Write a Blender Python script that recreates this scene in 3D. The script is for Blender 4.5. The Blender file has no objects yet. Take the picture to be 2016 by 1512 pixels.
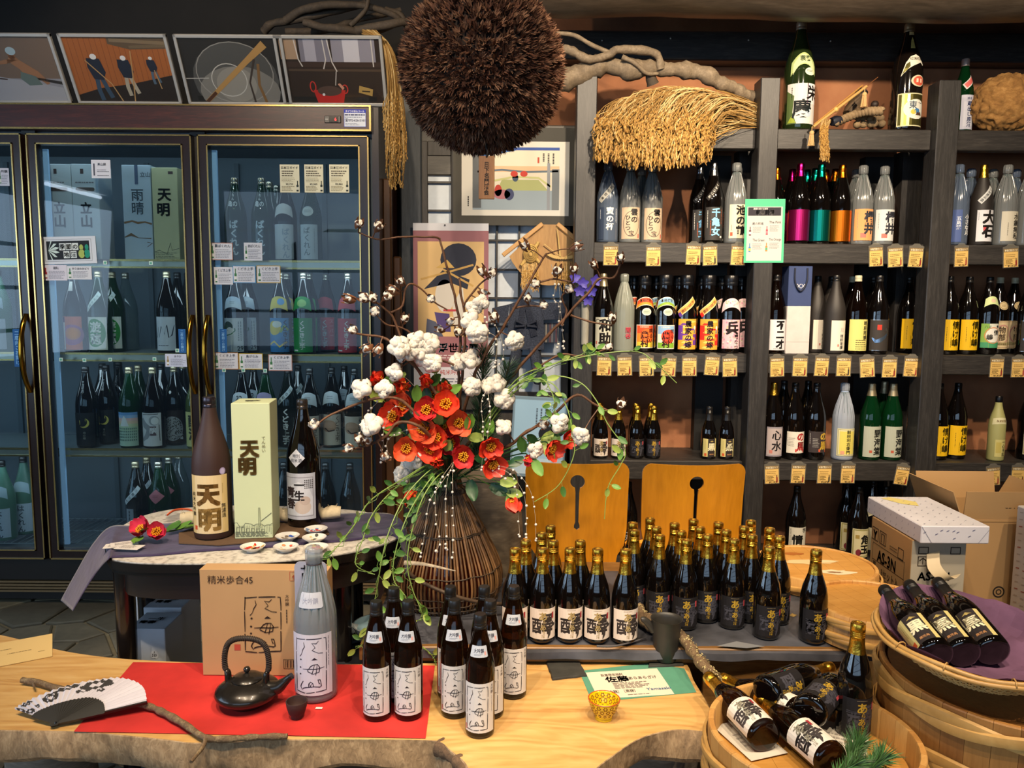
import bpy,bmesh,math,random
from mathutils import Vector,Matrix,noise
random.seed(7)
R=random.uniform
PI=math.pi
C=bpy.context.scene.collection
SC=bpy.context.scene
# ------ camera
F=1514.0; CX,CY=1008.0,756.0
PITCH,ROLL,H0=math.radians(6.1),math.radians(0.42),1.5
fw=Vector((0,math.cos(PITCH),-math.sin(PITCH)))
u0=Vector((0,math.sin(PITCH),math.cos(PITCH)))
rt=math.cos(ROLL)*Vector((1,0,0))+math.sin(ROLL)*u0
up=-math.sin(ROLL)*Vector((1,0,0))+math.cos(ROLL)*u0
EYE=Vector((0,0,H0))
cd=bpy.data.cameras.new('camera'); cam=bpy.data.objects.new('camera',cd); C.objects.link(cam)
cd.sensor_width=36; cd.lens=36*F/2016; cd.clip_start=.05
m3=Matrix((rt,up,-fw)).transposed()
cam.matrix_world=Matrix.Translation(EYE)@m3.to_4x4()
SC.camera=cam
# ------ world, lights, exposure
SC.view_settings.view_transform='Standard'; SC.view_settings.look='None'
SC.view_settings.gamma=1; SC.view_settings.use_curve_mapping=False
SC.view_settings.exposure=0.0
SC.cycles.use_denoising=True
SC.cycles.max_bounces=8; SC.cycles.transparent_max_bounces=24
SC.cycles.sample_clamp_indirect=6
W=bpy.data.worlds.new('world'); SC.world=W; W.use_nodes=True
wb=W.node_tree.nodes['Background']; wb.inputs[0].default_value=(.30,.55,1,1); wb.inputs[1].default_value=0.3
def area(loc,target,sx,sy,power,col):
 l=bpy.data.lights.new('window_light','AREA'); l.shape='RECTANGLE'; l.size=sx; l.size_y=sy; l.energy=power; l.color=col
 o=bpy.data.objects.new('window_light',l); C.objects.link(o); o.location=loc
 o.rotation_euler=(Vector(target)-Vector(loc)).to_track_quat('-Z','Y').to_euler()
def spot(loc,target,power,ang=70,col=(1,.80,.57),rad=.035,blend=.6):
 l=bpy.data.lights.new('track_or_fill_spot','SPOT'); l.energy=power; l.color=col; l.spot_size=math.radians(ang); l.spot_blend=blend; l.shadow_soft_size=rad
 o=bpy.data.objects.new('track_or_fill_spot',l); C.objects.link(o); o.location=loc
 o.rotation_euler=(Vector(target)-Vector(loc)).to_track_quat('-Z','Y').to_euler()
COOL=(.55,.76,1)
area((-1.0,-3.62,1.9),(-.6,2,1.2),5.8,2.1,84,COOL)
area((-4.78,.35,1.7),(0,1.4,1.2),3.3,1.5,80,COOL)
spot((-1.35,1.0,3.05),(-.75,1.75,.4),112,62)
spot((-.55,.55,3.05),(-.2,1.8,.4),122,60)
spot((.35,.55,3.05),(.35,1.75,.4),122,60)
spot((1.0,.75,3.05),(.95,1.7,.5),135,60)
spot((1.7,.7,3.05),(1.25,1.75,.6),108,60)
spot((-.75,1.0,3.05),(-.55,2.2,.8),105,50)
spot((.15,1.2,3.05),(-.1,2.4,.9),126,55)
spot((.55,1.9,3.05),(.75,3.9,2.1),230,80)
spot((1.75,1.9,3.05),(1.8,3.9,1.9),216,80)
spot((.8,1.5,3.05),(.75,3.6,.9),198,60)
spot((2.2,1.4,3.05),(1.8,3.4,.7),162,60)
spot((-1.3,1.9,3.05),(-1.2,3.6,2.4),95,85)
spot((-2.1,1.5,3.05),(-1.9,3.3,.3),90,60)  # added fill spot to brighten the stone floor at the left
spot((-.35,1.0,3.05),(-.1,2.7,2.55),110,45)  # added fill spot that brightens the cedar ball
# ------ projection helpers
def ray(px,py):
 return ((px-CX)/F)*rt-((py-CY)/F)*up+fw
def PY(px,py,Y):
 d=ray(px,py); return EYE+d*(Y/d.y)
def PZ(px,py,Z):
 d=ray(px,py); return EYE+d*((Z-H0)/d.z)
def XA(px,Y,Z):
 d0=Vector((0,Y,Z-H0)); return ((px-CX)/F*d0.dot(fw)-d0.dot(rt))/(rt.x-(px-CX)/F*fw.x)
def lean(pxb,pyb,Zb,pxt,pyt,L,far=True):
 b=PZ(pxb,pyb,Zb); d=ray(pxt,pyt).normalized(); oc=EYE-b
 B=d.dot(oc); D=B*B-(oc.length_squared-L*L)
 t=-B+(math.sqrt(max(D,0))*(1 if far else -1)); return b,EYE+d*t
 # ------ materials
def lin(h):
 h=h.lstrip('#'); out=[]
 for i in (0,2,4):
  c=int(h[i:i+2],16)/255; out.append(c/12.92 if c<=.04045 else ((c+.055)/1.055)**2.4)
 return (*out,1)
MC={}
def mk(key):
 m=bpy.data.materials.new(key); m.use_nodes=True
 nt=m.node_tree; b=nt.nodes['Principled BSDF']; MC[key]=m
 return m,nt,b
def N(nt,t,**kw):
 n=nt.nodes.new('ShaderNode'+t)
 for k,v in kw.items():
  if k in n.inputs.keys():n.inputs[k].default_value=v
  else:setattr(n,k,v)
 return n
def coords(nt,scale=(1,1,1),kind='Object',rot=(0,0,0)):
 tc=N(nt,'TexCoord'); mp=N(nt,'Mapping'); mp.inputs['Scale'].default_value=scale; mp.inputs['Rotation'].default_value=rot
 nt.links.new(tc.outputs[kind],mp.inputs[0]); return mp.outputs[0]
def ramp(nt,src,stops):
 r=N(nt,'ValToRGB'); e=r.color_ramp.elements
 while len(e)>2:e.remove(e[1])
 for i,(p,c) in enumerate(stops):
  el=e[i] if i<2 else e.new(p)
  el.position=p; el.color=lin(c) if isinstance(c,str) else c
 nt.links.new(src,r.inputs[0]); return r.outputs[0]
def bump(nt,b,src,s=.3,d=.01):
 n=N(nt,'Bump'); n.inputs['Strength'].default_value=s; n.inputs['Distance'].default_value=d
 nt.links.new(src,n.inputs['Height']); nt.links.new(n.outputs[0],b.inputs['Normal'])
def dk(h,f):
 c=lin(h); return (min(c[0]*f,1),min(c[1]*f,1),min(c[2]*f,1),1)
def plain(h,rough=.6,metal=0,var=.0,scale=12,bmp=0,coat=0,spec=.5,sss=0,sheen=0):
 key=f'm{h}_{rough}_{metal}_{var}_{scale}_{bmp}_{coat}_{spec}_{sheen}'
 if key in MC:return MC[key]
 m,nt,b=mk(key)
 b.inputs['Base Color'].default_value=lin(h); b.inputs['Roughness'].default_value=rough; b.inputs['Metallic'].default_value=metal
 b.inputs['Coat Weight'].default_value=coat; b.inputs['Specular IOR Level'].default_value=spec; b.inputs['Sheen Weight'].default_value=sheen
 if var or bmp:
  n=N(nt,'TexNoise',Scale=scale,Detail=5); nt.links.new(coords(nt),n.inputs['Vector'])
  if var:nt.links.new(ramp(nt,n.outputs['Fac'],[(.3,dk(h,1-var)),(.7,dk(h,1+var))]),b.inputs['Base Color'])
  if bmp:bump(nt,b,n.outputs['Fac'],bmp,.004)
 return m
def wood(key,c1,c2,c3=None,s=(1,12,12),sc=4,rough=.5,bmp=.2,dist=3,kind='Object'):
 if key in MC:return MC[key]
 m,nt,b=mk(key); v=coords(nt,s,kind)
 n1=N(nt,'TexNoise',Scale=sc,Detail=6,Distortion=dist*.3); nt.links.new(v,n1.inputs['Vector'])
 w=N(nt,'TexNoise',Scale=sc*5,Detail=4,Distortion=dist*.2); nt.links.new(v,w.inputs['Vector'])
 mx=N(nt,'MixRGB'); mx.inputs[0].default_value=.4; nt.links.new(n1.outputs['Fac'],mx.inputs[1]); nt.links.new(w.outputs['Fac'],mx.inputs[2])
 nt.links.new(ramp(nt,mx.outputs[0],[(.25,c1),(.75,c2)]+([(.5,c3)] if c3 else [])),b.inputs['Base Color'])
 b.inputs['Roughness'].default_value=rough; bump(nt,b,mx.outputs[0],bmp,.003)
 return m
def clear(key,tint,dif,fdif=.3,rough=.04,glossmax=1.0,ior=1.5):
 """thin-walled see-through: tinted transparency, some body colour, fresnel gloss on the outside"""
 if key in MC:return MC[key]
 m,nt,b=mk(key); nt.nodes.remove(b); out=nt.nodes['Material Output']
 t=N(nt,'BsdfTransparent'); t.inputs[0].default_value=lin(tint)
 d=N(nt,'BsdfDiffuse'); d.inputs[0].default_value=lin(dif)
 a=N(nt,'MixShader'); a.inputs[0].default_value=fdif; nt.links.new(t.outputs[0],a.inputs[1]); nt.links.new(d.outputs[0],a.inputs[2])
 g=N(nt,'BsdfGlossy'); g.inputs['Roughness'].default_value=rough
 f=N(nt,'Fresnel',IOR=ior); ge=N(nt,'NewGeometry')
 s1=N(nt,'Math',operation='SUBTRACT'); s1.inputs[0].default_value=1; nt.links.new(ge.outputs['Backfacing'],s1.inputs[1])
 s2=N(nt,'Math',operation='MULTIPLY'); nt.links.new(f.outputs[0],s2.inputs[0]); nt.links.new(s1.outputs[0],s2.inputs[1])
 s3=N(nt,'Math',operation='MULTIPLY'); nt.links.new(s2.outputs[0],s3.inputs[0]); s3.inputs[1].default_value=glossmax
 z=N(nt,'MixShader'); nt.links.new(s3.outputs[0],z.inputs[0]); nt.links.new(a.outputs[0],z.inputs[1]); nt.links.new(g.outputs[0],z.inputs[2])
 nt.links.new(z.outputs[0],out.inputs[0]); return m
def emit(key,h,s):
 if key in MC:return MC[key]
 m,nt,b=mk(key); b.inputs['Base Color'].default_value=lin(h); b.inputs['Emission Color'].default_value=lin(h); b.inputs['Emission Strength'].default_value=s
 return m
def ink(h,gain=1):
 if gain!=1:
  key='photo'+h
  if key not in MC:
   m,nt,b=mk(key); b.inputs['Base Color'].default_value=dk(h,gain); b.inputs['Roughness'].default_value=.5
  return MC[key]
 if h.startswith('!'):return plain(h[1:],.28,.9)
 return plain(h,.55,spec=.3)
BLACKWOOD=wood('blackwood','#1c1a1a','#3d3a38','#2a2827',(1.5,14,1.5),5,.45,.25)
BLACKWOOD_H=wood('blackwood_h','#1f1d1c','#45413d','#2e2b29',(1.2,14,14),5,.45,.25)
BLACKWOOD_V=wood('blackwood_v','#1d1b1b','#403d3b','#2b2928',(14,14,1.2),5,.45,.25)
# ------ mesh builder
class MB:
 def __init__(s):s.v=[]; s.f=[]; s.m=[]
 def add(s,vs,fs,mi=0,M=None):
  n=len(s.v)
  s.v+=[tuple(M@Vector(p)) for p in vs] if M is not None else [tuple(p) for p in vs]
  s.f+=[tuple(i+n for i in f) for f in fs]; s.m+=[mi]*len(fs); return s
 def box(s,c,d,mi=0,M=None,bev=0):
  x,y,z=d[0]/2,d[1]/2,d[2]/2
  if bev:
   b=min(bev,x*.9,y*.9,z*.9)
   vs=[]; idx={}
   for sx in (-1,1):
    for sy in (-1,1):
     for sz in (-1,1):
      for ax in range(3):
       p=[sx*(x-b),sy*(y-b),sz*(z-b)]; p[ax]+=(sx,sy,sz)[ax]*b
       idx[(sx,sy,sz,ax)]=len(vs); vs.append((c[0]+p[0],c[1]+p[1],c[2]+p[2]))
   fs=[]
   for ax in range(3):
    o1,o2=[a for a in range(3) if a!=ax]
    for sg in (-1,1):
     q=[]
     for a1,a2 in ((-1,-1),(1,-1),(1,1),(-1,1)):
      k=[0,0,0]; k[ax]=sg; k[o1]=a1; k[o2]=a2; q.append(idx[(*k,ax)])
     fs.append(tuple(q if (sg>0)==(ax!=1) else q[::-1]))
     # edges between faces
   for ax in range(3):
    o1,o2=[a for a in range(3) if a!=ax]
    for a1 in (-1,1):
     for a2 in (-1,1):
      k0=[0,0,0]; k0[o1]=a1; k0[o2]=a2; k1=list(k0); k0[ax]=-1; k1[ax]=1
      q=(idx[(*k0,o1)],idx[(*k1,o1)],idx[(*k1,o2)],idx[(*k0,o2)])
      fs.append(q if (a1*a2>0)==(ax==1) else q[::-1])
   for sx in (-1,1):
    for sy in (-1,1):
     for sz in (-1,1):
      q=tuple(idx[(sx,sy,sz,a)] for a in range(3)); fs.append(q if sx*sy*sz>0 else q[::-1])
   return s.add(vs,fs,mi,M)
  vs=[(c[0]+a*x,c[1]+b*y,c[2]+e*z) for a in (-1,1) for b in (-1,1) for e in (-1,1)]
  return s.add(vs,[(0,1,3,2),(4,6,7,5),(0,4,5,1),(2,3,7,6),(0,2,6,4),(1,5,7,3)],mi,M)
 def lathe(s,prof,seg=24,mi=0,M=None,rf=None,a0=0,a1=2*PI):
  full=abs(a1-a0-2*PI)<1e-6; n=seg if full else seg+1; vs=[]; fs=[]
  for k,(r,z) in enumerate(prof):
   for i in range(n):
    a=a0+(a1-a0)*i/seg; q=r if rf is None else rf(r,z,a)
    vs.append((q*math.cos(a),q*math.sin(a),z))
  for k in range(len(prof)-1):
   for i in range(seg):
    j=(i+1)%n; A,B,D,E=k*n+i,k*n+j,(k+1)*n+j,(k+1)*n+i
    if prof[k][0]<1e-6:fs.append((A,D,E))
    elif prof[k+1][0]<1e-6:fs.append((A,B,E))
    else:fs.append((A,B,D,E))
  return s.add(vs,fs,mi,M)
 def tube(s,pts,rad,seg=6,mi=0,caps=True,flat=1.0):
  pts=[Vector(p) for p in pts]; n=len(pts); vs=[]; fs=[]; nrm=None
  for k in range(n):
   t=(pts[min(k+1,n-1)]-pts[max(k-1,0)])
   t=t.normalized() if t.length>1e-9 else Vector((0,0,1))
   if nrm is None:nrm=t.orthogonal().normalized()
   else:
    nrm=nrm-t*nrm.dot(t); nrm=nrm.normalized() if nrm.length>1e-6 else t.orthogonal().normalized()
   bi=t.cross(nrm); r=rad[k] if isinstance(rad,(list,tuple)) else rad
   for i in range(seg):
    a=2*PI*i/seg; vs.append(pts[k]+nrm*(r*math.cos(a))+bi*(r*flat*math.sin(a)))
  for k in range(n-1):
   for i in range(seg):
    j=(i+1)%seg; fs.append((k*seg+i,k*seg+j,(k+1)*seg+j,(k+1)*seg+i))
  if caps:fs.append(tuple(range(seg))[::-1]); fs.append(tuple((n-1)*seg+i for i in range(seg)))
  return s.add(vs,fs,mi)
 def ball(s,c,r,seg=10,rings=6,mi=0,sc=(1,1,1),nz=0,nf=20):
  vs=[]; fs=[]; off=Vector((R(0,50),R(0,50),R(0,50)))
  for k in range(rings+1):
   th=PI*k/rings
   for i in range(seg):
    a=2*PI*i/seg; p=Vector((math.sin(th)*math.cos(a),math.sin(th)*math.sin(a),-math.cos(th)))
    q=r*(1+(nz*noise.noise(p*nf*.1+off) if nz else 0))
    vs.append((c[0]+p.x*q*sc[0],c[1]+p.y*q*sc[1],c[2]+p.z*q*sc[2]))
  for k in range(rings):
   for i in range(seg):
    j=(i+1)%seg; fs.append((k*seg+i,k*seg+j,(k+1)*seg+j,(k+1)*seg+i))
  return s.add(vs,fs,mi)
 def mesh(s,name,mats,smooth=None):
  me=bpy.data.meshes.new(name); me.from_pydata(s.v,[],s.f)
  for m in (mats if isinstance(mats,(list,tuple)) else [mats]):me.materials.append(m)
  me.polygons.foreach_set('material_index',s.m)
  if smooth is not None:
   me.polygons.foreach_set('use_smooth',[True]*len(s.f))
   if smooth<179:me.set_sharp_from_angle(angle=math.radians(smooth))
  me.validate(); me.update(); return me
 def build(s,name,mats,parent=None,smooth=None,loc=(0,0,0),rot=None):
  return put(name,s.mesh(name,mats,smooth),parent,loc,rot)
def put(name,me,parent=None,loc=(0,0,0),rot=None):
 o=bpy.data.objects.new(name,me); C.objects.link(o); o.location=loc
 if rot is not None:o.rotation_euler=rot
 if parent is not None:o.parent=parent
 return o
def tag(o,label,cat,group=None,kind=None):
 o['label']=label; o['category']=cat
 if group:o['group']=group
 if kind:o['kind']=kind
 return o
def struct(o):o['kind']='structure'; return o
def stuff(o):o['kind']='stuff'; return o
def thing(name,label,cat,loc=(0,0,0),rz=0,group=None,M=None):
 o=bpy.data.objects.new(name,None); C.objects.link(o); o.empty_display_size=.02
 if M is not None:o.matrix_world=M
 else:o.location=loc; o.rotation_euler=(0,0,rz)
 return tag(o,label,cat,group)
def frame(o,x,z):
 x=Vector(x).normalized(); z=Vector(z); z=(z-x*z.dot(x)).normalized(); y=z.cross(x)
 return Matrix.Translation(Vector(o))@Matrix((x,y,z)).transposed().to_4x4()
def plate(outline,holes=(),th=.01,name='plate',mats=None,bend=None):
 """a 2D outline (x,z) with holes, extruded along +y by th"""
 bm=bmesh.new(); edges=[]
 for lp in [outline]+list(holes):
  vs=[bm.verts.new((p[0],0,p[1])) for p in lp]
  edges+=[bm.edges.new((vs[i],vs[(i+1)%len(vs)])) for i in range(len(vs))]
 g=bmesh.ops.triangle_fill(bm,use_beauty=True,use_dissolve=False,edges=edges)
 fs=[f for f in bm.faces]
 if bend:
  for ax in (0,2):
   cs=[v.co[ax] for v in bm.verts]; lo,hi=min(cs),max(cs)
   for k in range(1,14):
    co=[0,0,0]; no=[0,0,0]; co[ax]=lo+(hi-lo)*k/14; no[ax]=1
    bmesh.ops.bisect_plane(bm,geom=bm.verts[:]+bm.edges[:]+bm.faces[:],plane_co=co,plane_no=no)
  fs=bm.faces[:]
 ex=bmesh.ops.extrude_face_region(bm,geom=fs)
 bmesh.ops.translate(bm,vec=(0,th,0),verts=[v for v in ex['geom'] if isinstance(v,bmesh.types.BMVert)])
 bmesh.ops.recalc_face_normals(bm,faces=bm.faces)
 if bend:
  for v in bm.verts:v.co=bend(v.co)
 me=bpy.data.meshes.new(name); bm.to_mesh(me); bm.free()
 if bend:me.polygons.foreach_set('use_smooth',[True]*len(me.polygons)); me.set_sharp_from_angle(angle=.6)
 for m in (mats if isinstance(mats,(list,tuple)) else [mats]):me.materials.append(m)
 return me
def rrect(x0,y0,x1,y1,r,n=4):
 out=[]
 for cx,cy,a in ((x1-r,y1-r,0),(x0+r,y1-r,90),(x0+r,y0+r,180),(x1-r,y0+r,270)):
  for i in range(n+1):
   t=math.radians(a+90*i/n); out.append((cx+r*math.cos(t),cy+r*math.sin(t)))
 return out
def spline(pts,n=6):
 pts=[Vector(p) for p in pts]; out=[]
 for i in range(len(pts)-1):
  p0,p1,p2,p3=pts[max(i-1,0)],pts[i],pts[i+1],pts[min(i+2,len(pts)-1)]
  for k in range(n):
   t=k/n
   out.append(.5*((2*p1)+(p2-p0)*t+(2*p0-5*p1+4*p2-p3)*t*t+(3*p1-p0-3*p2+p3)*t**3))
 out.append(pts[-1]); return out
 # ------ print (lettering and pictures as thin layers on a surface)
GC={}
def glyph(s,bold=0):
 k=(s,bold)
 if k not in GC:
  c=bpy.data.curves.new('t','FONT'); c.body=s; c.resolution_u=2; c.offset=min(bold,3)*.0045
  o=bpy.data.objects.new('t',c); me=bpy.data.meshes.new_from_object(o)
  v=[(p.co.x,p.co.y) for p in me.vertices]; f=[tuple(p.vertices) for p in me.polygons]
  bpy.data.meshes.remove(me); bpy.data.objects.remove(o); bpy.data.curves.remove(c)
  if not v:v=[(0,0),(.01,0),(0,.01)]; f=[(0,1,2)]
  xs=[p[0] for p in v]; ys=[p[1] for p in v]; GC[k]=(v,f,min(xs),max(xs),min(ys),max(ys))
 return GC[k]
def SH(b):
 if b<=4:return ((0,0),)
 q=(b-3)*.0035; return ((q,q),(-q,q),(q,-q),(-q,-q))
def cjk(ch):return ord(ch)>0x2e80
def strips(v2,f2,st,ax):
 """cut flat faces into strips of width st along one axis"""
 ov,of=[],[]
 for f in f2:
  poly=[tuple(v2[i]) for i in f]; lo,hi=min(p[ax] for p in poly),max(p[ax] for p in poly); k=math.floor(lo/st)
  while k*st<hi:
   q=poly
   for lim,sg in ((k*st,1),((k+1)*st,-1)):
    out=[]
    for i in range(len(q)):
     a,b=q[i],q[(i+1)%len(q)]; da,db=(a[ax]-lim)*sg,(b[ax]-lim)*sg
     if da>=0:out.append(a)
     if (da>0>db) or (da<0<db):
      t=da/(da-db); out.append((a[0]+(b[0]-a[0])*t,a[1]+(b[1]-a[1])*t))
    q=out
    if len(q)<3:break
   if len(q)>=3:
    n=len(ov); ov+=q; of.append(tuple(range(n,n+len(q))))
   k+=1
 return (ov,of) if of else (v2,f2)
def draw(items,surf,step=None,unit=.001,name='print',eps=.00025,vstep=None,gain=1):
 """items in mm -> mesh; surf(u,v,off) -> local point; step: cut spacing along u so that it can wrap"""
 cols=[]; V=[]; FA=[]; MI=[]
 def emitf(v2,f2,col,L):
  if col not in cols:cols.append(col)
  mi=cols.index(col)
  if step:v2,f2=strips(v2,f2,step,0)
  if step and vstep:v2,f2=strips(v2,f2,vstep,1)
  n=len(V)
  for p in v2:V.append(tuple(surf(p[0]*unit,p[1]*unit,eps*L)))
  for f in f2:
   a=0
   for i in range(len(f)):
    p,q=v2[f[i]],v2[f[(i+1)%len(f)]]; a+=p[0]*q[1]-q[0]*p[1]
   FA.append(tuple(i+n for i in (f if a>0 else f[::-1]))); MI.append(mi)
 def quadstrip(pts,w,col,L):
  n=len(pts); l=[]; r=[]
  for i in range(n):
   ax,ay=pts[max(i-1,0)]; bx,by=pts[min(i+1,n-1)]; dx,dy=bx-ax,by-ay; d=math.hypot(dx,dy) or 1
   ww=(w if not isinstance(w,(list,tuple)) else w[i])/2
   l.append((pts[i][0]-dy/d*ww,pts[i][1]+dx/d*ww)); r.append((pts[i][0]+dy/d*ww,pts[i][1]-dx/d*ww))
  emitf(l+r,[(i,i+1,n+i+1,n+i) for i in range(n-1)],col,L)
 for it in items:
  k=it[0]
  if k=='r':_,x0,y0,x1,y1,c,*o=it; emitf([(x0,y0),(x1,y0),(x1,y1),(x0,y1)],[(0,1,2,3)],c,o[0] if o else 1)
  elif k=='p':emitf(it[1],[tuple(range(len(it[1])))],it[2],it[3] if len(it)>3 else 2)
  elif k=='d':
   _,x,y,rx,ry,c,*o=it; n=20
   emitf([(x+rx*math.cos(2*PI*i/n),y+ry*math.sin(2*PI*i/n)) for i in range(n)],[tuple(range(n))],c,o[0] if o else 2)
  elif k=='o':
   _,x,y,rx,ry,w,c,*o=it; n=24
   quadstrip([(x+rx*math.cos(2*PI*i/n),y+ry*math.sin(2*PI*i/n)) for i in range(n+1)],w,c,o[0] if o else 3)
  elif k=='s':quadstrip(it[1],it[2],it[3],it[4] if len(it)>4 else 4)
  elif k=='f':
   _,x0,y0,x1,y1,w,c,*o=it; L=o[0] if o else 3
   for a in ((x0,y0,x1,y0+w),(x0,y1-w,x1,y1),(x0,y0+w,x0+w,y1-w),(x1-w,y0+w,x1,y1-w)):
    emitf([(a[0],a[1]),(a[2],a[1]),(a[2],a[3]),(a[0],a[3])],[(0,1,2,3)],c,L)
  elif k=='t':
   _,tx,x,y,h,c,*o=it; b=o[0] if o else 0; mw=o[1] if len(o)>1 else None; rot=math.radians(o[2]) if len(o)>2 else 0; L=o[3] if len(o)>3 else 5
   v,f,a0,a1,b0,b1=glyph(tx,b); s=h/(.88 if any(cjk(q) for q in tx) else .72)
   sx=s if not mw else min(s,mw/(a1-a0)); cs,sn=math.cos(rot),math.sin(rot)
   for sx_,sy_ in SH(b):
    vv=[]
    for p in v:
     p=(p[0]+sx_,p[1]+sy_); qx,qy=(p[0]-(a0+a1)/2)*sx,p[1]*s; vv.append((x+qx*cs-qy*sn,y+qx*sn+qy*cs))
    emitf(vv,f,c,L)
  elif k=='v':
   _,tx,x,y,h,c,*o=it; b=o[0] if o else 0; sq=o[1] if len(o)>1 else 1
   for i,ch in enumerate(tx):
    if ch==' ':continue
    v,f,a0,a1,b0,b1=glyph(ch,b); s=h*.98
    mx,my=(a0+a1)/2,.36
    for ax_,ay_ in SH(b):emitf([(x+(p[0]+ax_-mx)*s*sq,y-h*(i+.5)+(p[1]+ay_-my)*s) for p in v],f,c,5)
  elif k=='l':
   _,x0,y0,x1,y1,n,c,*o=it; w=o[0] if o else (y1-y0)/n*.34
   rr=random.Random(int(abs(x0*7+y0*13+n)))
   for i in range(n):
    y=y1-(i+.5)*(y1-y0)/n; x=x0; xe=x1-rr.random()*(x1-x0)*.3
    while x<xe:
     dx=(x1-x0)*(.05+rr.random()*.12)
     emitf([(x,y-w/2),(min(x+dx,xe),y-w/2),(min(x+dx,xe),y+w/2),(x,y+w/2)],[(0,1,2,3)],c,4); x+=dx+(x1-x0)*.025
  elif k=='lv':
   _,x0,y0,x1,y1,n,c,*o=it; w=o[0] if o else (x1-x0)/n*.34
   rr=random.Random(int(abs(x0*7+y0*13+n)))
   for i in range(n):
    x=x1-(i+.5)*(x1-x0)/n; y=y1; ye=y0+rr.random()*(y1-y0)*.3
    while y>ye:
     dy=(y1-y0)*(.05+rr.random()*.1)
     emitf([(x-w/2,max(y-dy,ye)),(x+w/2,max(y-dy,ye)),(x+w/2,y),(x-w/2,y)],[(0,1,2,3)],c,4); y-=dy+(y1-y0)*.03
 me=bpy.data.meshes.new(name); me.from_pydata(V,[],FA)
 for c in cols:me.materials.append(c if not isinstance(c,str) else ink(c,gain))
 me.polygons.foreach_set('material_index',MI); me.update(); return me
def flat(u,v,o):return (u,-o,v)
def sheet(name,label,cat,M,w,h,items,bg='#ece8de',th=.0006,group=None,parent=None,bgmat=None,eps=.00025):
 """a flat printed card: w,h in m, print items in mm from the lower-left... centre-bottom origin"""
 t=thing(name,label,cat,group=group,M=M) if label else None
 b=MB().box((0,th/2,h/2),(w,th,h)); o=b.build('sheet',bgmat or ink(bg),t)
 if items:put('print',draw(items,flat,eps=eps),t)
 return t
 # === THE ROOM
YW=4.24
YP,YS=3.82,3.87
def Xp(px,py,Y):return PY(px,py,Y).x
plaster=mk('plaster'); _m,_nt,_b=plaster; plaster=_m
_n=N(_nt,'TexNoise',Scale=3,Detail=8); _nt.links.new(coords(_nt),_n.inputs['Vector'])
_nt.links.new(ramp(_nt,_n.outputs['Fac'],[(.3,'#784e36'),(.55,'#9c6644'),(.75,'#ad7953')]),_b.inputs['Base Color']); _b.inputs['Roughness'].default_value=.85
_n2=N(_nt,'TexNoise',Scale=60,Detail=4); _nt.links.new(coords(_nt),_n2.inputs['Vector']); bump(_nt,_b,_n2.outputs['Fac'],.3,.004)
darkpaint=plain('#191613',.8,var=.2,scale=6)
grout=plain('#8a8068',.9,var=.15,scale=20,bmp=.3)
struct(MB().box((0,.4,-.03),(10.4,7.9,.04)).build('floor',grout))
FL=bpy.data.objects['floor']
struct(MB().box((2.625,YW+.05,1.7),(5.15,.1,3.4)).build('wall_back',plaster))
struct(MB().box((-2.55,YW+.05,1.7),(5.2,.1,3.4)).build('wall_back',darkpaint))
struct(MB().box((5.15,.4,1.7),(.1,7.9,3.4)).build('wall_right',plaster))
# left wall with its window opening, front wall with the shop window
wl=MB(); wl.box((-4.7,.4,.45),(.1,7.9,.9)).box((-4.7,.4,2.95),(.1,7.9,.9)).box((-4.7,-2.45,1.7),(.1,2.2,1.6)).box((-4.7,3.2,1.7),(.1,2.3,1.6))
struct(wl.build('wall_left',darkpaint))
wf=MB(); wf.box((0,-3.5,.4),(10.4,.1,.8)).box((0,-3.5,3.2),(10.4,.1,.4)).box((-4.5,-3.5,1.9),(1.0,.1,2.2)).box((3.6,-3.5,1.9),(3.2,.1,2.2))
struct(wf.build('wall_front',darkpaint))
fr=MB()
for i in range(7):fr.box((-4.0+i*1.0,-3.46,1.9),(.06,.06,2.2))
for z in (1.35,1.9,2.45):fr.box((-1,-3.46,z),(6.0,.04,.04))
w2=struct(fr.build('window_2',BLACKWOOD))
fr=MB()
for i in range(5):fr.box((-4.68,-1.35+i*.85,1.7),(.06,.05,1.6))
for z in (1.2,1.6,2.0):fr.box((-4.68,.35,z),(.05,3.4,.035))
struct(fr.build('window_3',BLACKWOOD))
cl=MB().box((.2,.4,3.4),(10.4,7.9,.06)); ceil_=struct(cl.build('ceiling',darkpaint))
# a fluorescent lamp hanging in the front of the shop (seen mirrored in the fridge glass)
t=thing('fluorescent_lamp','ceiling fluorescent tube lamp in the front of the shop','lamp',(-4.1,-.1,2.5))
MB().box((0,0,.05),(.12,1.0,.05),bev=.01).build('lamp_body',plain('#d8d8d0',.5),t)
MB().tube([(0,-.45,0),(0,.45,0)],.016,10).build('tube',emit('tube','#dcecff',14),t)
MB().tube([(0,0,.07),(0,0,.87)],.01,6).build('stem',plain('#222222',.5),t)
# round log across the ceiling, lintel beams
lg=MB(); pts=[(x,3.62+.02*math.sin(x*1.7),2.965+.012*math.sin(x*2.3)) for x in [i*.14+.1 for i in range(27)]]
lg.tube(pts,[.185+.01*noise.noise(Vector((i*.4,0,0))) for i in range(27)],20)
o=lg.build('trim_1',wood('logwood','#2b2620','#544a3f','#40372e',(1.2,7,7),3,.42,.4),smooth=60); struct(o)
struct(MB().box((2.0,4.16,2.815),(4.2,.1,.145),bev=.006).build('trim_2',BLACKWOOD_H))
for sx in (.45,.8,1.2,1.62,2.05):
 MB().ball((0,0,0),.006,8,4).build('nail',plain('#b8b4aa',.35,.8),bpy.data.objects['trim_2'],60,(sx,4.107,2.83+.03*((sx*7)%1)))
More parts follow.
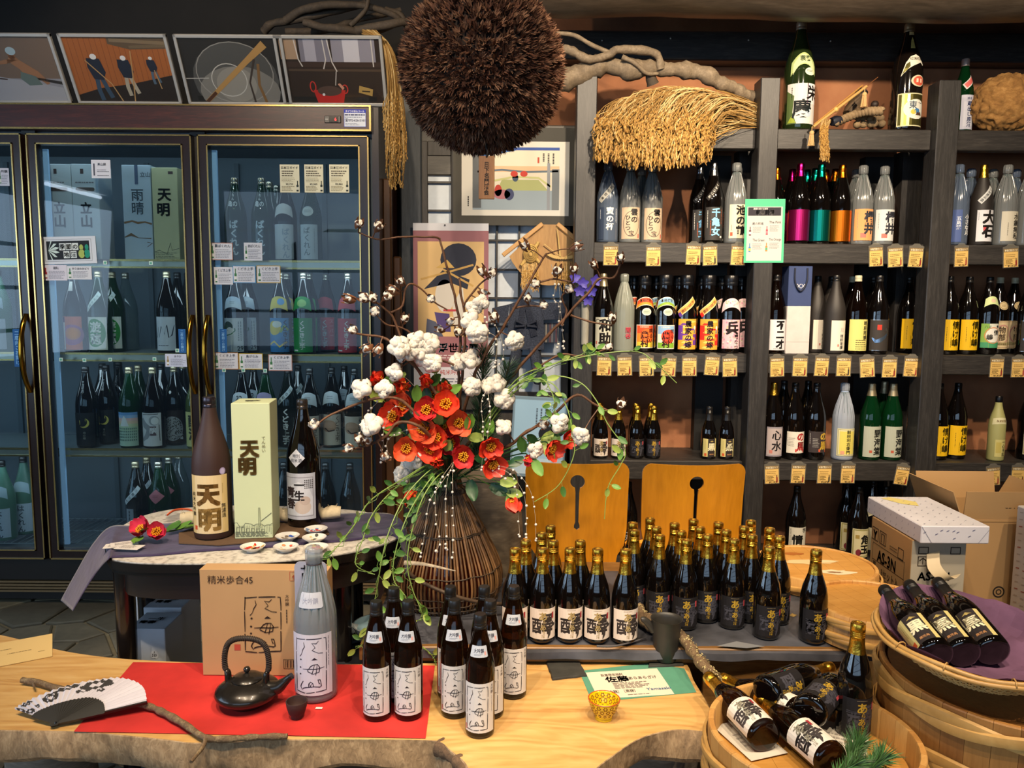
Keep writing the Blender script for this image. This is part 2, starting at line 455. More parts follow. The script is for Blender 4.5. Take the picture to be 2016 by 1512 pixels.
 # left of the shelves: dark upright and the paper screen
struct(MB().box((-.535,4.16,1.4),(.11,.12,2.8),bev=.006).build('trim_3',wood('bluewood','#20242a','#3d434a','#2e343a',(12,12,1.2),5,.5,.25)))
struct(MB().box((-.06,4.185,2.29),(.86,.09,.26),bev=.006).build('trim_4',wood('greywood','#3b3834','#5d5952','#4b4843',(1.2,10,10),4,.5,.25)))
struct(MB().box((.36,4.1,1.5),(.06,.2,1.6)).build('trim_5',BLACKWOOD_V))
shoji=thing('paper_screen','dark lattice sliding screen with white paper panes behind the flowers','screen',(0,4.15,0))
SW=wood('screenwood','#292623','#46413b','#35312d',(12,12,1.2),5,.5,.2)
def sj(name,x0,x1,z0,z1,y=0,d=.035,m=SW,bev=.003):
 return MB().box(((x0+x1)/2,y,(z0+z1)/2),(x1-x0,d,z1-z0),bev=bev).build(name,m,shoji)
xa,xb,xc,xd=Xp(820,420,4.13),Xp(842,420,4.13),Xp(888,420,4.13),Xp(1134,500,4.13)
ztop=PY(850,277,4.13).z
sj('stile',xa,xb,.1,ztop); sj('stile',xc,xc+.035,.1,ztop,-.01); sj('stile',xd-.06,xd,.1,ztop)
sj('rail',xb,xc,ztop-.075,ztop); sj('rail',xc+.035,xd-.06,ztop-.08,ztop)
zb=PY(1000,772,4.13).z
sj('rail',xb,xd-.06,zb-.1,zb); sj('kick_panel',xb,xd-.06,.1,zb-.1,.012,.012)
zz=[PY(865,y,4.13).z for y in (303,358,414,472,530,586,642,700,772)]
paper=plain('#c9d2dc',.8,var=.05,scale=30)
cx_=[xb,xc]; gx=[xc+.035]+[Xp(p,500,4.13) for p in (933,978,1022,1066,1110)]+[xd-.06]
for a,b in [(xb,xc)]+list(zip(gx[:-1],gx[1:])):
 for k in range(len(zz)-1):
  MB().box(((a+b)/2,.012,(zz[k]+zz[k+1])/2),(b-a,.004,zz[k]-zz[k+1]-.0)).build('paper_pane',paper,shoji)
for x in gx[1:-1]:sj('muntin',x-.005,x+.005,zb,ztop-.08,.0,.018,SW,0)
for z in zz[1:-1]:
 sj('muntin',xb,xc,z-.005,z+.005,-.001,.018,SW,0); sj('muntin',xc+.035,xd-.06,z-.005,z+.005,-.001,.018,SW,0)
 # brown planks leaning against the wall beside the fridge
for i,(p0,p1,y0,y1,c,lab) in enumerate([(757,774,352,1075,'#5b3c22','tall brown plank leaning at the fridge side, left one of two'),(776,792,505,1075,'#6a4527','shorter brown plank with rounded top beside the fridge, right one of two')]):
 Yk=3.74+i*.08; a=PY(p0,700,Yk); b=PY(p1,700,Yk); zt=PY(p0,y0,Yk).z
 o=MB().box((0,0,zt/2),(b.x-a.x,.03,zt),bev=.008).build('wooden_plank',wood('plank'+str(i),dk(c,.6),dk(c,1.0),None,(14,14,1),5,.55,.3),None,None,((a.x+b.x)/2,Yk,0))
 tag(o,lab,'plank')
 # ------ stone floor: irregular flags as pieces
def clip(poly,p,n):
 out=[]
 for i in range(len(poly)):
  a,b=poly[i],poly[(i+1)%len(poly)]; da=(a[0]-p[0])*n[0]+(a[1]-p[1])*n[1]; db=(b[0]-p[0])*n[0]+(b[1]-p[1])*n[1]
  if da<=0:out.append(a)
  if (da<0)!=(db<0) and da!=db:
   t=da/(da-db); out.append((a[0]+(b[0]-a[0])*t,a[1]+(b[1]-a[1])*t))
 return out
rs=random.Random(5); seeds=[]
for i in range(16):
 for j in range(8):seeds.append((-3.1+i*.26+rs.uniform(-.11,.11)+(j%2)*.12,2.2+j*.225+rs.uniform(-.09,.09)))
stone_ms=[wood('flag%d'%k,a,b_,None,(1,1,1),5,.5,.25,1) for k,(a,b_) in enumerate([('#575245','#7d7563'),('#5f594a','#857c68'),('#4e4a40','#6f6a5a'),('#66614f','#8c846c')])]
for i,s in enumerate(seeds):
 poly=[(s[0]-.5,s[1]-.5),(s[0]+.5,s[1]-.5),(s[0]+.5,s[1]+.5),(s[0]-.5,s[1]+.5)]
 for q in seeds:
  if q is not s and abs(q[0]-s[0])<.9 and abs(q[1]-s[1])<.9:
   m=((q[0]+s[0])/2,(q[1]+s[1])/2); n=(q[0]-s[0],q[1]-s[1]); l=math.hypot(*n); n=(n[0]/l,n[1]/l)
   poly=clip(poly,(m[0]-n[0]*.008,m[1]-n[1]*.008),n)
   if not poly:break
 if len(poly)<3:continue
 cx=sum(p[0] for p in poly)/len(poly); cy=sum(p[1] for p in poly)/len(poly); n=len(poly); h=rs.uniform(.0,.004)
 vs=[(p[0],p[1],-.012) for p in poly]+[(p[0],p[1],-.004+h) for p in poly]+[(cx+(p[0]-cx)*.93,cy+(p[1]-cy)*.93,h) for p in poly]
 fs=[(k,(k+1)%n,n+(k+1)%n,n+k) for k in range(n)]+[(n+k,n+(k+1)%n,2*n+(k+1)%n,2*n+k) for k in range(n)]+[tuple(range(2*n,3*n))]
 MB().add(vs,fs).build('stone',stone_ms[i%4],FL)
 # === DRINK FRIDGE with three glass doors
YF=3.62
fr_=thing('display_fridge','long dark wine fridge with three gold trimmed glass doors','fridge',(0,YF,0))
def fb(name,x0,x1,z0,z1,y0,y1,m,par=None,bev=0):
 return MB().box(((x0+x1)/2,(y0+y1)/2,(z0+z1)/2),(abs(x1-x0),abs(y1-y0),abs(z1-z0)),bev=bev).build(name,m,par or fr_)
MAH=wood('mahogany','#200c08','#5a2416','#38150d',(1,12,12),5,.42,.1)
MAHD=wood('mahogany_dark','#170d0b','#2a1611',None,(10,10,1),5,.28,.05)
GOLD=plain('#c9a96a',.25,.95); BRASS=plain('#b0822c',.18,1.0); ALU=plain('#b9b2a0',.3,.9)
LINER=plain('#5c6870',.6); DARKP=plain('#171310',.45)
xr=Xp(733,300,YF); xl=-3.35
zt=PY(400,208,YF).z; zh=PY(400,258,YF).z; zd1=PY(400,267,YF).z; zd0=PY(200,1099,YF).z; zk=PY(200,1142,YF).z
fb('top_panel',xl,xr,zt-.03,zt,.01,.6,DARKP); fb('header_panel',xl,xr,zh,zt,-.02,.03,MAH)
fb('gold_trim',xl,xr,zt-.006,zt+.001,-.026,-.018,GOLD); fb('gold_trim',xl,xr,zh-.001,zh+.007,-.026,-.018,GOLD); fb('gold_trim',xr-.008,xr,zh,zt,-.027,-.018,GOLD)
fb('side_panel',xr,xr+.03,.02,zt,-.005,.6,MAHD); fb('side_panel',xl-.03,xl,.02,zt,-.005,.6,MAHD)
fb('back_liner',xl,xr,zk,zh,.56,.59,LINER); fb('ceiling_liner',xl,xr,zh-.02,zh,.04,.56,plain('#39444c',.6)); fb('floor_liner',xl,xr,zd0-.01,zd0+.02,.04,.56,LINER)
fb('side_liner',xr-.025,xr,zd0,zh,.05,.56,LINER)
fb('base_panel',xl,xr,zk,zd0-.004,.0,.05,DARKP); fb('toe_kick',xl,xr,.0,zk-.1,.12,.16,DARKP)
for k,y in enumerate((1146,1152,1158,1164)):
 z=PY(300,y,YF+.01).z; fb('grille_slat',xl,xr,z-.0045,z+.0045,.0,.03,plain('#8a7556',.35,.5))
fb('grille_back',xl,xr,zk-.11,zk,.035,.05,DARKP)
GLASS=clear('fridge_glass','#dfe8ea','#8fb4d8',.012,.015,1.0,1.5)
def door(x0,x1,hx):
 d=MB(); w=.047
 d.box(((x0+x1)/2,0,zd1-w/2),(x1-x0,.035,w)).box(((x0+x1)/2,0,zd0+w/2),(x1-x0,.035,w))
 d.box((x0+w/2,0,(zd0+zd1)/2),(w,.035,zd1-zd0-2*w)).box((x1-w/2,0,(zd0+zd1)/2),(w,.035,zd1-zd0-2*w))
 o=d.build('door',MAHD,fr_)
 for e,nm in ((0,'gold_trim'),(w-.006,'gold_trim')):
  t=MB(); a,b,c,f=x0+e,x1-e,zd0+e,zd1-e; q=.006
  t.box(((a+b)/2,-.0195,f-q/2),(b-a,.006,q)).box(((a+b)/2,-.0195,c+q/2),(b-a,.006,q)).box((a+q/2,-.0195,(c+f)/2),(q,.006,f-c)).box((b-q/2,-.0195,(c+f)/2),(q,.006,f-c))
  t.build(nm,GOLD,o)
 MB().box(((x0+x1)/2,0,(zd0+zd1)/2),(x1-x0-2*w,.004,zd1-zd0-2*w)).build('door_glass',GLASS,o)
 z1,z0=PY(382,622,YF).z,PY(382,772,YF).z
 pts=[(hx+.0,-.02-.055*math.sin(PI*k/12)**.7,z1+(z0-z1)*k/12) for k in range(13)]
 MB().tube(spline(pts,2),.0115,10).build('door_handle',BRASS,o,60)
 MB().box((x0+w+.012,.03,(zd0+zd1)/2),(.022,.012,zd1-zd0-.12)).build('glow_streak',emit('streak_glow','#9cc8f4',.17),fr_)  # added glowing strip, stands in for the pale streak of light inside the frame
 return o
dx1,dx2=PY(55,265,YF).x,PY(379,270,YF).x; ex1,ex2=PY(391,270,YF).x,PY(727,280,YF).x; lx2=PY(45,262,YF).x
door(dx1,dx2,dx2-.022); door(ex1,ex2,ex1+.022); door(lx2-.93,lx2,lx2-.022)
for a,b in ((dx2,ex1),(lx2,dx1)):fb('mullion',a-.02,b+.02,zd0,zh,.02,.055,DARKP)
for a in (PY(215,700,4.15).x,PY(300,700,4.15).x,PY(470,560,4.15).x,PY(640,560,4.15).x,PY(35,800,4.15).x):fb('shelf_track',a-.012,a+.012,zd0+.03,zh-.05,.545,.56,plain('#49565e',.5))
FZ=[PY(300,y,YF+.06).z for y in (514,698,886)]; FZ.append(PY(200,1072,YF+.06).z)
for z in FZ[:3]:
 fb('shelf',xl+.02,xr-.03,z-.012,z,.07,.5,plain('#6f8088',.3))
 fb('price_rail',xl+.02,xr-.03,z-.03,z+.006,.055,.07,ALU); fb('rail_edge',xl+.02,xr-.03,z-.002,z+.008,.05,.056,GOLD); fb('rail_edge',xl+.02,xr-.03,z-.034,z-.026,.05,.056,GOLD)
rk=MB()
for i in range(70):rk.tube([(xl+.05+i*.036,.08,FZ[3]),(xl+.05+i*.036,.52,FZ[3])],.0022,4)
for y in (.08,.3,.52):rk.tube([(xl+.05,y,FZ[3]-.004),(xr-.05,y,FZ[3]-.004)],.003,4)
stuff(rk.build('wire_rack',plain('#aeb8bd',.35,.6),fr_))
for k,(z,e) in enumerate(((zh-.04,2.6),(FZ[0]-.05,2.9),(FZ[1]-.05,2.9),(FZ[2]-.05,2.6))):  # added area lights that brighten the fridge interior level by level
 l=bpy.data.lights.new('fridge_fill','AREA'); l.shape='RECTANGLE'; l.size=2.5; l.size_y=.03; l.energy=e; l.color=(.72,.88,1)
 o=bpy.data.objects.new('fridge_fill',l); C.objects.link(o); o.location=(-1.95,YF+.06,z); o.rotation_euler=(.75,0,0)
 # controller display and service sticker on the header
o=thing('temperature_display','small fridge temperature display with a red digit','display',PY(655,235,YF-.022))
MB().box((0,0,0),(.075,.006,.032),bev=.003).build('bezel',plain('#3b3735',.4),o); MB().box((.005,-.003,0),(.042,.003,.024)).build('screen',plain('#0a0606',.2),o)
put('digit',draw([('t','6',14,-7,14,emit('red_led','#ff2a2a',5))],flat),o,(0,-.0046,0)); put('mark',draw([('r',-34,-2,-20,2,'#b8b4aa')],flat),o,(0,-.0032,0))
BL='#2433a8'
sheet('service_sticker','blue and white service sticker on the fridge header','sticker',Matrix.Translation(PY(699,250,YF-.0215)),.1,.078,[('r',-48,2,48,62,'#d9dde6'),('t','ダイワの安心コール',0,65,9,'#ffffff',3,86),('l',-46,48,46,58,1,'#333a66',5),('l',-46,40,40,46,1,'#666c88',3),('t','☎092-626-5161',0,24,11,'#2a2f55',3,92),('l',-44,6,30,18,2,'#555a77',2)],BL)
# === THE SHELVES: black posts and boards
SZ=[.15,.697,1.248,1.798,2.351]
BH=.098
rack=thing('bottle_shelves','wide black stained timber shelving full of bottles','shelves',(0,0,0))
def post(px0,px1,ytop,D=.11,ph=150):
 x0,x1=Xp(px0,300,YP),Xp(px1,300,YP); zt_=PY((px0+px1)/2,ytop,YP).z
 MB().box(((x0+x1)/2,YP+D/2,zt_/2),(x1-x0,D,zt_),bev=.004).build('post',BLACKWOOD_V,rack)
 MB().box(((x0+x1)/2,(YP+D+YW)/2,1.17),(x1-x0-.02,YW-YP-D,.09)).build('side_rail',BLACKWOOD,rack)
 MB().box(((x0+x1)/2,YW-.055,1.15),(x1-x0,.105,2.3)).build('rear_post',BLACKWOOD_V,rack)
 return x0,x1
P1=post(1134,1174,149); P2=post(1493,1531,152); P3=post(1842,1885,157)
BX=[(P1[1],P2[0]),(P2[1],P3[0]),(P3[1],3.2)]
for bi,(a,b) in enumerate(BX):
 for si,z in enumerate(SZ):
  MB().box(((a+b)/2,YS+.03,z-BH/2),(b-a-.001,.06,BH),bev=.004).build('shelf_beam',BLACKWOOD_H,rack)
  MB().box(((a+b)/2,YS+.06+(YW-YS-.06)/2,z-.015),(b-a-.001,YW-YS-.06,.03)).build('shelf_board',BLACKWOOD_H,rack)
 xm=a+(b-a)*(.86 if bi<2 else .8)
 MB().box((xm,YW-.04,1.15),(.15,.07,2.25)).build('rear_post',plain('#0d0c0c',.6),rack)
 # === BOTTLES
DARKG=plain('#0a0706',.06,coat=.6); BROWNG=clear('amber_glass','#7d5626','#22140a',.30,.04); DBROWN=clear('brown_glass','#4a2410','#120804',.45,.04)
GREENG=clear('green_glass','#2f8a4a','#0b3a1c',.45,.04); MATTEB=plain('#26211e',.55); FROSTY=plain('#a8a468',.45); FROSTC=clear('frost_clear','#c8d2c8','#a9b0a6',.6,.3)
CLEARG=clear('clear_glass','#c8d4d2','#8a9a9c',.18,.04); CHOC=plain('#3a2722',.5,spec=.4)
FILM=clear('wrap_film','#b9bfc4','#b8bab8',.32,.16,1.0); FILMB=clear('wrap_film_blue','#8fa0b8','#8495b0',.36,.16,1.0); FILMI=clear('wrap_film_inner','#d8dde2','#c9cdd4',.26,.14,1.0)
GFOIL=plain('#e0b040',.27,1.0,bmp=.3,scale=140); SFOIL=plain('#c0c4cc',.2,1.0); TFOIL=plain('#a89a7c',.35,.8); BCAP=plain('#1a1817',.35); BLKFOIL=plain('#111114',.3,.2); CCAP=plain('#c9c3a2',.4); WCAP=plain('#c7cad2',.6); BLCAP=plain('#9db0d0',.55)
PROF={'issho':(397,52.5,[(0,3),(42,0),(50,3),(52.5,12),(52.5,205),(51,226),(46.5,250),(38,281),(29,310),(22,338),(18,360),(16.3,375)],[(17,366),(17.4,367),(17.4,376),(16.8,377),(17.4,378),(17.4,392),(15.5,397),(0,397.5)]),'wide':(393,52.5,[(0,3),(42,0),(50,3),(52.5,12),(52.5,200),(51,220),(46,246),(40,275),(35,305),(32.5,335),(32,352)],[(32.5,340),(33,341),(34,355),(33.2,357),(34,360),(34,388),(31,393),(0,393)]),'hakkai':(295,35.5,[(0,3),(28,0),(34,3),(35.5,8),(35.5,158),(34,178),(30,200),(24,224),(18.5,245),(15.5,262),(14.3,275)],[(15,258),(15.6,259),(15.6,268),(14.8,269),(15.2,271),(15.2,274),(14.8,275),(15.4,277),(15.4,291),(13.5,295),(0,295)]),'gold':(270,38.7,[(0,3),(30,0),(36.5,3),(38.7,9),(38.7,122),(37.5,140),(33,163),(25,186),(19,203),(16.3,218),(15,232)],[(20.3,199),(20.0,201),(18.4,210),(17.1,219),(16.3,230),(16.0,238),(16.9,239.5),(15.6,242),(16.8,244.5),(15.6,247),(16.8,249.5),(15.9,251.5),(16.5,253),(16.5,266),(15,270),(11,270),(10.5,268.6),(0,268.6)]),'slim':(300,36,[(0,3),(28,0),(34,3),(36,9),(36,165),(34,186),(28,212),(20,238),(15,262),(13.5,280)],[(14.5,272),(14.8,273),(14.8,296),(13,300),(0,300)]),}
def rad(prof):
 pr=[p for p in prof if p[0]>0]
 def f(z):
  z*=1000
  for (r0,z0),(r1,z1) in zip(pr[:-1],pr[1:]):
   if z0<=z<=z1:return (r0+(r1-r0)*(z-z0)/max(z1-z0,1e-6))*.001
  return (pr[-1][0] if z>pr[-1][1] else pr[0][0])*.001
 return f
PROF['issho_f']=(397,52.5,PROF['issho'][2],[(24.4,333),(23.2,338),(19.8,356),(18,366),(18.7,368),(17.6,371),(18.6,374),(17.6,377),(18.4,380),(17.7,383),(17.7,392),(15.5,397),(0,397.5)])
def wrapprof(r,h):
 k=h/397; return [(0,1),(r-4,-0),(r+1.2,5),(r+1.6,14),(r+1.6,205*k),(r,226*k),(r-5,250*k),(r-13,281*k),(r-22,310*k),(r-29,334*k),(r-34.0,352*k),(r-34.5,356*k),(r-31,360*k),(r-30.5,375*k),(r-31.2,393*k),(r-37,399*k),(0,400*k)]
def pleat(r,z,a):
 t=min(max((z-190)/120,0),1); w=0 if z>352 else 1
 return r*(1+(.10*t*w*(.7*(abs(math.sin(8.5*a))*2-1.2)+.5*math.sin(31*a+1.3)) if r>3 else 0))+(.8*math.sin(9*a) if z>352 and r>5 else 0)
BC={}
# design -> (profile, glass, cap material, main label print, shoulder label print, wrapped film)
D={}
def des(key,prof,glass,cap,main=(),neck=(),film=None,scale=1.0):D[key]=(prof,glass,cap,main,neck,film,scale)
def proto(key):
 if key in BC:return BC[key]
 pn,glass,cap,main,neck,film,sc=D[key]; H,r,pr,cp=PROF[pn]; out=[]
 S=Matrix.Scale(.001,4)
 out.append(('glass_body',MB().lathe(pr,28,0,S).mesh('glass_body',glass,50)))
 if not film:out.append(('cap',MB().lathe(cp,20,0,S).mesh('cap',cap,40)))
 off=.0004
 if film:
  wp=wrapprof(r,H); out.append(('wrapping',MB().lathe(wp,108,0,S,pleat).mesh('wrapping',film,60)))
  if cap:out.append(('tie',MB().lathe([(r-33.4,352),(r-32.6,354),(r-33.4,356)],16,0,S).mesh('tie',cap,60)))
  off=.0024; fr=rad(wp)
 else:fr=rad(pr)
 r0=r*.001
 def sf(u,v,o):
  a=u/r0; q=fr(v)+off+o; return (math.sin(a)*q,-math.cos(a)*q,v)
 if main:out.append(('label',draw(main,sf,9,name='label',eps=.00012)))
 if neck:out.append(('shoulder_label',draw(neck,sf,7,name='shoulder_label',eps=.00012,vstep=8)))
 BC[key]=out; return out
def bottle(key,label,loc,rz=0,group=None,name='sake_bottle',M=None,only=None):
 sc=D[key][6]
 t=thing(name,label,'bottle',loc,rz,group,M)
 if sc!=1:t.scale=(sc*1.07,sc*1.07,sc) if sc>1.3 else (sc,sc,sc)
 for nm,me in proto(key):
  if only and nm not in only:continue
  put(nm,me,t)
 return t
INK='#1b1715'
def crescent(z0,z1,hw,c,dip=14,L=1,n=14):
 """a shoulder label with rising arched top and dipped sides"""
 top=[(-hw+2*hw*i/n,z1-(abs(-1+2*i/n)**2)*dip*1.4) for i in range(n+1)]
 bot=[(-hw+2*hw*i/n,z0-(abs(-1+2*i/n)**2)*dip*1.6) for i in range(n+1)]
 return ('p',bot+top[::-1],c,L)
def sash(x0,z0,x1,z1,w,c,L=1):
 dx,dz=x1-x0,z1-z0; d=math.hypot(dx,dz); nx,nz=-dz/d*w/2,dx/d*w/2
 return ('p',[(x0-nx,z0-nz),(x1-nx,z1-nz),(x1+nx,z1+nz),(x0+nx,z0+nz)],c,L)
def sasht(txt,x0,z0,x1,z1,h,c):
 n=len(txt); a=math.degrees(math.atan2(z1-z0,x1-x0)); return [('t',ch,x0+(x1-x0)*(i+.5)/n-math.sin(math.radians(a))*-h*.35,z0+(z1-z0)*(i+.5)/n-h*.35,h,c,3,None,a) for i,ch in enumerate(txt)]
 # ---- the brushed mountain mark used on carton and bottles, in a frame x -w/2..w/2, y 0..h
HK=[([(475,487),(482,520),(465,545),(452,580),(434,598)],5),([(598,478),(578,497),(543,492),(562,514),(570,527),(545,545),(596,570),(632,573)],5),([(462,691),(520,688),(580,690),(642,682)],6),([(502,703),(530,668),(552,656),(588,655),(604,680),(598,714),(552,726),(506,706)],6),([(562,655),(550,700),(540,728)],5),([(584,655),(578,700),(570,736)],5),([(464,783),(446,808),(438,826),(452,850),(462,838),(486,830),(552,822),(602,830),(614,824),(610,790),(604,773),(588,772),(592,790),(600,806)],7),([(510,828),(513,800),(528,786),(546,796),(553,826)],6),([(516,800),(534,828)],4),([(545,796),(518,824)],4)]
def hak(cx,y0,w,h,c,L=4):
 def T(p):return (cx+(p[0]-528)/266*w,y0+(866-p[1])/402*h)
 k=w/266; out=[]
 for pts,ww in HK:
  n=len(pts); out.append(('s',[T(p) for p in pts],[ww*k*(.8+.7*math.sin(i*2.1)**2) for i in range(n)],c,L))
 for x,y in ((445,620),(440,680),(438,731)):out.append(('d',*T((x,y)),8*k,7*k,c,L))
 out.append(('p',[T(p) for p in ((538,621),(562,603),(590,621))],c,L))
 for a,b,e in (((398,470),(490,462),6),((500,463),(625,460),7),((640,461),(664,463),5),((402,462),(396,560),6),((395,570),(394,720),6),((393,735),(392,858),7),((661,466),(664,560),6),((662,572),(660,700),6),((659,712),(656,862),7),((392,866),(480,873),7),((490,873),(560,866),6),((570,865),(658,861),7)):
  out.append(('s',[T(a),T(((a[0]+b[0])/2+1,(a[1]+b[1])/2)),T(b)],[e*k,e*k*1.3,e*k*.9],c,L))
 return out
 # ---- shelf designs
foil=lambda key,hx,hc:des(key,'issho_f',DARKG,plain(hx,.22,1.0),[('r',-88,16,88,168,'!'+hc)])
foil('magenta','#d01e7c','#c42a78'); foil('teal','#0e8f7e','#0b7f74'); foil('orange','#e07a1c','#d8751a')
des('w_takara','issho',CLEARG,None,[('r',-50,14,-22,172,'#39465e'),('v','寳の杯',6,172,38,'#f2f2f0',8),('lv',34,90,44,165,2,'#c9d0da'),('lv',-44,110,-36,160,1,'#c9d0da')],[sash(-45,200,30,285,24,'#b9b9b2')]+sasht('本格焼酎',-38,208,24,278,15,'#3a3a3a'),FILMB)
des('w_kumo','issho',CLEARG,DARKP,[('r',-47,18,47,174,'#c4ab90'),('o',2,92,38,62,3,'#6d6257'),('v','雲の',16,168,36,'#33302e',8),('v','ひとつ',-14,136,26,'#33302e',6),('v','宝',2,60,28,'#33302e',4),('r',36,24,42,44,'#b04038',3)],[],FILM)
des('d_senki','issho_f',DARKG,SFOIL,[('r',-46,14,50,176,'#35322f'),('v','千亀女',8,172,46,'#8fd4ff',8),('lv',-38,70,-30,160,1,'#d8d4c8'),('lv',-22,40,-14,110,1,'#c0542a'),('lv',36,60,42,165,1,'#c0542a'),('r',32,26,44,36,'#e6e2d6',3)],[sash(-40,215,34,300,24,'#2b2724')]+sasht('かこいぞく',-34,222,28,292,13,'#e9e5da'))
des('w_ike','issho',CLEARG,DARKP,[('r',-40,24,50,190,'#ddd2b4'),('v','池の鶴',14,186,50,'#24211f',9),('lv',-30,60,-24,90,1,'#6a6250'),('r',-34,36,-22,54,'#c05a40',3)],[],FILM)
for k,c in (('w_sakurai_o','#e8a265'),('w_sakurai_w','#dcdad4')):
 des(k,'issho',CLEARG,DARKP,[('r',-52,22,46,178,c),('v','櫻井',20,168,58,'#3b3c44',10),('r',-22,36,4,58,'#d0786a',3),('lv',-6,60,2,110,1,'#55504a'),('lv',-40,60,-34,160,1,'#8a857c')],[],FILM)
des('w_blue','issho',CLEARG,DARKP,[('r',-60,14,-2,172,'#4c5f94'),('v','小さな月',24,150,26,'#f2f2f0',6),('v','五島麓',-16,140,22,'#dfe4ee',4)],[],FILMB)
des('d_oishi','issho_f',MATTEB,GFOIL,[('r',-44,18,50,172,'#dedde0'),('v','大石',14,170,68,INK,12),('r',-14,70,2,90,'#c84f52',3),('lv',-38,110,-34,160,1,'#4a4a4a')],[sash(-38,210,34,285,26,'#cfd0cd')]+sasht('特別限定酒',-32,214,30,278,14,'#222222'))
des('w_suikyo','issho',CLEARG,DARKP,[('r',-42,20,52,166,'#cfc7b2'),('v','水鏡無私',26,156,32,'#3a3733',6),('lv',-18,40,-10,110,1,'#6a6456')],[],FILM)
des('w_yellow','issho',CLEARG,DARKP,[('r',-30,24,60,178,'#cfc27a'),('v','古酒',6,150,40,'#3a3733',6)],[],FILM)
des('w_plain','issho',CLEARG,DARKP,[('r',-46,22,46,170,'#b5ada0')],[],FILM)
des('wasuke','issho_f',DARKG,TFOIL,[('r',-46,18,46,178,'#c3c3b4'),('v','和助',6,170,68,INK,10),('o',-32,156,11,11,3,INK),('r',-42,42,-34,58,'#b56050',3)])
des('frost_red','issho',FROSTC,None,[('v','間谷',14,128,30,'#d0475a',6)],[],clear('wrap_frost','#c2c8be','#a9ada2',.5,.2,.8))
def nouson(key,top,mid,bot,sun,nk1,nk2):
 des(key,'wide',DARKG,BLKFOIL,[('r',-50,20,50,140,'#e8ded0'),('r',-46,24,46,136,top,2),('r',-46,24,46,96,mid,3),('r',-46,24,46,52,bot,4),('d',8,82,36,36,sun,5),('v','明るい',30,120,25,'#2a0f08',7),('v','農村',-4,108,42,'#2a0f08',10),('t','全国酒造組合',-6,126,7,'#f0e2c8',0,60)],[crescent(240,282,60,'#e8e2d2'),crescent(243,279,57,nk1,14,2),crescent(243,256,57,nk2,14,3)]+[('t',ch,-30+i*20,256,17,'#23140c',3) for i,ch in enumerate('本格焼酎')]+[('d',4,206,25,19,'#d9ddd2',1),('d',4,206,20,14,'#b4c0ac',2),('l',-10,202,18,212,2,'#6f8068')])
nouson('nouson_r','#e0502a','#ea8a2c','#e9c23c','#ee6a28','#d9532a','#e6952f'); nouson('nouson_b','#8fb4d6','#dce6c8','#7fae32','#e8452a','#8db8d8','#93b13a')
def yome(key,base):
 it=[('r',-52,18,52,172,'#e9a53a')]
 rr=random.Random(3)
 for i in range(11):
  y=26+i*13; x=-52+rr.random()*50; it.append(('p',[(x,y),(x+20,y-3),(x+50 if x<0 else 52,y),(min(x+46,52),y+6),(x+12,y+8)],base if i%2 else '#f0c868',2))
 it+=[('r',-52,66,-26,140,base,3),('d',-40,120,12,14,base,4),('r',28,40,52,96,base,3),('v','農家の嫁',2,164,35,'#1c1016',8),('d',38,128,7,10,'#efe2d6',5),('p',[(30,100),(44,100),(42,122),(33,122)],'#8a8078',5),('d',34,72,7,9,'#ea8a2c',5)]
 des(key,'wide',DARKG,BLKFOIL,it,[sash(-52,196,42,272,34,'#e0d3a8'),sash(-51,197,41,271,28,'#dfae55',2),sash(-50,188,-36,199,22,base,3)]+sasht('農家の嫁焼酎',-34,206,36,264,15,'#7a2a20'))
yome('yome_p','#6a3a96'); yome('yome_r','#dc2c20')
rr_=random.Random(11)
des('hyo','wide',DARKG,BLKFOIL,[('r',-50,24,50,170,'#e2b6bd')]+[('d',-46+rr_.random()*92,28+rr_.random()*138,5,5,rr_.choice(['#d98da4','#efd5d4','#c9b58e','#b9a7a0']),2) for _ in range(46)]+[('v','兵',4,162,70,'#201618',9),('v','霧なつ',26,96,26,'#201618',5)],[crescent(232,278,58,'#e6c4c4',18)]+[('d',-40+rr_.random()*80,240+rr_.random()*22,4,4,rr_.choice(['#d98da4','#efd5d4','#a9b58e']),2) for _ in range(24)])
des('fujisai','issho',DBROWN,BCAP,[('r',-44,18,62,172,'#dcd8da'),('v','不二才',14,168,48,'#141012',13),('l',-20,22,40,28,1,'#55504a')])
des('matte','issho',MATTEB,BCAP,[('r',-34,18,52,170,'#ddd3c2'),('t','XX',22,112,22,'#b29c98',0,20),('v','晴耕雨讀',20,100,19,'#2b2726',4),('r',-2,38,6,50,'#c47a6a',3)])
des('seikou','issho',DBROWN,CCAP,[('r',-54,18,54,176,'#d8cc78'),('v','晴耕雨讀',28,168,24,'#3a3424',5),('l',-20,22,52,76,5,'#6f6840')])
des('ichi','issho',DARKG,BCAP,[('r',-60,18,60,176,'#37322f'),('r',-60,172,60,176,'!9a9a9a',2),('r',-60,18,60,22,'!9a9a9a',2),('r',-24,124,-2,150,'#b8382a',3),('s',[(-48,84),(-30,66),(-10,70),(16,88),(34,110)],[5,16,20,16,4],'!8ea6c2',3),('s',[(20,130),(32,118),(28,104),(40,92)],[12,8,5,3],'!a8a8a0',3)])
def nasake(key,rot):
 des(key,'issho',DARKG,BCAP,[('r',-54,22,50,178,'#e8b818'),('v','情け嶋',18+rot,170,44,'#2a2408',6),('lv',40,100,48,170,1,'#4a4010'),('lv',-30,40,-24,140,1,'#4a4010'),('lv',-10,30,-4,90,1,'#4a4010')])
nasake('yellow',0)
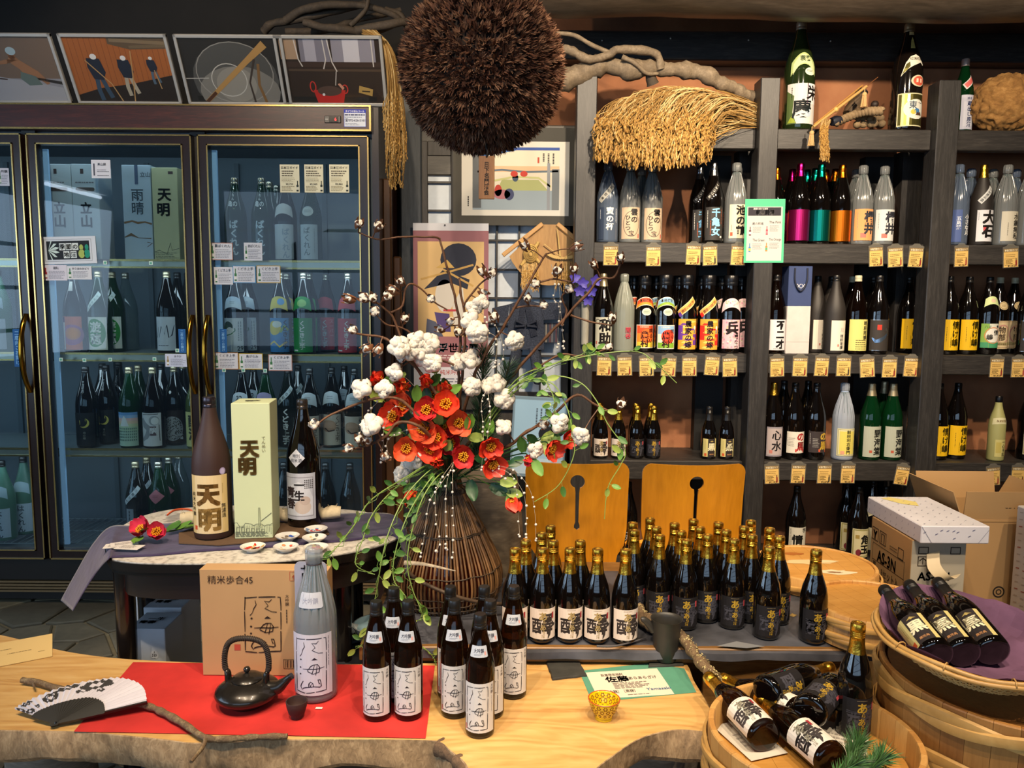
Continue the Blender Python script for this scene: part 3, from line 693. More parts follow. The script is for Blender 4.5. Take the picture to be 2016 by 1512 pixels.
des('nasake_w','issho',DARKG,BCAP,[('r',-52,34,50,158,'#dcdccb'),('r',-52,34,-14,158,'#8ab455',2),('r',-52,34,50,62,'#4a9a6c',3),('d',6,98,36,36,'#e8e4d8',4),('o',6,98,40,40,4,'#d88a5a',4),('v','情',22,126,30,INK,6),('v','嶋',-10,104,32,INK,6),('t','八丈',-20,136,14,'#4a6a3a',3),('t','麹',30,136,14,INK,5)],[crescent(258,298,46,'#cfdc9c',10),('d',4,276,16,10,'#dcc0a0',3)])
des('monobe','issho',DARKG,CCAP,[('r',-52,26,52,172,'#d3bd94'),('f',-47,31,47,167,2,'#8c6a44'),('o',0,102,38,46,7,'#c08a7c',3),('r',-44,44,44,60,'#b0a070',4),('t','琉球酒造',0,46,10,'#4a3a24',2,70),('v','物部',-4,142,38,'#4a3a2a',6),('lv',22,80,34,130,1,'#4a3a2a')],[('d',0,250,26,22,'#cdb98c',1),('o',0,250,21,17,2,'#7a643c',2),('l',-14,244,14,256,2,'#7a643c')])
des('shinsui','issho_f',DARKG,GFOIL,[('r',-46,18,46,172,'#8f8890'),('r',-42,26,42,164,'#b4a6a4',2),('v','心水',8,156,56,'#2a2628',6),('r',-30,34,-14,52,'#c0786c',3)])
des('noma_w','issho',DARKG,BLKFOIL,[('r',-50,36,54,148,'#ddd6c6'),('v','の馬',24,146,50,'#b02a28',9),('l',-40,70,-6,118,6,'#8a8478'),('r',-6,42,2,58,'#c8463a',3),('r',40,38,52,54,'#c8463a',3),('lv',-48,60,-42,140,1,'#6a645c')])
des('noma_d','issho',DARKG,BLKFOIL,[('r',-50,40,54,150,'#3a3231'),('v','の馬',28,148,48,'#c7a23a',9),('l',-30,66,4,116,6,'#a8a49c'),('r',0,44,10,58,'#c8563a',3),('r',42,40,52,56,'#c8563a',3),('lv',-46,60,-40,140,1,'#c8c4bc')])
des('maeda','issho',CLEARG,BLCAP,[('r',-44,24,50,166,'#d8d0a0'),('f',-40,28,46,162,2,'#8a8460'),('r',-32,34,44,152,'#dccb62',2),('v','前田利右衛門',10,158,21,'#332e20',6),('r',-26,32,-8,50,'#d89a7c',4)],[],clear('wrap_blue_white','#b9c4d4','#b4bcc9',.62,.3,.8))
des('yakai','issho_f',GREENG,TFOIL,[('r',-52,18,52,178,'#a9ac9a'),('v','野海棠',22,164,46,'#22221e',7),('r',-20,40,-6,54,'#b0523a',3)])
des('isshin','slim',FROSTY,BLKFOIL,[('r',-22,22,34,102,'#c9be78'),('v','一心不乱',16,100,19,'#2a2620',4),('r',-18,40,4,90,'#bfae5c',2)],[crescent(176,204,40,'#d4cda0',4)]+[('t',ch,-18+i*12,184,10,'#7a5a30',2) for i,ch in enumerate('長期貯蔵')],None,1.12)
des('kuro','gold',DARKG,BCAP,[('r',-38,14,40,108,'#cfc07c'),('r',-10,14,30,108,'#312b2b',2),('v','黒',10,86,42,'#f0e6c0',8),('t','鹿児島',10,24,7,'#c08a5a',3),('p',[(-2,92),(10,100),(22,92),(14,93),(10,90),(6,93)],'#b09a5a',4),('r',-28,18,-16,32,'#cc5a2c',3),('lv',-26,50,-22,98,1,'#7a7040')])
def yo(key,bg,kc,gc,seal):
 it=[('r',-46,14,46,104,bg)]
 it+=[('t','酉',-20,36,42,kc,8,30,0,3),('t','睪',13,36,56,kc,7,34,0,3),('s',[(-32,36),(-22,34),(-10,40),(0,50)],[3,7,5,2],kc,3),('s',[(22,50),(18,28),(14,16)],[6,8,2],kc,3),('s',[(2,46),(20,48),(40,56)],[3,6,8],kc,3),('s',[(28,64),(37,50)],[7,3],kc,3)]
 it+=[('t','あ',-1,72,24,gc,6),('t','ら',2,60,11,gc,3),('t','あ',-1,42,17,gc,5),('t','ら',2,31,10,gc,3),('v','酒',0,29,11,gc,3),('l',-14,98,14,101,1,'#8a7a5a'),('r',26,74,33,92,seal,6),('v','佐藤',29.5,91,8,'#f2e6e0',1)]
 return it
des('yo_w','gold',DARKG,GFOIL,yo('yo_w','#ddd0c4','#37302f','#a8925f','#9c2f38'))
des('yo_b','gold',DARKG,GFOIL,yo('yo_b','#1f1d1f','#45444c','#b5922e','#c04a50'))
des('yo_w2','gold',BROWNG,GFOIL,yo('yo_w','#e4ddd0','#453f3e','#8f8a78','#9c2f38'))
des('imo','issho',DARKG,BCAP,[('r',-50,40,50,188,'#cfcabb'),('v','情',-4,150,60,'#1c1a18',8),('v','芋',32,184,26,'#3a3630',5),('lv',-44,60,-34,180,2,'#7a766a')])
des('kakutama','issho',DARKG,BCAP,[('r',-50,30,50,182,'#cdc49c'),('f',-46,34,46,178,5,'#8f8a4e'),('v','角玉',16,150,52,INK,10),('r',-34,130,-14,150,'#a08a4c',3),('d',-16,56,14,18,'#7a2c38',3)])
des('plum','issho',DARKG,BCAP,[('r',-48,26,52,150,'#d0c7a8'),('p',[(0,128),(26,110),(30,80),(10,58),(-12,70),(-18,100)],'#3a1c20',3),('d',0,128,12,10,'#c08a90',4),('v','梅錦',26,130,40,INK,8)],[crescent(222,262,46,'#cfc8a8',12),('t','吟醸',0,236,20,INK,3)])
# ---- giant display bottles on the top
des('giant_a','issho',plain('#1e2a12',.08,coat=.5),plain('#b8b0a0',.4,.6),[('r',-56,20,58,164,'#d9d2cc'),('p',[(-56,20),(-20,20),(-34,60),(-30,120),(-56,140)],'#55683a',2),('p',[(-52,24),(-22,24),(-36,50)],'#9aa83c',3),('r',16,92,58,164,'#e9e4e2',3),('r',14,90,17,164,'#4a2c4a',4),('v','栄',38,158,56,INK,6),('v','慶',-2,108,72,'#141c1e',5),('d',20,60,12,16,'#b9c7d6',3),('lv',-42,96,-34,150,1,'#2a2a22')],[crescent(232,276,46,'#a9b878',26),crescent(236,270,38,'#c9cf9a',26,2),('t','蓑齊',6,246,20,'#4a5a3a',5),('d',22,206,20,14,'#d8dcc4',1),('l',8,204,36,212,2,'#4a5248')],None,1.33)
des('giant_b','issho',plain('#120d0a',.08,coat=.5),plain('#a89a7c',.4,.5),[('r',-50,14,60,134,'#cfc9a0'),('r',-46,18,56,130,'!8a8348',2),('d',14,76,44,36,'#d9d8cc',3),('t','東',2,80,26,'#3a4a5a',4),('t','一',30,92,16,INK,3),('d',4,66,10,9,'#c9b84a',4),('d',18,70,11,9,'#3f74a8',4),('p',[(12,54),(40,54),(34,66),(18,66)],'#4a3226',5)],[('p',[(-44,196),(-30,246),(-14,268),(10,276),(28,268),(46,240),(40,236),(28,246),(10,238),(-4,232),(-20,222)],'#d9d6c4',1),('p',[(-40,202),(-28,240),(-16,248),(-14,232),(-24,218)],'!8a8348',2),('t','AZUMAICHI',8,254,12,'#5a4a3a',3,50),('d',18,178,28,21,'#c9c2a4',1),('d',20,178,23,17,'#c8553e',2),('r',8,172,16,186,'#e8c8b0',3),('r',24,172,32,186,'#e8c8b0',3),('p',[(-12,300),(14,300),(12,330),(2,344),(-8,330)],'#b9a85c',1),('lv',-6,304,10,328,3,'#5a4a26'),('r',-24,352,24,364,'#cdbf8a',1)],None,1.31)
des('green_s','slim',GREENG,plain('#c8b0a4',.4,.4),[('r',-26,24,36,156,'#c3c5d6'),('r',-16,36,26,130,'#cfd1de',2),('v','蔵出し原酒',6,132,20,'#34406a',6),('t','清酒',4,138,9,'#4a5070',2)],[sash(-18,186,34,226,26,'#d8d0cc'),sash(-14,190,30,222,18,'#d86a66',2)],None,1.28)
# ---- fridge designs
des('f_sun','issho',DBROWN,TFOIL,[('r',-52,18,54,178,'#d9785e'),('d',8,90,56,50,'#b06a94',2),('d',12,96,36,30,'#d98a5a',3),('d',14,96,22,22,'#e8922e',4),('r',-40,20,-26,172,'#dfe6ea',5),('r',-40,150,-26,176,'#3a2a6a',6)],[('r',-18,300,18,345,'#b8b2a8',1)])
des('f_yuho','issho',GREENG,TFOIL,[('r',-52,18,56,176,'#dfe6dc'),('d',0,100,50,68,'#2f8f3a',2),('v','遊穂',2,154,56,'#eef4ea',8)],[sash(-48,206,32,292,24,'#c9d6d2')]+sasht('しぼりたて',-40,212,26,282,12,'#3a5a4a'))
des('f_n','issho',DBROWN,TFOIL,[('r',-50,18,54,180,'#c3ccd8'),('s',[(-40,80),(-30,130),(-26,80),(-12,134),(2,96),(14,140),(22,80),(36,92),(48,140)],[5,7,4,6,5,7,5,6,3],'#3c4250',3),('l',-34,36,40,48,1,'#6a7280')])
def moon(key):
 des(key,'issho',DARKG,BCAP,[('r',-54,14,54,176,'#1d1f22'),('d',6,126,24,24,'#c2bb5a',2),('d',-2,131,23,23,'#1d1f22',3),('v','月の桂',6,84,13,'#9a9c90',2)],[('v','三日月',0,330,20,'#b9bdc0',3)])
moon('f_moon')
des('f_city','issho',GREENG,TFOIL,[('r',-54,14,56,180,'#a9c8b4')]+[('r',-54,160-i*14,56,180-i*14,c,2+i) for i,c in enumerate(['#5f92c8','#8fb2d8','#d8b8b4','#d9c2a8','#c2cfa8','#b2cfae'])]+[('p',[(-30,112),(-16,150),(-8,164),(2,150),(14,112)],'#d9dfe0',9)]+[('r',-50+i*8.4,40+k*14,-45+i*8.4,48+k*14,'#5a7a72',9) for i in range(12) for k in range(5)])
des('f_cell','issho',DBROWN,TFOIL,[('r',-54,14,54,178,'#c9cdd0'),('d',20,140,24,24,'#9aa0a6',2),('d',24,138,18,18,'#d9dcde',3),('s',[(-46,150),(-30,120),(0,96),(-20,60),(-50,40)],[18,30,36,24,14],'#8a8f96',2),('r',0,66,28,112,'#5a4a52',4),('v','醸',14,108,34,'#d9dcde',4),('s',[(-40,170),(40,172)],3,INK,3),('s',[(42,120),(44,40)],3,INK,3)])
rr_=random.Random(4)
des('f_dots','issho',DARKG,TFOIL,[('r',-56,14,62,178,'#231a18'),('d',4,86,52,62,'#8f9498',2)]+[('d',4+48*math.sqrt(q)*math.cos(a),86+57*math.sqrt(q)*math.sin(a),2.4,2.4,'#2c2a2c',3) for q,a in [(rr_.random(),rr_.random()*6.28) for _ in range(150)]]+[('v','千峰',48,60,16,'#c8ccd0',3)],[('d',-6,268,8,8,'#b9c0c6',1)])
des('f_pale','issho',plain('#3a4a24',.1,coat=.4),TFOIL,[('r',-54,14,54,184,'#b9bb7c'),('v','醪酒',6,170,64,'#2b3026',10)])
des('f_sashw','issho',DARKG,TFOIL,[('r',-36,0+14,6,170,'#8c949e'),('lv',-24,30,-6,160,1,'#3a3f4a')],[sash(-44,196,40,276,22,'#c3cbd0')]+sasht('生酒原酒',-36,202,32,268,13,'#4a5560'))
des('f_dia','issho',GREENG,ALU,[('p',[(-4,30),(46,100),(-4,170),(-54,100)],'#6a3040',1),('v','魚',-2,124,50,'#2a1216',6)],[('p',[(2,196),(46,232),(2,268),(-42,232)],'#b06a74',1),('l',-16,226,20,240,2,'#7a3a44')])
des('f_clear','issho',CLEARG,ALU)
des('f_haku','issho',FROSTC if False else clear('frost_green','#9fc4b0','#5f8f7c',.6,.3),BCAP,[('r',-54,18,54,164,'#b4c4d2'),('v','はくれん',4,158,36,'#4a5a66',6)],[crescent(226,276,48,'#9fb6c2',10)])
des('f_baku','issho',GREENG,ALU,[('v','ばくれん',6,196,42,'#cfe6f6',7)],[('t','亀の',0,262,26,'#c9d6dc',4),('v','ばくれん',0,360,18,'#c9d6dc',2)])
des('f_bakuw','issho',GREENG,ALU,[('r',-46,14,46,178,'#b6c6d0'),('v','ばくれん',-6,166,34,'#5a6a70',4),('lv',26,40,32,160,1,'#7a868c')],[('d',-2,240,30,24,'#b9c4c4',1),('l',-20,232,16,248,2,'#6a7676')])
des('f_bakuv','issho',DBROWN,ALU,[('r',-56,14,52,178,'#c2cdd6'),('v','ばくれん',14,160,36,'#8fa2b4',4)],[crescent(228,276,50,'#c3c9cc',12)])
des('f_cab','issho',DARKG,ALU,[('r',-52,14,54,176,'#c3ced4'),('d',-22,134,26,26,'#2c4438',2),('d',-34,128,18,18,'#3a5a44',3),('d',-12,112,22,20,'#d8dfe0',4),('s',[(-34,92),(-4,100),(14,116),(12,128)],5,'#3f7a58',5),('lv',24,60,46,160,2,'#6a7a80'),('t','29',36,20,22,'#2c3338',3)],[crescent(228,280,48,'#b9c9d4',10),('l',-12,244,16,258,2,'#6a7a80')])
def kud(key,c,extra=()):
 des(key,'issho',DARKG,ALU,[('r',-54,14,54,178,c)]+list(extra)+[('v','くどき上手',2,166,28,'#e3ece6',6),('r',-46,20,-20,26,'#d8e0dc',3)],[crescent(226,282,50,c,10),('d',0,250,26,18,dict(g='#8fc46a').get(key[-1],c),2)])
kud('f_kg','#178a3c'); kud('f_kr','#b8323e'); kud('f_ks','#b83038',[('v','スーパー',36,170,24,'#d98a8e',3)])
des('f_blue','issho',DARKG,ALU,[('r',-54,14,54,178,'#3c86c2'),('d',-20,130,34,34,'#d8c64a',2),('d',-6,148,24,16,'#dfe6dc',3),('p',[(-54,14),(-54,80),(-30,96),(-8,66),(20,90),(54,60),(54,14)],'#2f78b8',3),('s',[(-50,50),(-20,66),(6,40),(40,64)],9,'#d8c64a',4),('s',[(10,110),(30,140),(50,120)],12,'#8fb24a',4),('v','くどき上手',34,170,28,'#1c2430',6)],[crescent(226,282,50,'#c9b84a',10),('d',16,256,20,16,'#5a94c4',2)])
des('f_22','issho',DARKG,BCAP,[('r',-54,14,54,170,'#8f98a0')],[crescent(226,282,48,'#b9c3cc',10),('t','22',0,240,26,'#2c333a',3)])
des('f_neck','issho',DARKG,BCAP,[('r',-56,14,56,168,'#c2b9ae'),('d',-10,110,40,30,'#a98a74',2),('s',[(-30,100),(-10,84),(20,90)],7,'#4a3a34',3),('v','くどき上手',34,160,26,'#4a423e',4)],[crescent(226,282,46,'#b4bcc2',10),('l',-20,244,20,262,2,'#5a6268')])
des('f_blk','issho',plain('#0d130f',.1,coat=.4),BCAP,[('v','くどき上手',0,196,36,'#dfe4e4',8),('lv',34,60,40,150,1,'#7a8480')],[sash(-50,218,44,300,24,'#b9c0be')]+sasht('昭和の酒',-42,224,36,292,16,'#2a302e'))
des('f_dark','issho',DARKG,BCAP,[('v','山和',0,170,44,'#8a9094',4)])
des('f_purple','issho',GREENG,BCAP,[],[crescent(226,282,48,'#8f86a8',10)])
# ---- foreground designs
HKN=[('p',rrect(-27,200,27,226,3),'#b9bec8',1),('t','大吟醸',0,211,9.5,'#3a3a48',1),('r',17,205,22,213,'#d89a94',2),('l',-14,204,12,209,2,'#8a8f9c')]
des('hakkai','hakkai',BROWNG,BCAP,[('r',-38,16,42,138,'#d6d3d0')]+hak(-4,24,54,104,'#221c1c')+[('v','大吟醸',35,134,8,'#5a5654',1),('lv',33,60,36,104,1,'#8a8684'),('r',-36,20,-30,34,'#c08078',3)],HKN)
des('magnum','issho',CLEARG,plain('#4a3f44',.6),[('r',-54,24,54,186,'#cfccd8')]+hak(0,34,76,140,'#2f2836')+[('lv',42,90,47,178,1,'#7a7684')],[('p',rrect(-36,252,36,290,5),'#b9bcc8',1),('t','大吟醸',0,264,14,'#9a9cae',1)],FILMI)
des('tenmei','issho',CHOC,plain('#4a4248',.25,.8),[('r',-56,20,58,184,'#d8bb80'),('r',-36,20,40,184,'#dcc496',2),('t','天',2,106,58,'#6a4a1c',13,62),('t','明',4,36,58,'#8a6a34',13,62),('v','純米大吟醸',-42,138,14,'#3a2f20',2),('v','無濾過',44,104,14,'#4a4030',2),('lv',40,124,44,160,1,'#a08a5a'),('r',-42,30,-32,42,'#c8532c',3)],[('d',44,194,9,10,'#a99ac2',1),('d',44,194,6,7,'#c0b4d4',2)],None,1.11)
des('issei','issho',DARKG,plain('#5a5350',.25,.8),[('r',-52,26,54,172,'#b7bac6'),('f',-50,36,46,160,2,'#8a8790'),('p',[(-50,60),(-44,100),(-26,134),(0,146),(30,130),(44,96),(44,40),(-50,40)],'#c9ccd6',2),('d',12,66,26,22,'#c2b4ac',3),('d',20,86,16,14,'#b9a8a0',4),('v','一生',2,152,34,'#2a2426',8),('v','青春',-28,130,36,'#3a2c2e',8)]+[('d',20+(i%5)*6,126+(i//5)*6,2,2,'#4a4648',4) for i in range(25)],[('p',[(-6,192),(22,220),(-6,248),(-34,220)],'#c9ccd6',1),('t','特別',-6,222,11,'#4a4a54',1),('t','純米酒',-6,208,11,'#4a4a54',1)],None,1.05)
# ------ stock the shelves: (design, photo column, row from the front, label)
PLACED={}
def free(zone,px,Y,z,r,ymax):
 lst=PLACED.setdefault(zone,[]); Y=min(Y,ymax-r)
 def hit(x,y):return any((x-q[0])**2+(y-q[1])**2<(r+q[2]+.0045)**2 for q in lst)
 y0=Y
 for dx in [0]+[s*k for k in range(1,40) for s in (1,-1)]:
  y=y0
  while y<=ymax-r+1e-6:
   x=XA(px+dx,y,z+.18)
   if not hit(x,y):lst.append((x,y,r)); return x,y
   y+=.008
 x=XA(px,y0,z+.18); lst.append((x,y0,r)); return x,y0
def stock(shelf,items,dy=0):
 z=SZ[shelf]
 for it in items:
  key,px,row,lab=it[:4]; extra=it[4] if len(it)>4 else 0
  r=PROF[D[key][0]][1]*.001*D[key][6]
  Y=YS+.012+dy+r+row*.112+extra
  x,Y=free(('s',shelf),px,Y,z,r+(.003 if D[key][5] else 0),YW-.08)
  bottle(key,lab,(x,Y,z+.0005),R(-.05,.05))
stock(4,[('giant_a',1572,0,'giant green bottle with arched green shoulder label and scenic white label on the top shelf'),('giant_b',1783,0,'giant dark bottle with gold square label on the top shelf'),('green_s',1896,1,'small green glass bottle with pale label half hidden behind the right top post')])
stock(3,[('w_takara',1196,0,'bluish film wrapped bottle with grey diagonal sash, first on the upper left shelf'),('w_kumo',1240,0,'film wrapped bottle with tan ringed label, beside the blue wrapped one'),('w_kumo',1283,0,'film wrapped bottle with tan ringed label, second of its pair and nearer the gap'),('w_plain',1262,1,'wrapped bottle behind the pair with tan ringed labels'),('d_senki',1376,1,'black silver capped bottle at the left rear of the cyan lettered one',0),('d_senki',1397,.9,'black silver capped bottle directly behind the cyan lettered one',.06),('d_senki',1403,0,'black bottle with silver cap and bright cyan lettering on a dark label'),('w_plain',1433,1,'wrapped bottle standing behind the cream labelled wrapped bottle'),('w_ike',1447,0,'film wrapped bottle with a cream crane label beside the green notice'),('orange',1526,1,'black bottle with orange foil cap half hidden by the second post'),('magenta',1573,0,'black bottle with a magenta metallic label and cap'),('magenta',1557,1,'black bottle with magenta cap behind the magenta labelled one'),('teal',1614,0,'black bottle with a teal metallic label and cap'),('teal',1602,1,'black bottle with teal cap just behind the teal labelled one'),('teal',1586,2,'black bottle with dim teal cap in the rear row'),('orange',1655,0,'black bottle with an orange metallic label and cap'),('orange',1641,1,'black bottle with orange cap behind the orange labelled one'),('orange',1622,2,'black bottle with dim orange cap in the rear row'),('w_sakurai_o',1696,0,'film wrapped bottle with an orange label and big grey characters'),('w_plain',1682,1,'film wrapped bottle behind the one with the orange label'),('w_sakurai_w',1738,0,'film wrapped bottle with a white label and big grey characters'),('w_blue',1884,0,'blue tinted wrapped bottle beside the third post'),('d_oishi',1932,0,'matte black bottle with gold cap, white sash and bold brush label'),('w_blue',1907,1,'bluish wrapped bottle behind and left of the gold capped matte one'),('w_plain',1950,1.1,'grey wrapped bottle behind and right of the gold capped matte one'),('w_suikyo',1979,0,'grey film wrapped bottle with a cream label of four characters'),('w_blue',1995,1,'blue wrapped bottle behind the one with the four character label'),('w_yellow',2022,0,'wrapped bottle with yellow label cut by the right picture edge'),])
PLACED[('s',2)]=[(XA(1569,YS+.07,SZ[2]+.1),YS+.07,.058)]
stock(2,[('wasuke',1187,0,'dark bottle with a pale grey two character label beside the first post'),('frost_red',1228,0,'frosted clear bottle with small red characters'),('nouson_r',1268,0,'wide necked black bottle with orange red farm label'),('nouson_r',1247,1,'black bottle behind and left of the orange red farm label'),('nouson_b',1309,0,'wide necked black bottle with blue and green farm label'),('nouson_b',1291,1,'black bottle behind the blue and green farm label'),('yome_p',1351,0,'wide necked black bottle with purple and orange label'),('yome_p',1336,1,'black bottle behind the purple and orange label'),('yome_r',1394,0,'wide necked black bottle with red and orange label'),('yome_r',1380,1,'black bottle behind the red and orange label'),('hyo',1437,0,'wide necked black bottle with pink blossom label'),('hyo',1420,1,'black bottle behind and left of the pink blossom label'),('hyo',1458,1,'black bottle behind and right of the pink blossom label'),('fujisai',1526,0,'brown bottle with bold black characters on white beside the second post'),('matte',1607,1,'matte black bottle in the rear, next to the blue and white bag'),('matte',1624,1.15,'matte black bottle in the rear behind the cream labelled matte one'),('matte',1643,0,'matte black bottle with a plain cream label'),('seikou',1666,1,'brown bottle with cream cap behind the pale yellow label'),('seikou',1686,0,'brown bottle with cream cap and pale yellow label'),('ichi',1708,1,'dark bottle behind the charcoal label with silver swoosh'),('ichi',1728,0,'dark bottle with charcoal label, red seal and silver swoosh'),('yellow',1787,1,'dark bottle with yellow label turned away near the third post',.05),('yellow',1866,.3,'dark bottle with yellow label half hidden by the third post on the middle shelf'),('yellow',1904,0,'dark bottle with bright yellow label on the middle right shelf'),('nasake_w',1944,0,'dark bottle with green and white label and pale shoulder band'),('monobe',1964,1,'dark cream capped bottle behind the beige medallion label'),('monobe',1985,0,'dark bottle with beige framed label and round shoulder medallion'),('ichi',2024,0,'dark bottle cut by the right picture edge on the middle shelf'),])
stock(1,[('yo_w',1183,0,'small gold topped bottle with white brush label, left one on the lower left shelf'),('yo_w',1218,0,'small gold topped bottle with white brush label, right one on the lower left shelf'),('yo_w',1180,1.0,'small gold topped bottle behind the left white labelled one, lower left shelf'),('yo_b',1254,0,'small gold topped bottle with black label, left one on the lower left shelf'),('yo_b',1287,0,'small gold topped bottle with black label, right one on the lower left shelf'),('yo_b',1251,.9,'small gold topped bottle behind the left black labelled one, lower left shelf'),('yo_b',1281,.9,'small gold topped bottle behind the right black labelled one, lower left shelf'),('kuro',1396,0,'small black capped bottle with tan striped label, left of a pair on lower shelf'),('kuro',1431,0,'small black capped bottle with tan striped label, right of a pair on lower shelf'),('shinsui',1521,0,'dark bottle with gold cap and greyish pink label at the second post'),('noma_w',1541,1,'dark bottle behind the white label with red characters'),('noma_w',1559,0,'dark bottle with white label and bold red characters'),('noma_d',1588,1,'dark bottle behind the brown label with gold characters'),('noma_d',1600,0,'dark bottle with brown label and bold gold characters'),('maeda',1660,0,'pale blue wrapped bottle with a yellow label'),('yakai',1713,0,'green bottle in clear film with pale label, left of the pair'),('yakai',1755,0,'green bottle in clear film with pale label, right of the pair'),('yakai',1738,1,'green bottle behind the pair in clear film'),('yellow',1846,.2,'dark bottle with yellow label half hidden by the third post on the lower shelf'),('yellow',1882,0,'dark bottle with bright yellow label on the lower right shelf'),('isshin',1963,0,'frosted yellow green bottle with small square label'),('kakutama',2026,.3,'dark bottle cut by the right picture edge on the lower shelf'),],.025)
stock(0,[('imo',1566,0,'dark bottle with pale label under the lowest shelf, alone on the left'),('kakutama',1666,1,'dark bottle behind the gold framed label under the lowest shelf'),('kakutama',1689,0,'dark bottle with gold framed cream label under the lowest shelf'),('plum',1716,1.2,'dark bottle with pale shoulder label behind the plum label'),('plum',1742,0,'dark bottle with a plum label beside the cardboard carton'),('f_dark',1236,.6,'dark bottle on the bottom board between the two chairs')],.03)
z=SZ[2]; Y=YS+.02; xa_,xb_=XA(1546,Y,z),XA(1592,Y,z); w=xb_-xa_; h=.44
t=thing('paper_bag','tall paper bag, blue above and white below, between bottles on the middle shelf','bag',((xa_+xb_)/2,Y,z+.0005))
MB().box((0,.05,.12),(w,.1,.24),bev=.002).build('white_part',plain('#c9bfba',.7,var=.06,scale=20,bmp=.2),t); MB().box((0,.05,.24+.1),(w,.1,.2),bev=.002).build('blue_part',plain('#2f3f6a',.7,var=.06,scale=20),t)
for yy in (-.003,.08):MB().tube(spline([(-.03,yy,.43),(-.028,yy-.004,.36),(0,yy-.006,.315),(.03,yy-.004,.36),(.032,yy,.43)],5),.004,7).build('handle',plain('#161c30',.7),t,60)
put('print',draw([('t','XX',4,330,22,'#c9c6cc',1),('r',-w*500,60,w*500,61,'#a8a09c')],flat),t,(0,-.0005,0))
# ------ price tags in clear sleeves
SLEEVE=clear('sleeve','#eeeae0','#e8e0cc',.14,.05)
def tagdes(seed):
 r_=random.Random(seed)
 return [('r',-21,0,21,56,'#ddb568'),('r',-21,46,21,56,'#8a7046',2),('t','本格焼酎ガイド',0,48,6.5,'#f2e6c4',3,38),('l',-16,30,16,40,2,'#6a5024',1.2),('f',-18,6,18,27,.6,'#6a5024'),('l',-15,9,6,24,4,'#4a3818',1.6),('t','¥%d,%d'%(r_.randint(1,3),r_.randint(100,990)),2,1,6,'#4a3818',2),('r',13,3,17,20,r_.choice(['#8a2f28','#33302c','#a0443a']),5),('r',14,20,16,26,'#2c2826',5)]
TG=[draw(tagdes(i),flat,name='card') for i in range(6)]
SLV=MB()
SLV.add([(p[0]*.001,.0006,p[1]*.001) for p in [(-23.5,-2),(23.5,-2),(23.5,62),(14,64),(8,70),(-8,70),(-14,64),(-23.5,62)]],[(7,6,5,4,3,2,1,0)])
SLV=SLV.mesh('sleeve',SLEEVE)
bays=['left','middle','right']; lev={3:'upper',2:'middle',1:'lower'}; nth=['first','second','third','fourth','fifth','sixth','seventh']
for bay,sh,pxs in ((0,3,(1202,1286,1364,1398,1452)),(0,2,(1189,1230,1273,1315,1357,1400,1437)),(1,3,(1725,1763,1801)),(1,2,(1530,1574,1616,1660,1708,1750,1792)),(1,1,(1520,1570,1622,1668,1772)),(2,3,(1892,1990)),(2,2,(1961,2004)),(2,1,(1955,2002))):
 for i,px in enumerate(pxs):
  z=SZ[sh]-BH-.012+R(-.004,.004); Y=YS-.004
  tilt=R(-.06,.06)-(.0 if px<1500 else .03)+(.14 if px==1772 else 0)
  t=thing('price_tag',f'yellow price tag, {nth[i]} from left on the {lev[sh]} shelf edge of the {bays[bay]} bay','price tag',(XA(px,Y,z),Y,z),0,'price tags on the shelf edges',None)
  t.rotation_euler=(R(.0,.04),tilt,R(-.1,.1)); t.scale=(1.62,1.4,1.62); put('sleeve',SLV,t); put('card',TG[(i*5+sh+bay)%6],t)
  # ------ fridge stock
YB=YF+.13
def cool(level,items):
 z=FZ[level]
 for it in items:
  key,px,row,lab=it[:4]; Y=YB+row*.115
  x,Y=free(('c',level),px,Y,z,.053,YF+.535)
  bottle(key,lab,(x,Y,z+.0005+(.004 if level==3 else 0)),R(-.06,.06))
PLACED[('c',0)]=[(XA(p,YB+.03,FZ[0]+.18),YB+.03,.063) for p in (123,175,275,330)]
cool(0,[('f_baku',464,0,'green bottle with white lettering on the glass, leftmost on the right fridge door top shelf'),('f_baku',517,0,'green bottle with white lettering on the glass, second on the right fridge door top shelf'),('f_bakuv',563,0,'brown bottle with wide pale label on the fridge top shelf'),('f_bakuw',612,0,'green bottle with an oval neck label on the fridge top shelf'),('f_baku',532,1,'green bottle behind the second lettered one on the fridge top shelf'),('f_baku',546,2,'green bottle far behind the second lettered one on the fridge top shelf'),('f_kr',365,1.6,'bottle with a red label behind the boxes at the fridge door edge')])
cool(1,[('f_sun',148,0,'brown bottle with an orange and purple sun label in the fridge'),('f_yuho',197,0,'green bottle with a green disc label in the fridge'),('f_yuho',224,1,'green bottle behind the green disc label in the fridge'),('f_clear',250,1.2,'clear bottle right of the green disc labels in the fridge'),('f_n',331,0,'brown bottle with grey brush strokes label in the fridge'),('f_dark',352,1,'dark bottle behind the grey brush strokes label in the fridge'),('f_dark',372,2,'dark bottle at the rear beside the fridge door frame'),('f_cab',464,0,'dark bottle with a cabbage picture label in the fridge'),('f_cab',489,1,'dark bottle behind the cabbage picture label'),('f_blue',553,0,'dark bottle with blue and yellow wave label in the fridge'),('f_blue',566,1,'dark bottle behind the blue and yellow wave label'),('f_kg',599,0,'dark bottle with a green label in the fridge'),('f_kg',610,1,'dark bottle behind the green label in the fridge'),('f_ks',643,0,'dark bottle with red label, left one of two in the fridge'),('f_kr',686,0,'dark bottle with red label, right one beside the fridge door edge'),('f_haku',0,0,'bottle with white label cut by the left picture edge in the fridge')])
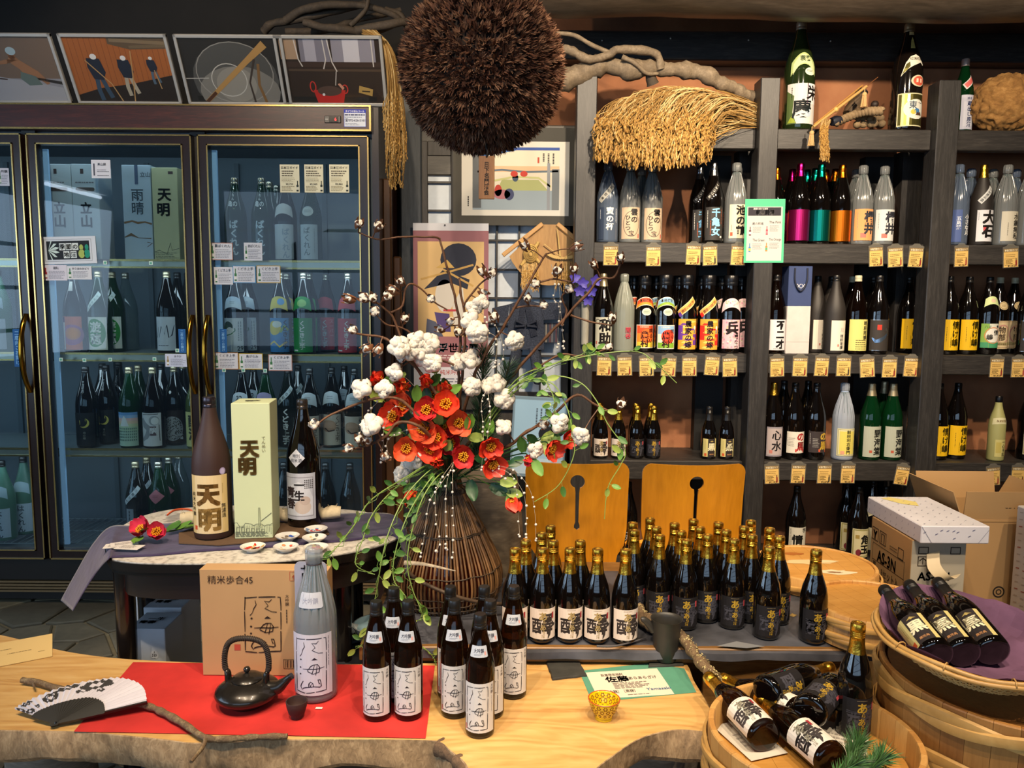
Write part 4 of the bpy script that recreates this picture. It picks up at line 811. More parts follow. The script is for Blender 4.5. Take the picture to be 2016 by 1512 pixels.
cool(2,[('f_moon',172,0,'black crescent moon bottle, left of two in the fridge'),('f_moon',212,0,'black crescent moon bottle, right of two in the fridge'),('f_city',257,0,'green bottle with pastel skyline label in the fridge'),('f_cell',303,0,'brown bottle with grey swirl label in the fridge'),('f_dots',345,0,'dark bottle with round speckled disc label in the fridge'),('f_pale',388,0,'olive bottle with pale yellow label behind the fridge door frame'),('f_moon',205,1,'black bottle in the rear between the crescent moon bottles'),('f_moon',237,1,'black bottle in the rear behind the skyline label'),('f_city',275,1,'green bottle in the rear right of the skyline label'),('f_dark',320,1,'dark bottle in the rear between swirl and speckled labels'),('f_dots',362,1,'dark bottle in the rear right of the speckled label'),('f_22',478,0,'dark bottle with number 22 shoulder label in the fridge'),('f_22',501,1,'dark bottle behind the number 22 shoulder label'),('f_purple',524,0,'green bottle with purple grey shoulder label in the fridge'),('f_blk',568,0,'dark bottle with white sash and white script in the fridge'),('f_blk',588,1,'dark bottle behind the white sash and script'),('f_neck',611,0,'dark bottle with pale peach label, left one in the fridge'),('f_neck',654,0,'dark bottle with pale peach label, middle one in the fridge'),('f_neck',679,1,'dark bottle in the rear between the pale peach labels'),('f_neck',699,0,'dark bottle with pale peach label, right one at the fridge door edge')])
cool(3,[('f_sashw',270,0,'dark bottle with white diagonal sash on the fridge floor rack'),('f_sashw',292,1,'dark bottle behind the white diagonal sash on the fridge floor'),('f_dia',315,0,'green bottle with pink diamond label on the fridge floor rack'),('f_dia',335,1,'green bottle behind the pink diamond label on the fridge floor'),('f_clear',354,.5,'clear bottle at the right of the fridge floor rack'),('f_haku',8,0,'frosted green bottle with white label on the fridge floor, left one of two'),('f_haku',50,0,'frosted green bottle with white label on the fridge floor, right one of two'),('f_dark',430,0,'dark bottle on the fridge floor behind the brown matte bottle'),('f_dark',560,0,'dark bottle on the fridge floor behind the table bottles'),('f_dark',642,0,'dark bottle on the fridge floor, left one of the visible pair'),('f_dark',690,0,'dark bottle on the fridge floor, right one of the visible pair')])
# boxes on the fridge top shelf
def gift(name,label,x0p,x1p,topp,items,bg,side=None):
 z=FZ[0]; Y=YB-.04; xa_,xb_=XA(x0p,Y,z),XA(x1p,Y,z); h=PY((x0p+x1p)/2,topp,Y).z-z; w=xb_-xa_
 t=thing(name,label,'box',((xa_+xb_)/2,Y,z+.0005)); MB().box((0,w/2,h/2),(w,w,h),bev=.002).build('carton',plain(bg,.6),t)
 put('print',draw(items(w*1000,h*1000),flat),t,(0,-.0004,0)); return t
tate=lambda w,h:[('p',rrect(-w*.35,h*.72,w*.35,h*.76,h*.018),'#4a3c30',2),('l',-w*.36,h*.79,w*.36,h*.83,1,'#7a7a80'),('t','立',0,h*.5,h*.11,'#2c3844',8),('t','山',0,h*.36,h*.12,'#2c3844',8),('r',-w*.16,h*.9,-w*.04,h*.95,'#4a3a38',2)]
gift('bottle_box','white two character gift box with handle slot, left one in the fridge',98,148,323,tate,'#b7c4cc'); gift('bottle_box','white two character gift box with handle slot, right one in the fridge',149,201,323,tate,'#b7c4cc')
gift('bottle_box','white tall gift box with brown hills drawing in the fridge',247,303,325,lambda w,h:[('r',-w*.05,h*.8,w*.07,h,'#4a5a78',2),('v','雨晴',w*.02,h*.76,h*.14,'#33404c',4),('t','立山',w*.32,h*.88,h*.05,'#33404c',2),('s',[(-w*.48,h*.4),(-w*.2,h*.42),(0,h*.4),(w*.25,h*.41),(w*.49,h*.39)],[10,8,11,7,9],'#7a5a34',3),('s',[(-w*.48,h*.25),(-w*.25,h*.28),(0,h*.245),(w*.45,h*.24)],[4,14,3,5],'#6a5030',3),('s',[(w*.3,h*.2),(w*.48,h*.19),(w*.3,h*.15)],[3,5,2],'#6a5030',3)],'#a9bccd')
gift('bottle_box','pale yellow green gift box with town sketch in the fridge',305,355,330,lambda w,h:[('t','天',-w*.02,h*.66,h*.13,'#6a6a4a',9),('t','明',-w*.08,h*.5,h*.13,'#6a6a4a',9),('r',w*.15,h*.93,w*.34,h*.96,'#4a3a38',2),('s',[(-w*.48,h*.1),(-w*.3,h*.12),(0,h*.08),(w*.15,h*.2),(w*.2,h*.12),(w*.48,h*.14)],2.5,'#4a4e3e',3),('l',-w*.45,h*.01,w*.45,h*.1,5,'#4a4e3e',2)],'#b6b890')
# ------ cards and signs on the fridge glass
YG=YF-.0035
def gcard(x0,y0,x1,y1,label,items,bg='#d9dade',border=None,name='shelf_card',rz=0):
 a,b=PY(x0,y1,YG),PY(x1,y0,YG); w,h=abs(b.x-a.x),abs(b.z-a.z); W_,H_=w*1000,h*1000
 its=items(W_,H_); bgc=bg
 if border:its=[('r',-W_/2+3,3,W_/2-3,H_-3,bg)]+its; bgc=border
 M_=Matrix.Translation(((a.x+b.x)/2,YG-.0008,a.z))@Matrix.Rotation(rz,4,'Y')
 sheet(name,label,'card',M_,w,h,its,bgc,.0006)
def info(title,bc='#3f7a4a'):
 return lambda w,h:[('t',title,w*.06,h*.74,h*.17,'#33343c',2,w*.68),('l',-w*.26,h*.1,w*.44,h*.64,6,'#7a7c88',h*.03),('r',-w*.43,h*.12,-w*.33,h*.55,bc,3),('r',-w*.4,h*.55,-w*.36,h*.82,bc,3),('r',-w*.43,h*.2,-w*.33,h*.38,'#e6e6e0',4)]
gcard(181,315,217,351,'square white card taped to the fridge glass in front of the white boxes',lambda w,h:[('t','美山錦',w*.05,h*.7,h*.14,'#33343c',2),('l',-w*.2,h*.32,w*.42,h*.5,2,'#5a5c68'),('l',-w*.2,h*.1,w*.42,h*.2,1,'#5a5c68'),('r',-w*.4,h*.15,-w*.32,h*.8,'#4a4c58')],'#dfdfe6')
gcard(85,466,189,519,'black and white seasonal sake sign with two gourds on the fridge glass',lambda w,h:[('f',-w*.45,h*.1,w*.42,h*.9,1,'#3a3c40'),('r',-w*.41,h*.16,w*.38,h*.84,'#18191b',2)]+[('p',[(-w*.38,h*.5),(-w*.38+w*.14*math.cos(a),h*.5+h*.3*math.sin(a)-h*.05),(-w*.38+w*.21*math.cos(a),h*.5+h*.38*math.sin(a)),(-w*.38+w*.14*math.cos(a),h*.5+h*.3*math.sin(a)+h*.06)],'#cfe0d8',3) for a in (-1.2,-.7,-.2,.25,.7,1.2)]+[('r',x*w-w*.055,y*h-h*.13,x*w+w*.055,y*h+h*.13,'#dfe6e2',3) for x,y in ((-.12,.63),(.0,.63),(.12,.63),(-.05,.34),(.08,.34))]+[('t',c,x*w,y*h-h*.08,h*.18,'#2a2c2e',6) for c,x,y in (('季',-.12,.63),('節',0,.63),('の',.12,.63),('地',-.05,.34),('酒',.08,.34))]+[('d',.23*w,.36*h,w*.06,h*.16,'#a9b85c',4),('d',.23*w,.6*h,w*.036,h*.1,'#a9b85c',4),('d',.33*w,.36*h,w*.055,h*.16,'#1f8f74',4),('d',.33*w,.6*h,w*.034,h*.1,'#1f8f74',4)],'#d8dde4',None,'seasonal_sign',-.03)
gcard(86,522,131,552,'white card with red bottle picture under the seasonal sign',info('遊穂','#a03038'),'#dbd7e2'); gcard(133,524,180,550,'white card with green bottle picture under the seasonal sign',info('ゆうほのみどり'),'#d9dae0')
gcard(326,697,370,722,'white card on the middle fridge door beside the brass handle',info('あやか','#a08a5a'),'#cdd2e4'); gcard(0,331,17,366,'white card on the left fridge door at the picture edge',info('吟醸'),'#d5d5e0')
guide=lambda w,h:[('t','日本酒ガイド',0,h*.84,h*.1,'#4a4236',3,w*.86),('l',-w*.4,h*.56,w*.4,h*.8,3,'#5a5040',h*.035),('l',-w*.42,h*.36,w*.3,h*.54,4,'#9a8c68',h*.014),('t','¥2,%d0'%(int(w*7)%80+10),-w*.02,h*.27,h*.07,'#3a3428',2),('l',-w*.42,h*.05,w*.26,h*.24,4,'#8a7c58',h*.02),('r',w*.34,h*.04,w*.45,h*.28,'#26302a',3),('r',w*.37,h*.28,w*.42,h*.42,'#26302a',3),('r',w*.34,h*.1,w*.45,h*.2,'#d9d6c0',4)]
for a,b,n_ in ((552,589,'left'),(600,636,'middle'),(649,687,'right')):gcard(a,324,b,379,f'cream guide card at the top of the right fridge door, {n_} of three',guide,'#e2dcbc')
for x0,y0,x1,y1,tt,bd,lab in ((414,478,458,512,'黒ばくれん','#a5705c','brown bordered card'),(481,478,516,513,'赤ばくれん',None,'white squarish card'),(422,526,458,560,'くどき上手',None,'plain white card, leftmost'),(459,523,503,557,'くどき上手','#4a90c0','blue bordered card'),(506,523,552,557,'くどき上手','#c8a850','yellow bordered card'),(422,694,469,727,'くどき上手','#b8824c','tan bordered card, leftmost'),(471,696,517,727,'鳥がらみ','#d0b030','yellow bordered card, middle'),(529,698,575,730,'くどき上手','#b07a68','reddish bordered card, rightmost')):
 lv_='on the top shelf rail' if y0<500 else ('under the top shelf rail' if y0<600 else 'on the second shelf rail')
 gcard(x0,y0,x1,y1,f'{lab} {lv_} of the right fridge door',info(tt),'#d9dae0',bd)
for i,(x,y) in enumerate(((207,517),(297,518),(120,708),(166,709),(217,708),(304,707),(349,690),(441,729),(479,729),(522,730))):
 p=PY(x,y,YG-.0006); o=put('rail_sticker',draw([('r',-8,-8,8,8,'#cfe4da'),('r',-5,-5,5,5,'#5aa48c',2)],flat),None,p); b_=MB().box((0,.0004,0),(.017,.0006,.017)).build('backing',ink('#cfe4da'),o)
 tag(o,f'tiny green square sticker on the fridge, {("below the top shelf" if i < 2 else "below the second shelf" if i < 7 else "below the bordered cards")}, {nth[i if i < 2 else i - 2 if i < 7 else i - 7]} from left','sticker','green stickers')
for x,y0,y1,n_ in ((35,648,722,'left'),(359,648,695,'middle'),(440,648,695,'right')):
 gcard(x-6,y0,x+6,y1,f'blue vertical notice strip on the {n_} fridge door',lambda w,h:[('v','二度向こお開け',0,h*.96,h*.13,'#8fc4ee',3)],'#1f5c9c',None,'notice_strip')
 # green notice on the second post
a,b=PY(1464,517,YP-.004),PY(1548,392,YP-.004); w,h=b.x-a.x,b.z-a.z
bt=lambda x,y,c,c2:[('r',x-5,y,x+5,y+26,c,4),('r',x-2,y+26,x+2,y+42,c,4),('r',x-5,y+6,x+5,y+18,c2,5)]
sheet('green_notice','green framed white notice about four bottles pinned to the second post','notice',Matrix.Translation(((a.x+b.x)/2,YP-.002,a.z))@Matrix.Rotation(-.01,4,'Y'),w,h,[('r',-w*440,10,w*440,h*880,'#bdbab6'),('r',-w*420,h*740,w*400,h*870,'#29262f',3),('t','蔵の師魂',0,h*760,24,'#f0ece6',5,w*460),('t','農麹を続ける焼酎',-w*110,h*835,9,'#d8d4d0',2,w*360)]+bt(-w*360,h*430,'#5a2430','#d8d4d0')+bt(w*60,h*440,'#c04a58','#d87a84')+bt(-w*360,h*170,'#3f78a8','#c8b04a')+bt(w*60,h*180,'#d87a3a','#4a9a6c')+[('t',tt,x,y,12,'#4a4648',0,w*300) for tt,x,y in (('蔵の師魂',-w*170,h*600),('The Pink',w*260,h*620),('The Green',-w*140,h*340),('The Orange',w*270,h*350))]+[('l',x,y,x+w*260,y+h*100,5,'#8a8688') for x,y in ((-w*290,h*470),(w*130,h*490),(-w*290,h*210),(w*130,h*220))],'#4fb488',.0012)
# === ABOVE THE FRIDGE: four leaning photographs
PICW,SILV=.472,plain('#b4b2ae',.5,.4)
def photo(px,label,items):
 b=PY(px,205,YF-.012); zb=zt+.002
 z=Vector((0,-.155,.262)); M_=frame((b.x,YF-.005,zb),(1,0,0),z)
 t=thing('framed_photo',label,'photo',M=M_); h=.3; w=PICW
 for a,c_ in (((0,0,.007),(w,.016,.014)),((0,0,h-.007),(w,.016,.014)),((-w/2+.007,0,h/2),(.014,.016,h)),((w/2-.007,0,h/2),(.014,.016,h))):
  MB().box(a,c_,bev=.002).build('frame_bar',SILV,t)
 MB().box((0,.004,h/2),(w-.02,.006,h-.02)).build('photo_board',plain('#2a2622',.5),t)
 put('photo_print',draw(items,flat,eps=.0002,gain=1.5),t,(0,.0005,0))
 MB().box((0,-.0045,h/2),(w-.02,.001,h-.02)).build('glazing',clear('glazing','#f2f2f2','#808080',.01,.02,.7),t)
 MB().box((0,.05,.03),(w*.8,.1,.02)).build('rear_strut',plain('#1a1816',.7),t)
blob=lambda pts,c,L=2:('p',pts,c,L)
photo(40,'framed photo of a capped worker bending over pale rice, leftmost above the fridge',[('r',-226,12,226,288,'#6f5d50'),('r',-226,12,226,110,'#8a8a90',2),blob([(-226,100),(-60,118),(60,100),(226,70),(226,12),(-226,12)],'#9b9ba0',3),blob([(30,220),(60,190),(130,140),(165,90),(150,84),(110,120),(70,110),(50,150),(0,190),(-40,180),(-44,168),(0,172)],'#94694a',4),('d',36,226,22,17,'#9fb4bc',5),('d',34,206,16,16,'#8a5c40',4),blob([(50,140),(110,120),(130,84),(70,80),(40,110)],'#5c6b66',5),('s',[(-226,130),(-140,118),(-20,106)],[8,8,5],'#3a2a22',5),('s',[(100,112),(226,90)],[10,14],'#2a2420',4)])
photo(257,'framed photo of three capped workers with poles beside an orange board wall',[('r',-226,12,226,288,'#9c5a2a')]+[('r',-226+i*24,60,-224+i*24,288,'#7c4420',2) for i in range(19)]+[blob([(-226,12),(-226,40),(-120,70),(40,92),(226,130),(226,12)],'#241a14',3),blob([(-30,288),(226,288),(226,240),(60,236),(-30,258)],'#5a4a38',3),('s',[(-20,274),(226,262)],14,'#7a6850',4),('s',[(60,246),(226,252)],12,'#6a5a44',4)]+sum([[('d',x,y,13*s,11*s,'#d8d8d4',6),blob([(x-30*s,y-6),(x+22*s,y-8),(x+34*s,y-60*s),(x+18*s,y-90*s),(x-20*s,y-86*s),(x-34*s,y-40*s)],'#1d2232',5),('s',[(x-8*s,y-84*s),(x-12*s,y-130*s),(x-6*s,y-170*s)],18*s,c,4),('s',[(x+12*s,y-84*s),(x+24*s,y-130*s),(x+34*s,y-160*s)],18*s,c,4)] for x,y,s,c in ((-110,205,1.1,'#32465a'),(20,200,.95,'#a39a88'),(140,200,.65,'#4a5f72'))],[])+[('s',[(-150,190),(-60,90),(-30,14)],5,'#b08a58',7),('s',[(60,230),(40,100),(24,14)],5,'#b08a58',7),('s',[(146,150),(160,70)],4,'#b08a58',7)])
photo(474,'framed photo of a steel vat crossed by a wooden paddle',[('r',-226,12,226,288,'#23211f'),('d',0,110,190,160,'#4a4a48',2),('d',10,60,180,110,'#77756f',3),('o',0,140,170,130,4,'#8e8c86',4),('d',0,90,90,76,'#8a877f',4),('o',-30,110,78,70,4,'#b9b7b0',5),('r',-226,12,226,14,'#4a4846',6),('s',[(-150,14),(-60,90),(60,190),(150,262)],[16,20,24,34],'#a9834c',7),('s',[(-150,14),(-100,56)],14,'#4a2c1a',8),('s',[(96,200),(60,100),(70,14)],[10,8,9],'#3a302a',7),('s',[(110,180),(100,90),(120,14)],12,'#7a5a34',7),('s',[(-226,116),(-120,118)],4,'#b0aea8',5)])
photo(661,'framed photo of steel vats above a red basket, nearest the straw bundle',[('r',-226,12,226,288,'#2c2019'),('r',-216,200,-140,288,'#a58a70',2),('r',-130,190,0,288,'#7b7884',2),('r',10,180,200,288,'#8b8894',2),('r',60,180,130,288,'#c2c0c8',3),('r',-110,192,-60,288,'#a8a5b0',3),('r',-226,168,226,190,'#3a2a22',4),('r',-190,150,226,160,'#4a3a2c',3),blob([(-78,14),(-92,70),(52,70),(38,14)],'#b02420',5),('o',-92,84,12,22,5,'#b83028',6),('o',50,74,12,18,5,'#b83028',6),('d',-20,66,54,22,'#4a3830',6),('s',[(-26,288),(-20,200),(-34,160)],5,'#c8c2bc',6),('s',[(-6,288),(6,190),(24,150)],5,'#c8c2bc',6),('s',[(20,150),(10,90)],4,'#b8b2ac',6),('s',[(-150,288),(-140,200),(-126,170)],5,'#c8c2bc',6),('s',[(186,288),(188,170)],5,'#c8c2bc',6),('p',[(110,60),(170,44),(176,74),(116,90)],'#a88a4c',6),('s',[(126,66),(162,64)],6,'#2a2018',7),('d',-48,50,6,6,'#e0dcd8',8),('p',[(20,96),(40,70),(48,80),(30,100)],'#c08a74',7)])
# === driftwood, straw, the cedar ball
BARK=wood('driftwood','#5d5142','#a08f76','#7d6d58',(1,1,1),22,.75,.7,3); BARKD=wood('vinewood','#2e2720','#5a4c3c','#453a2e',(1,1,1),22,.8,.7,3)
def gnarl(mb,pts,r0,r1,seg=9,n=6,amp=.25):
 pts=spline(pts,n); k=len(pts); of=Vector((R(0,9),R(0,9),R(0,9)))
 pts=[p+Vector((noise.noise(p*9+of),noise.noise(p*9-of),noise.noise(p*9+of*2)))*r0*.35 for p in pts]
 rad_=[(r0+(r1-r0)*i/(k-1))*(1+amp*noise.noise(Vector((i*.5,0,0))+of)) for i in range(k)]
 mb.tube(pts,rad_,seg)
def pp(lst):return [PY(x,y,Y) for x,y,Y in lst]
m=MB()
for lst,a,b in (([(520,62,3.75),(540,45,3.72),(600,36,3.7),(660,22,3.72),(720,8,3.75)],.02,.014),([(560,40,3.7),(610,16,3.66),(700,8,3.68),(770,28,3.7),(800,50,3.74)],.02,.012),([(600,44,3.65),(650,54,3.63),(720,62,3.66),(790,44,3.7),(815,46,3.72)],.019,.016),([(700,62,3.66),(760,50,3.6),(800,44,3.62),(830,50,3.66)],.02,.016),([(690,50,3.65),(720,20,3.65),(726,-10,3.65)],.012,.008),([(560,62,3.72),(640,60,3.75),(700,40,3.8),(790,20,3.85)],.018,.012),([(760,20,3.75),(790,30,3.72),(806,66,3.72)],.015,.01)):
 gnarl(m,pp(lst),a,b)
o=m.build('vine_branch',BARKD,None,60); tag(o,'tangled brown vine branch lying above the rightmost framed photo','branch')
t=thing('driftwood','large grey driftwood branch lying across the first two shelf posts','driftwood',(0,0,0))
m=MB(); gnarl(m,pp([(1085,165,3.84),(1130,152,3.84),(1180,128,3.84),(1240,138,3.84),(1290,138,3.85),(1340,138,3.86),(1400,150,3.87),(1440,175,3.9),(1485,192,3.93)]),.05,.028,12,8,.45); m.build('trunk',BARK,t,60)
m=MB(); gnarl(m,pp([(1096,95,3.80),(1125,102,3.79),(1160,116,3.78),(1200,108,3.78),(1220,98,3.78),(1290,106,3.80),(1302,135,3.82)]),.021,.018,9,7,.3); m.build('limb',BARK,t,60)
m=MB(); gnarl(m,pp([(1088,66,3.76),(1130,70,3.76),(1165,88,3.77),(1200,103,3.78)]),.010,.011,8,6,.2); gnarl(m,pp([(1225,112,3.78),(1250,125,3.78),(1272,145,3.80),(1295,146,3.82)]),.012,.008,8,6); m.build('twig',BARK,t,60)
m=MB(); gnarl(m,pp([(1278,130,3.83),(1280,150,3.84),(1285,166,3.85)]),.018,.03,8,5); m.build('stub',BARKD,t,60)
# cedar ball
bc=PY(948,138,2.7); br=.262
t=thing('cedar_ball','big round brown cedar leaf ball hanging in front of the screen','cedar ball',bc)
MB().ball((0,0,0),br-.01,32,20).build('core',plain('#1d120d',.9),t,180)
m=MB(); rs=random.Random(3)
for i in range(7200):
 z=1-2*(i+.5)/7200; a=i*2.39996; q=math.sqrt(1-z*z); n=Vector((q*math.cos(a),q*math.sin(a),z))
 if n.y>.35:continue
 n=(n+Vector((rs.gauss(0,.05),rs.gauss(0,.05),rs.gauss(0,.05)))).normalized(); base=n*(br-.014+rs.uniform(-.006,.008)); tx=n.orthogonal().normalized(); ty=n.cross(tx)
 tl=(n+tx*rs.uniform(-.6,.6)+ty*rs.uniform(-.6,.6)).normalized(); s_=rs.uniform(.020,.036); mi=rs.choice((0,0,1,1,2))
 for k in range(6):
  an=rs.uniform(0,6.28); sp=rs.uniform(.2,.85); d=(tl+(tx*math.cos(an)+ty*math.sin(an))*sp).normalized(); w=d.cross(n); w=(w.normalized() if w.length>.01 else tx)*s_*.10
  p1=base+d*s_*.55; p2=base+(d+n*.15)*s_
  m.add([base-w*.6,base+w*.6,p1+w,p1-w,p2],[(0,1,2,3),(3,2,4)],mi)
stuff(m.build('cedar_sprigs',[plain('#644232',.8,spec=.2),plain('#83604a',.8,spec=.2),plain('#432a20',.85,spec=.2)],t))
MB().tube([(0,0,br-.02),(0,0,3.36-bc.z)],.006,8).build('rope',plain('#5a4a30',.8),t)
cp=PY(957,288,2.62); cp2=PY(961,312,2.62)
t=thing('wooden_plaque','small wooden name plaque hanging under the cedar ball','plaque',PY(958,350,2.62))
w=30/1514*2.66; h=80/1514*2.66; MB().box((0,0,0),(w,.008,h),bev=.0015).build('board',wood('plaquewood','#7d5330','#a87848','#946640',(10,10,1),6,.6,.2),t)
put('lettering',draw([('v','日下名門酒会',0,h*400,h*130,'#2e2019',3)],flat),t,(0,-.0043,-.004))
MB().tube([(0,-.004,h/2-.004),(.004,-.012,h/2+.012),(-.002,0,h/2+.03),(0,.02,h/2+.062),(0,.03,h/2+.09)],.0032,6).build('cord',plain('#1a1412',.8),t,60)
# rice straw
STRAW=[plain('#b8935a',.7,spec=.25),plain('#97743f',.7,spec=.25),plain('#cdb27c',.7,spec=.25)]; GRAIN=[plain('#a87f3e',.7,spec=.25),plain('#86602a',.7,spec=.25),plain('#bf9752',.7,spec=.25)]
def ear(mb,pts,rs,n=16,sz=.0045):
 k=len(pts)
 for i in range(n):
  f=(i/n)*(k-1); a=int(f); p=pts[a].lerp(pts[min(a+1,k-1)],f-a); d=(pts[min(a+1,k-1)]-pts[max(a-1,0)]).normalized()
  o=Vector((rs.gauss(0,1),rs.gauss(0,1),rs.gauss(0,.4))).normalized()*sz*rs.uniform(.5,1.1); c=p+o; L_=d*sz*1.5; s1=d.orthogonal().normalized()*sz*.5; s2=d.cross(s1)
  mb.add([c-L_,c+s1,c+s2,c-s1,c-s2,c+L_],[(0,2,1),(0,3,2),(0,4,3),(0,1,4),(5,1,2),(5,2,3),(5,3,4),(5,4,1)],rs.choice((0,0,1,2)))
rs=random.Random(8)
t=thing('rice_sheaf','big golden rice sheaf drooping over the first shelf bay','straw sheaf',PY(1300,240,3.85)); T0=Vector(t.location)
sm,em=MB(),MB()
for i in range(900):
 u=rs.random(); v=rs.random()
 s0=PY(1490+rs.uniform(-8,10),205+45*v+rs.uniform(-4,4),3.95+rs.uniform(-.08,.06))
 fx=1180+225*u; Yf=3.72-.06*math.sin(u*3.0)+rs.uniform(-.05,.05)
 topy=172+62*abs(u-.45)**1.3+70*v*v*(1 if rs.random()>.3 else .4)
 kx=fx+rs.uniform(-10,46)+40*(1-v)*(1-u); knee=PY(min(kx,1460),topy+rs.uniform(-2,10),Yf+.09)
 mid=s0.lerp(knee,.55); mid.z+=.018
 ey=262+rs.uniform(-28,58)+18*math.sin(u*PI); e1=PY(fx+rs.uniform(-8,8),(topy+ey)/2+8,Yf+.01); e2=PY(fx+rs.uniform(-12,8)-4,ey,Yf)
 pts=spline([s0,mid,knee,e1,e2],4)
 r_=rs.uniform(.0011,.0022); sm.tube([p-T0 for p in pts],r_,3,rs.choice((0,1,1,2)),False)
 ear(em,[p-T0 for p in pts[-6:]],rs,16,.0062)
stuff(sm.build('straw',STRAW,t)); stuff(em.build('rice_ears',GRAIN,t))
MB().ball((.06,.02,.03),1,20,12,0,(.22,.11,.075)).build('binding_core',STRAW[1],t,180)
t=thing('rice_bundle','long narrow rice straw bundle hanging at the fridge corner beside the cedar ball','straw bundle',PY(770,70,3.5)); T0=Vector(t.location); sm,em=MB(),MB()
for i in range(170):
 a=rs.uniform(-1,1); yl=rs.uniform(235,375); x1=778+a*16+rs.uniform(-6,6)-(6 if rs.random()<.1 else 0)
 pts=spline([PY(728+rs.uniform(-16,14),62+rs.uniform(-4,6),3.6),PY(762+a*8,92,3.5+rs.uniform(-.02,.02)),PY(776+a*13,170,3.5+rs.uniform(-.03,.03)),PY(x1,yl-50,3.5+rs.uniform(-.04,.04)),PY(x1+rs.uniform(-4,4),yl,3.5+rs.uniform(-.04,.04))],4)
 sm.tube([p-T0 for p in pts],rs.uniform(.0012,.0022),3,rs.choice((0,1,1,2)),False)
 if rs.random()<.8:ear(em,[p-T0 for p in pts[-6:]],rs,18)
stuff(sm.build('straw',STRAW,t)); stuff(em.build('rice_ears',GRAIN,t))
# straw arrow ornament, rope bell and hornet nest on the top shelf
Yo=YS-.03
t=thing('straw_arrow','straw arrow ornament with tassels leaning on the top shelf between giant bottles','ornament',(0,0,0))
a,b=PY(1601,250,Yo-.02),PY(1706,170,Yo+.1)
MB().tube([a,b],.007,8).build('shaft',plain('#c29a5a',.6),t,60)
MB().tube([a+Vector((.005,.002,.012)),b+Vector((-.02,0,.004))],.004,6).build('reed',plain('#b0823e',.6),t,60)
MB().tube([b,PY(1728,152,Yo+.12)],.002,5).build('tip',plain('#7a4a24',.6),t)
MB().ball(tuple(a.lerp(b,.42)),.013,10,6).build('bead',plain('#cfa860',.5),t,180)
for px,py,Yt,n_ in ((1598,262,Yo-.03,0),(1702,186,Yo+.06,1)):
 p=PY(px,py,Yt); m=MB(); m.ball(tuple(p),.012,10,6); m.tube([p+Vector((0,0,.03)),p],.002,5)
 for k in range(26):
  an=k*2.4; q=.004+.006*(k%5)/5; m.tube([p+Vector((math.cos(an)*q,math.sin(an)*q,-.005)),p+Vector((math.cos(an)*q*1.8,math.sin(an)*q*1.8,-.06))],.0016,4)
 m.build('tassel',plain('#d0a870',.7),t)
sm,em=MB(),MB()
for i in range(60):
 p0=PY(1632+rs.uniform(-16,4),238+rs.uniform(-6,4),Yo); yl=rs.uniform(285,322)
 pts=spline([p0,PY(1622+rs.uniform(-8,8),262,Yo-.06),PY(1624+rs.uniform(-9,10),yl,Yo-.06)],5); sm.tube(pts,.0013,3,rs.choice((0,1,2)),False); ear(em,pts[-8:],rs,16)
stuff(sm.build('straw',STRAW,t)); stuff(em.build('rice_ears',GRAIN,t))
ROPE=wood('ropewood','#6a5740','#a58d6a','#8a7354',(1,1,1),40,.8,.6,2)
t=thing('rope_coil','coiled thick straw rope with a wooden float on the top shelf','rope',(0,0,0))
for k in range(2):
 m=MB(); ctr=PY(1690,238,YS+.14)
 pts=[]
 for i in range(60):
  f=i/59; p=PY(1645+92*f,242-14*math.sin(f*2.9)-20*f*f,YS+.06+.03*math.sin(f*5)); an=f*44+k*PI; pts.append(p+Vector((0,math.cos(an),math.sin(an)))*.011)
 m.tube(pts,.0125,7); m.build('rope_strand',ROPE,t,180)
m=MB()
for i in range(14):m.ball(tuple(PY(1690+(i%5)*11+rs.uniform(-3,3),244-12*(i//5)+rs.uniform(-2,2),YS+.13)),.021,9,6,0,(1,1,.9))
m.build('rope_bundle',ROPE,t,180)
a,b=PY(1672,226,YS+.16),PY(1692,190,YS+.18); MB().tube([a,a.lerp(b,.3),b],[.034,.038,.03],12).build('wooden_float',plain('#5c4a36',.6,var=.2),t,50)
MB().tube([b,PY(1700,178,YS+.18)],[.03,.026],12).build('float_cap',plain('#1c1714',.6),t,50)
a,b=PY(1637,240,YS+.06),PY(1655,236,YS+.07); MB().tube([a,a.lerp(b,.5),b],[.02,.026,.018],10).build('end_wrap',plain('#1e2230',.6),t,50)
MB().ball(tuple(PY(1722,206,YS+.16)),.02,10,7).build('knot',plain('#2a1c14',.6),t,180)
# hornet nest
p=PY(1975,200,3.98); zc=SZ[4]+.148
m=MB(); m.ball((0,0,0),1,120,70,0,(.172,.128,.142))
off=Vector((3,1,7))
for i,v in enumerate(m.v):
 d=Vector(v); n=d.normalized(); q=1+.05*noise.noise(d*14+off)+.16*abs(noise.noise(d*30+off))-.05*abs(noise.noise(d*70+off)); m.v[i]=tuple(d*q)
wm=wood('nestpaper','#6f4a22','#b98d52','#946a36',(1,1,1.6),18,.9,.9,4)
o=m.build('hornet_nest',wm,None,180,(p.x+.02,p.y,zc)); tag(o,'big tan papery hornet nest at the right end of the top shelf','nest')
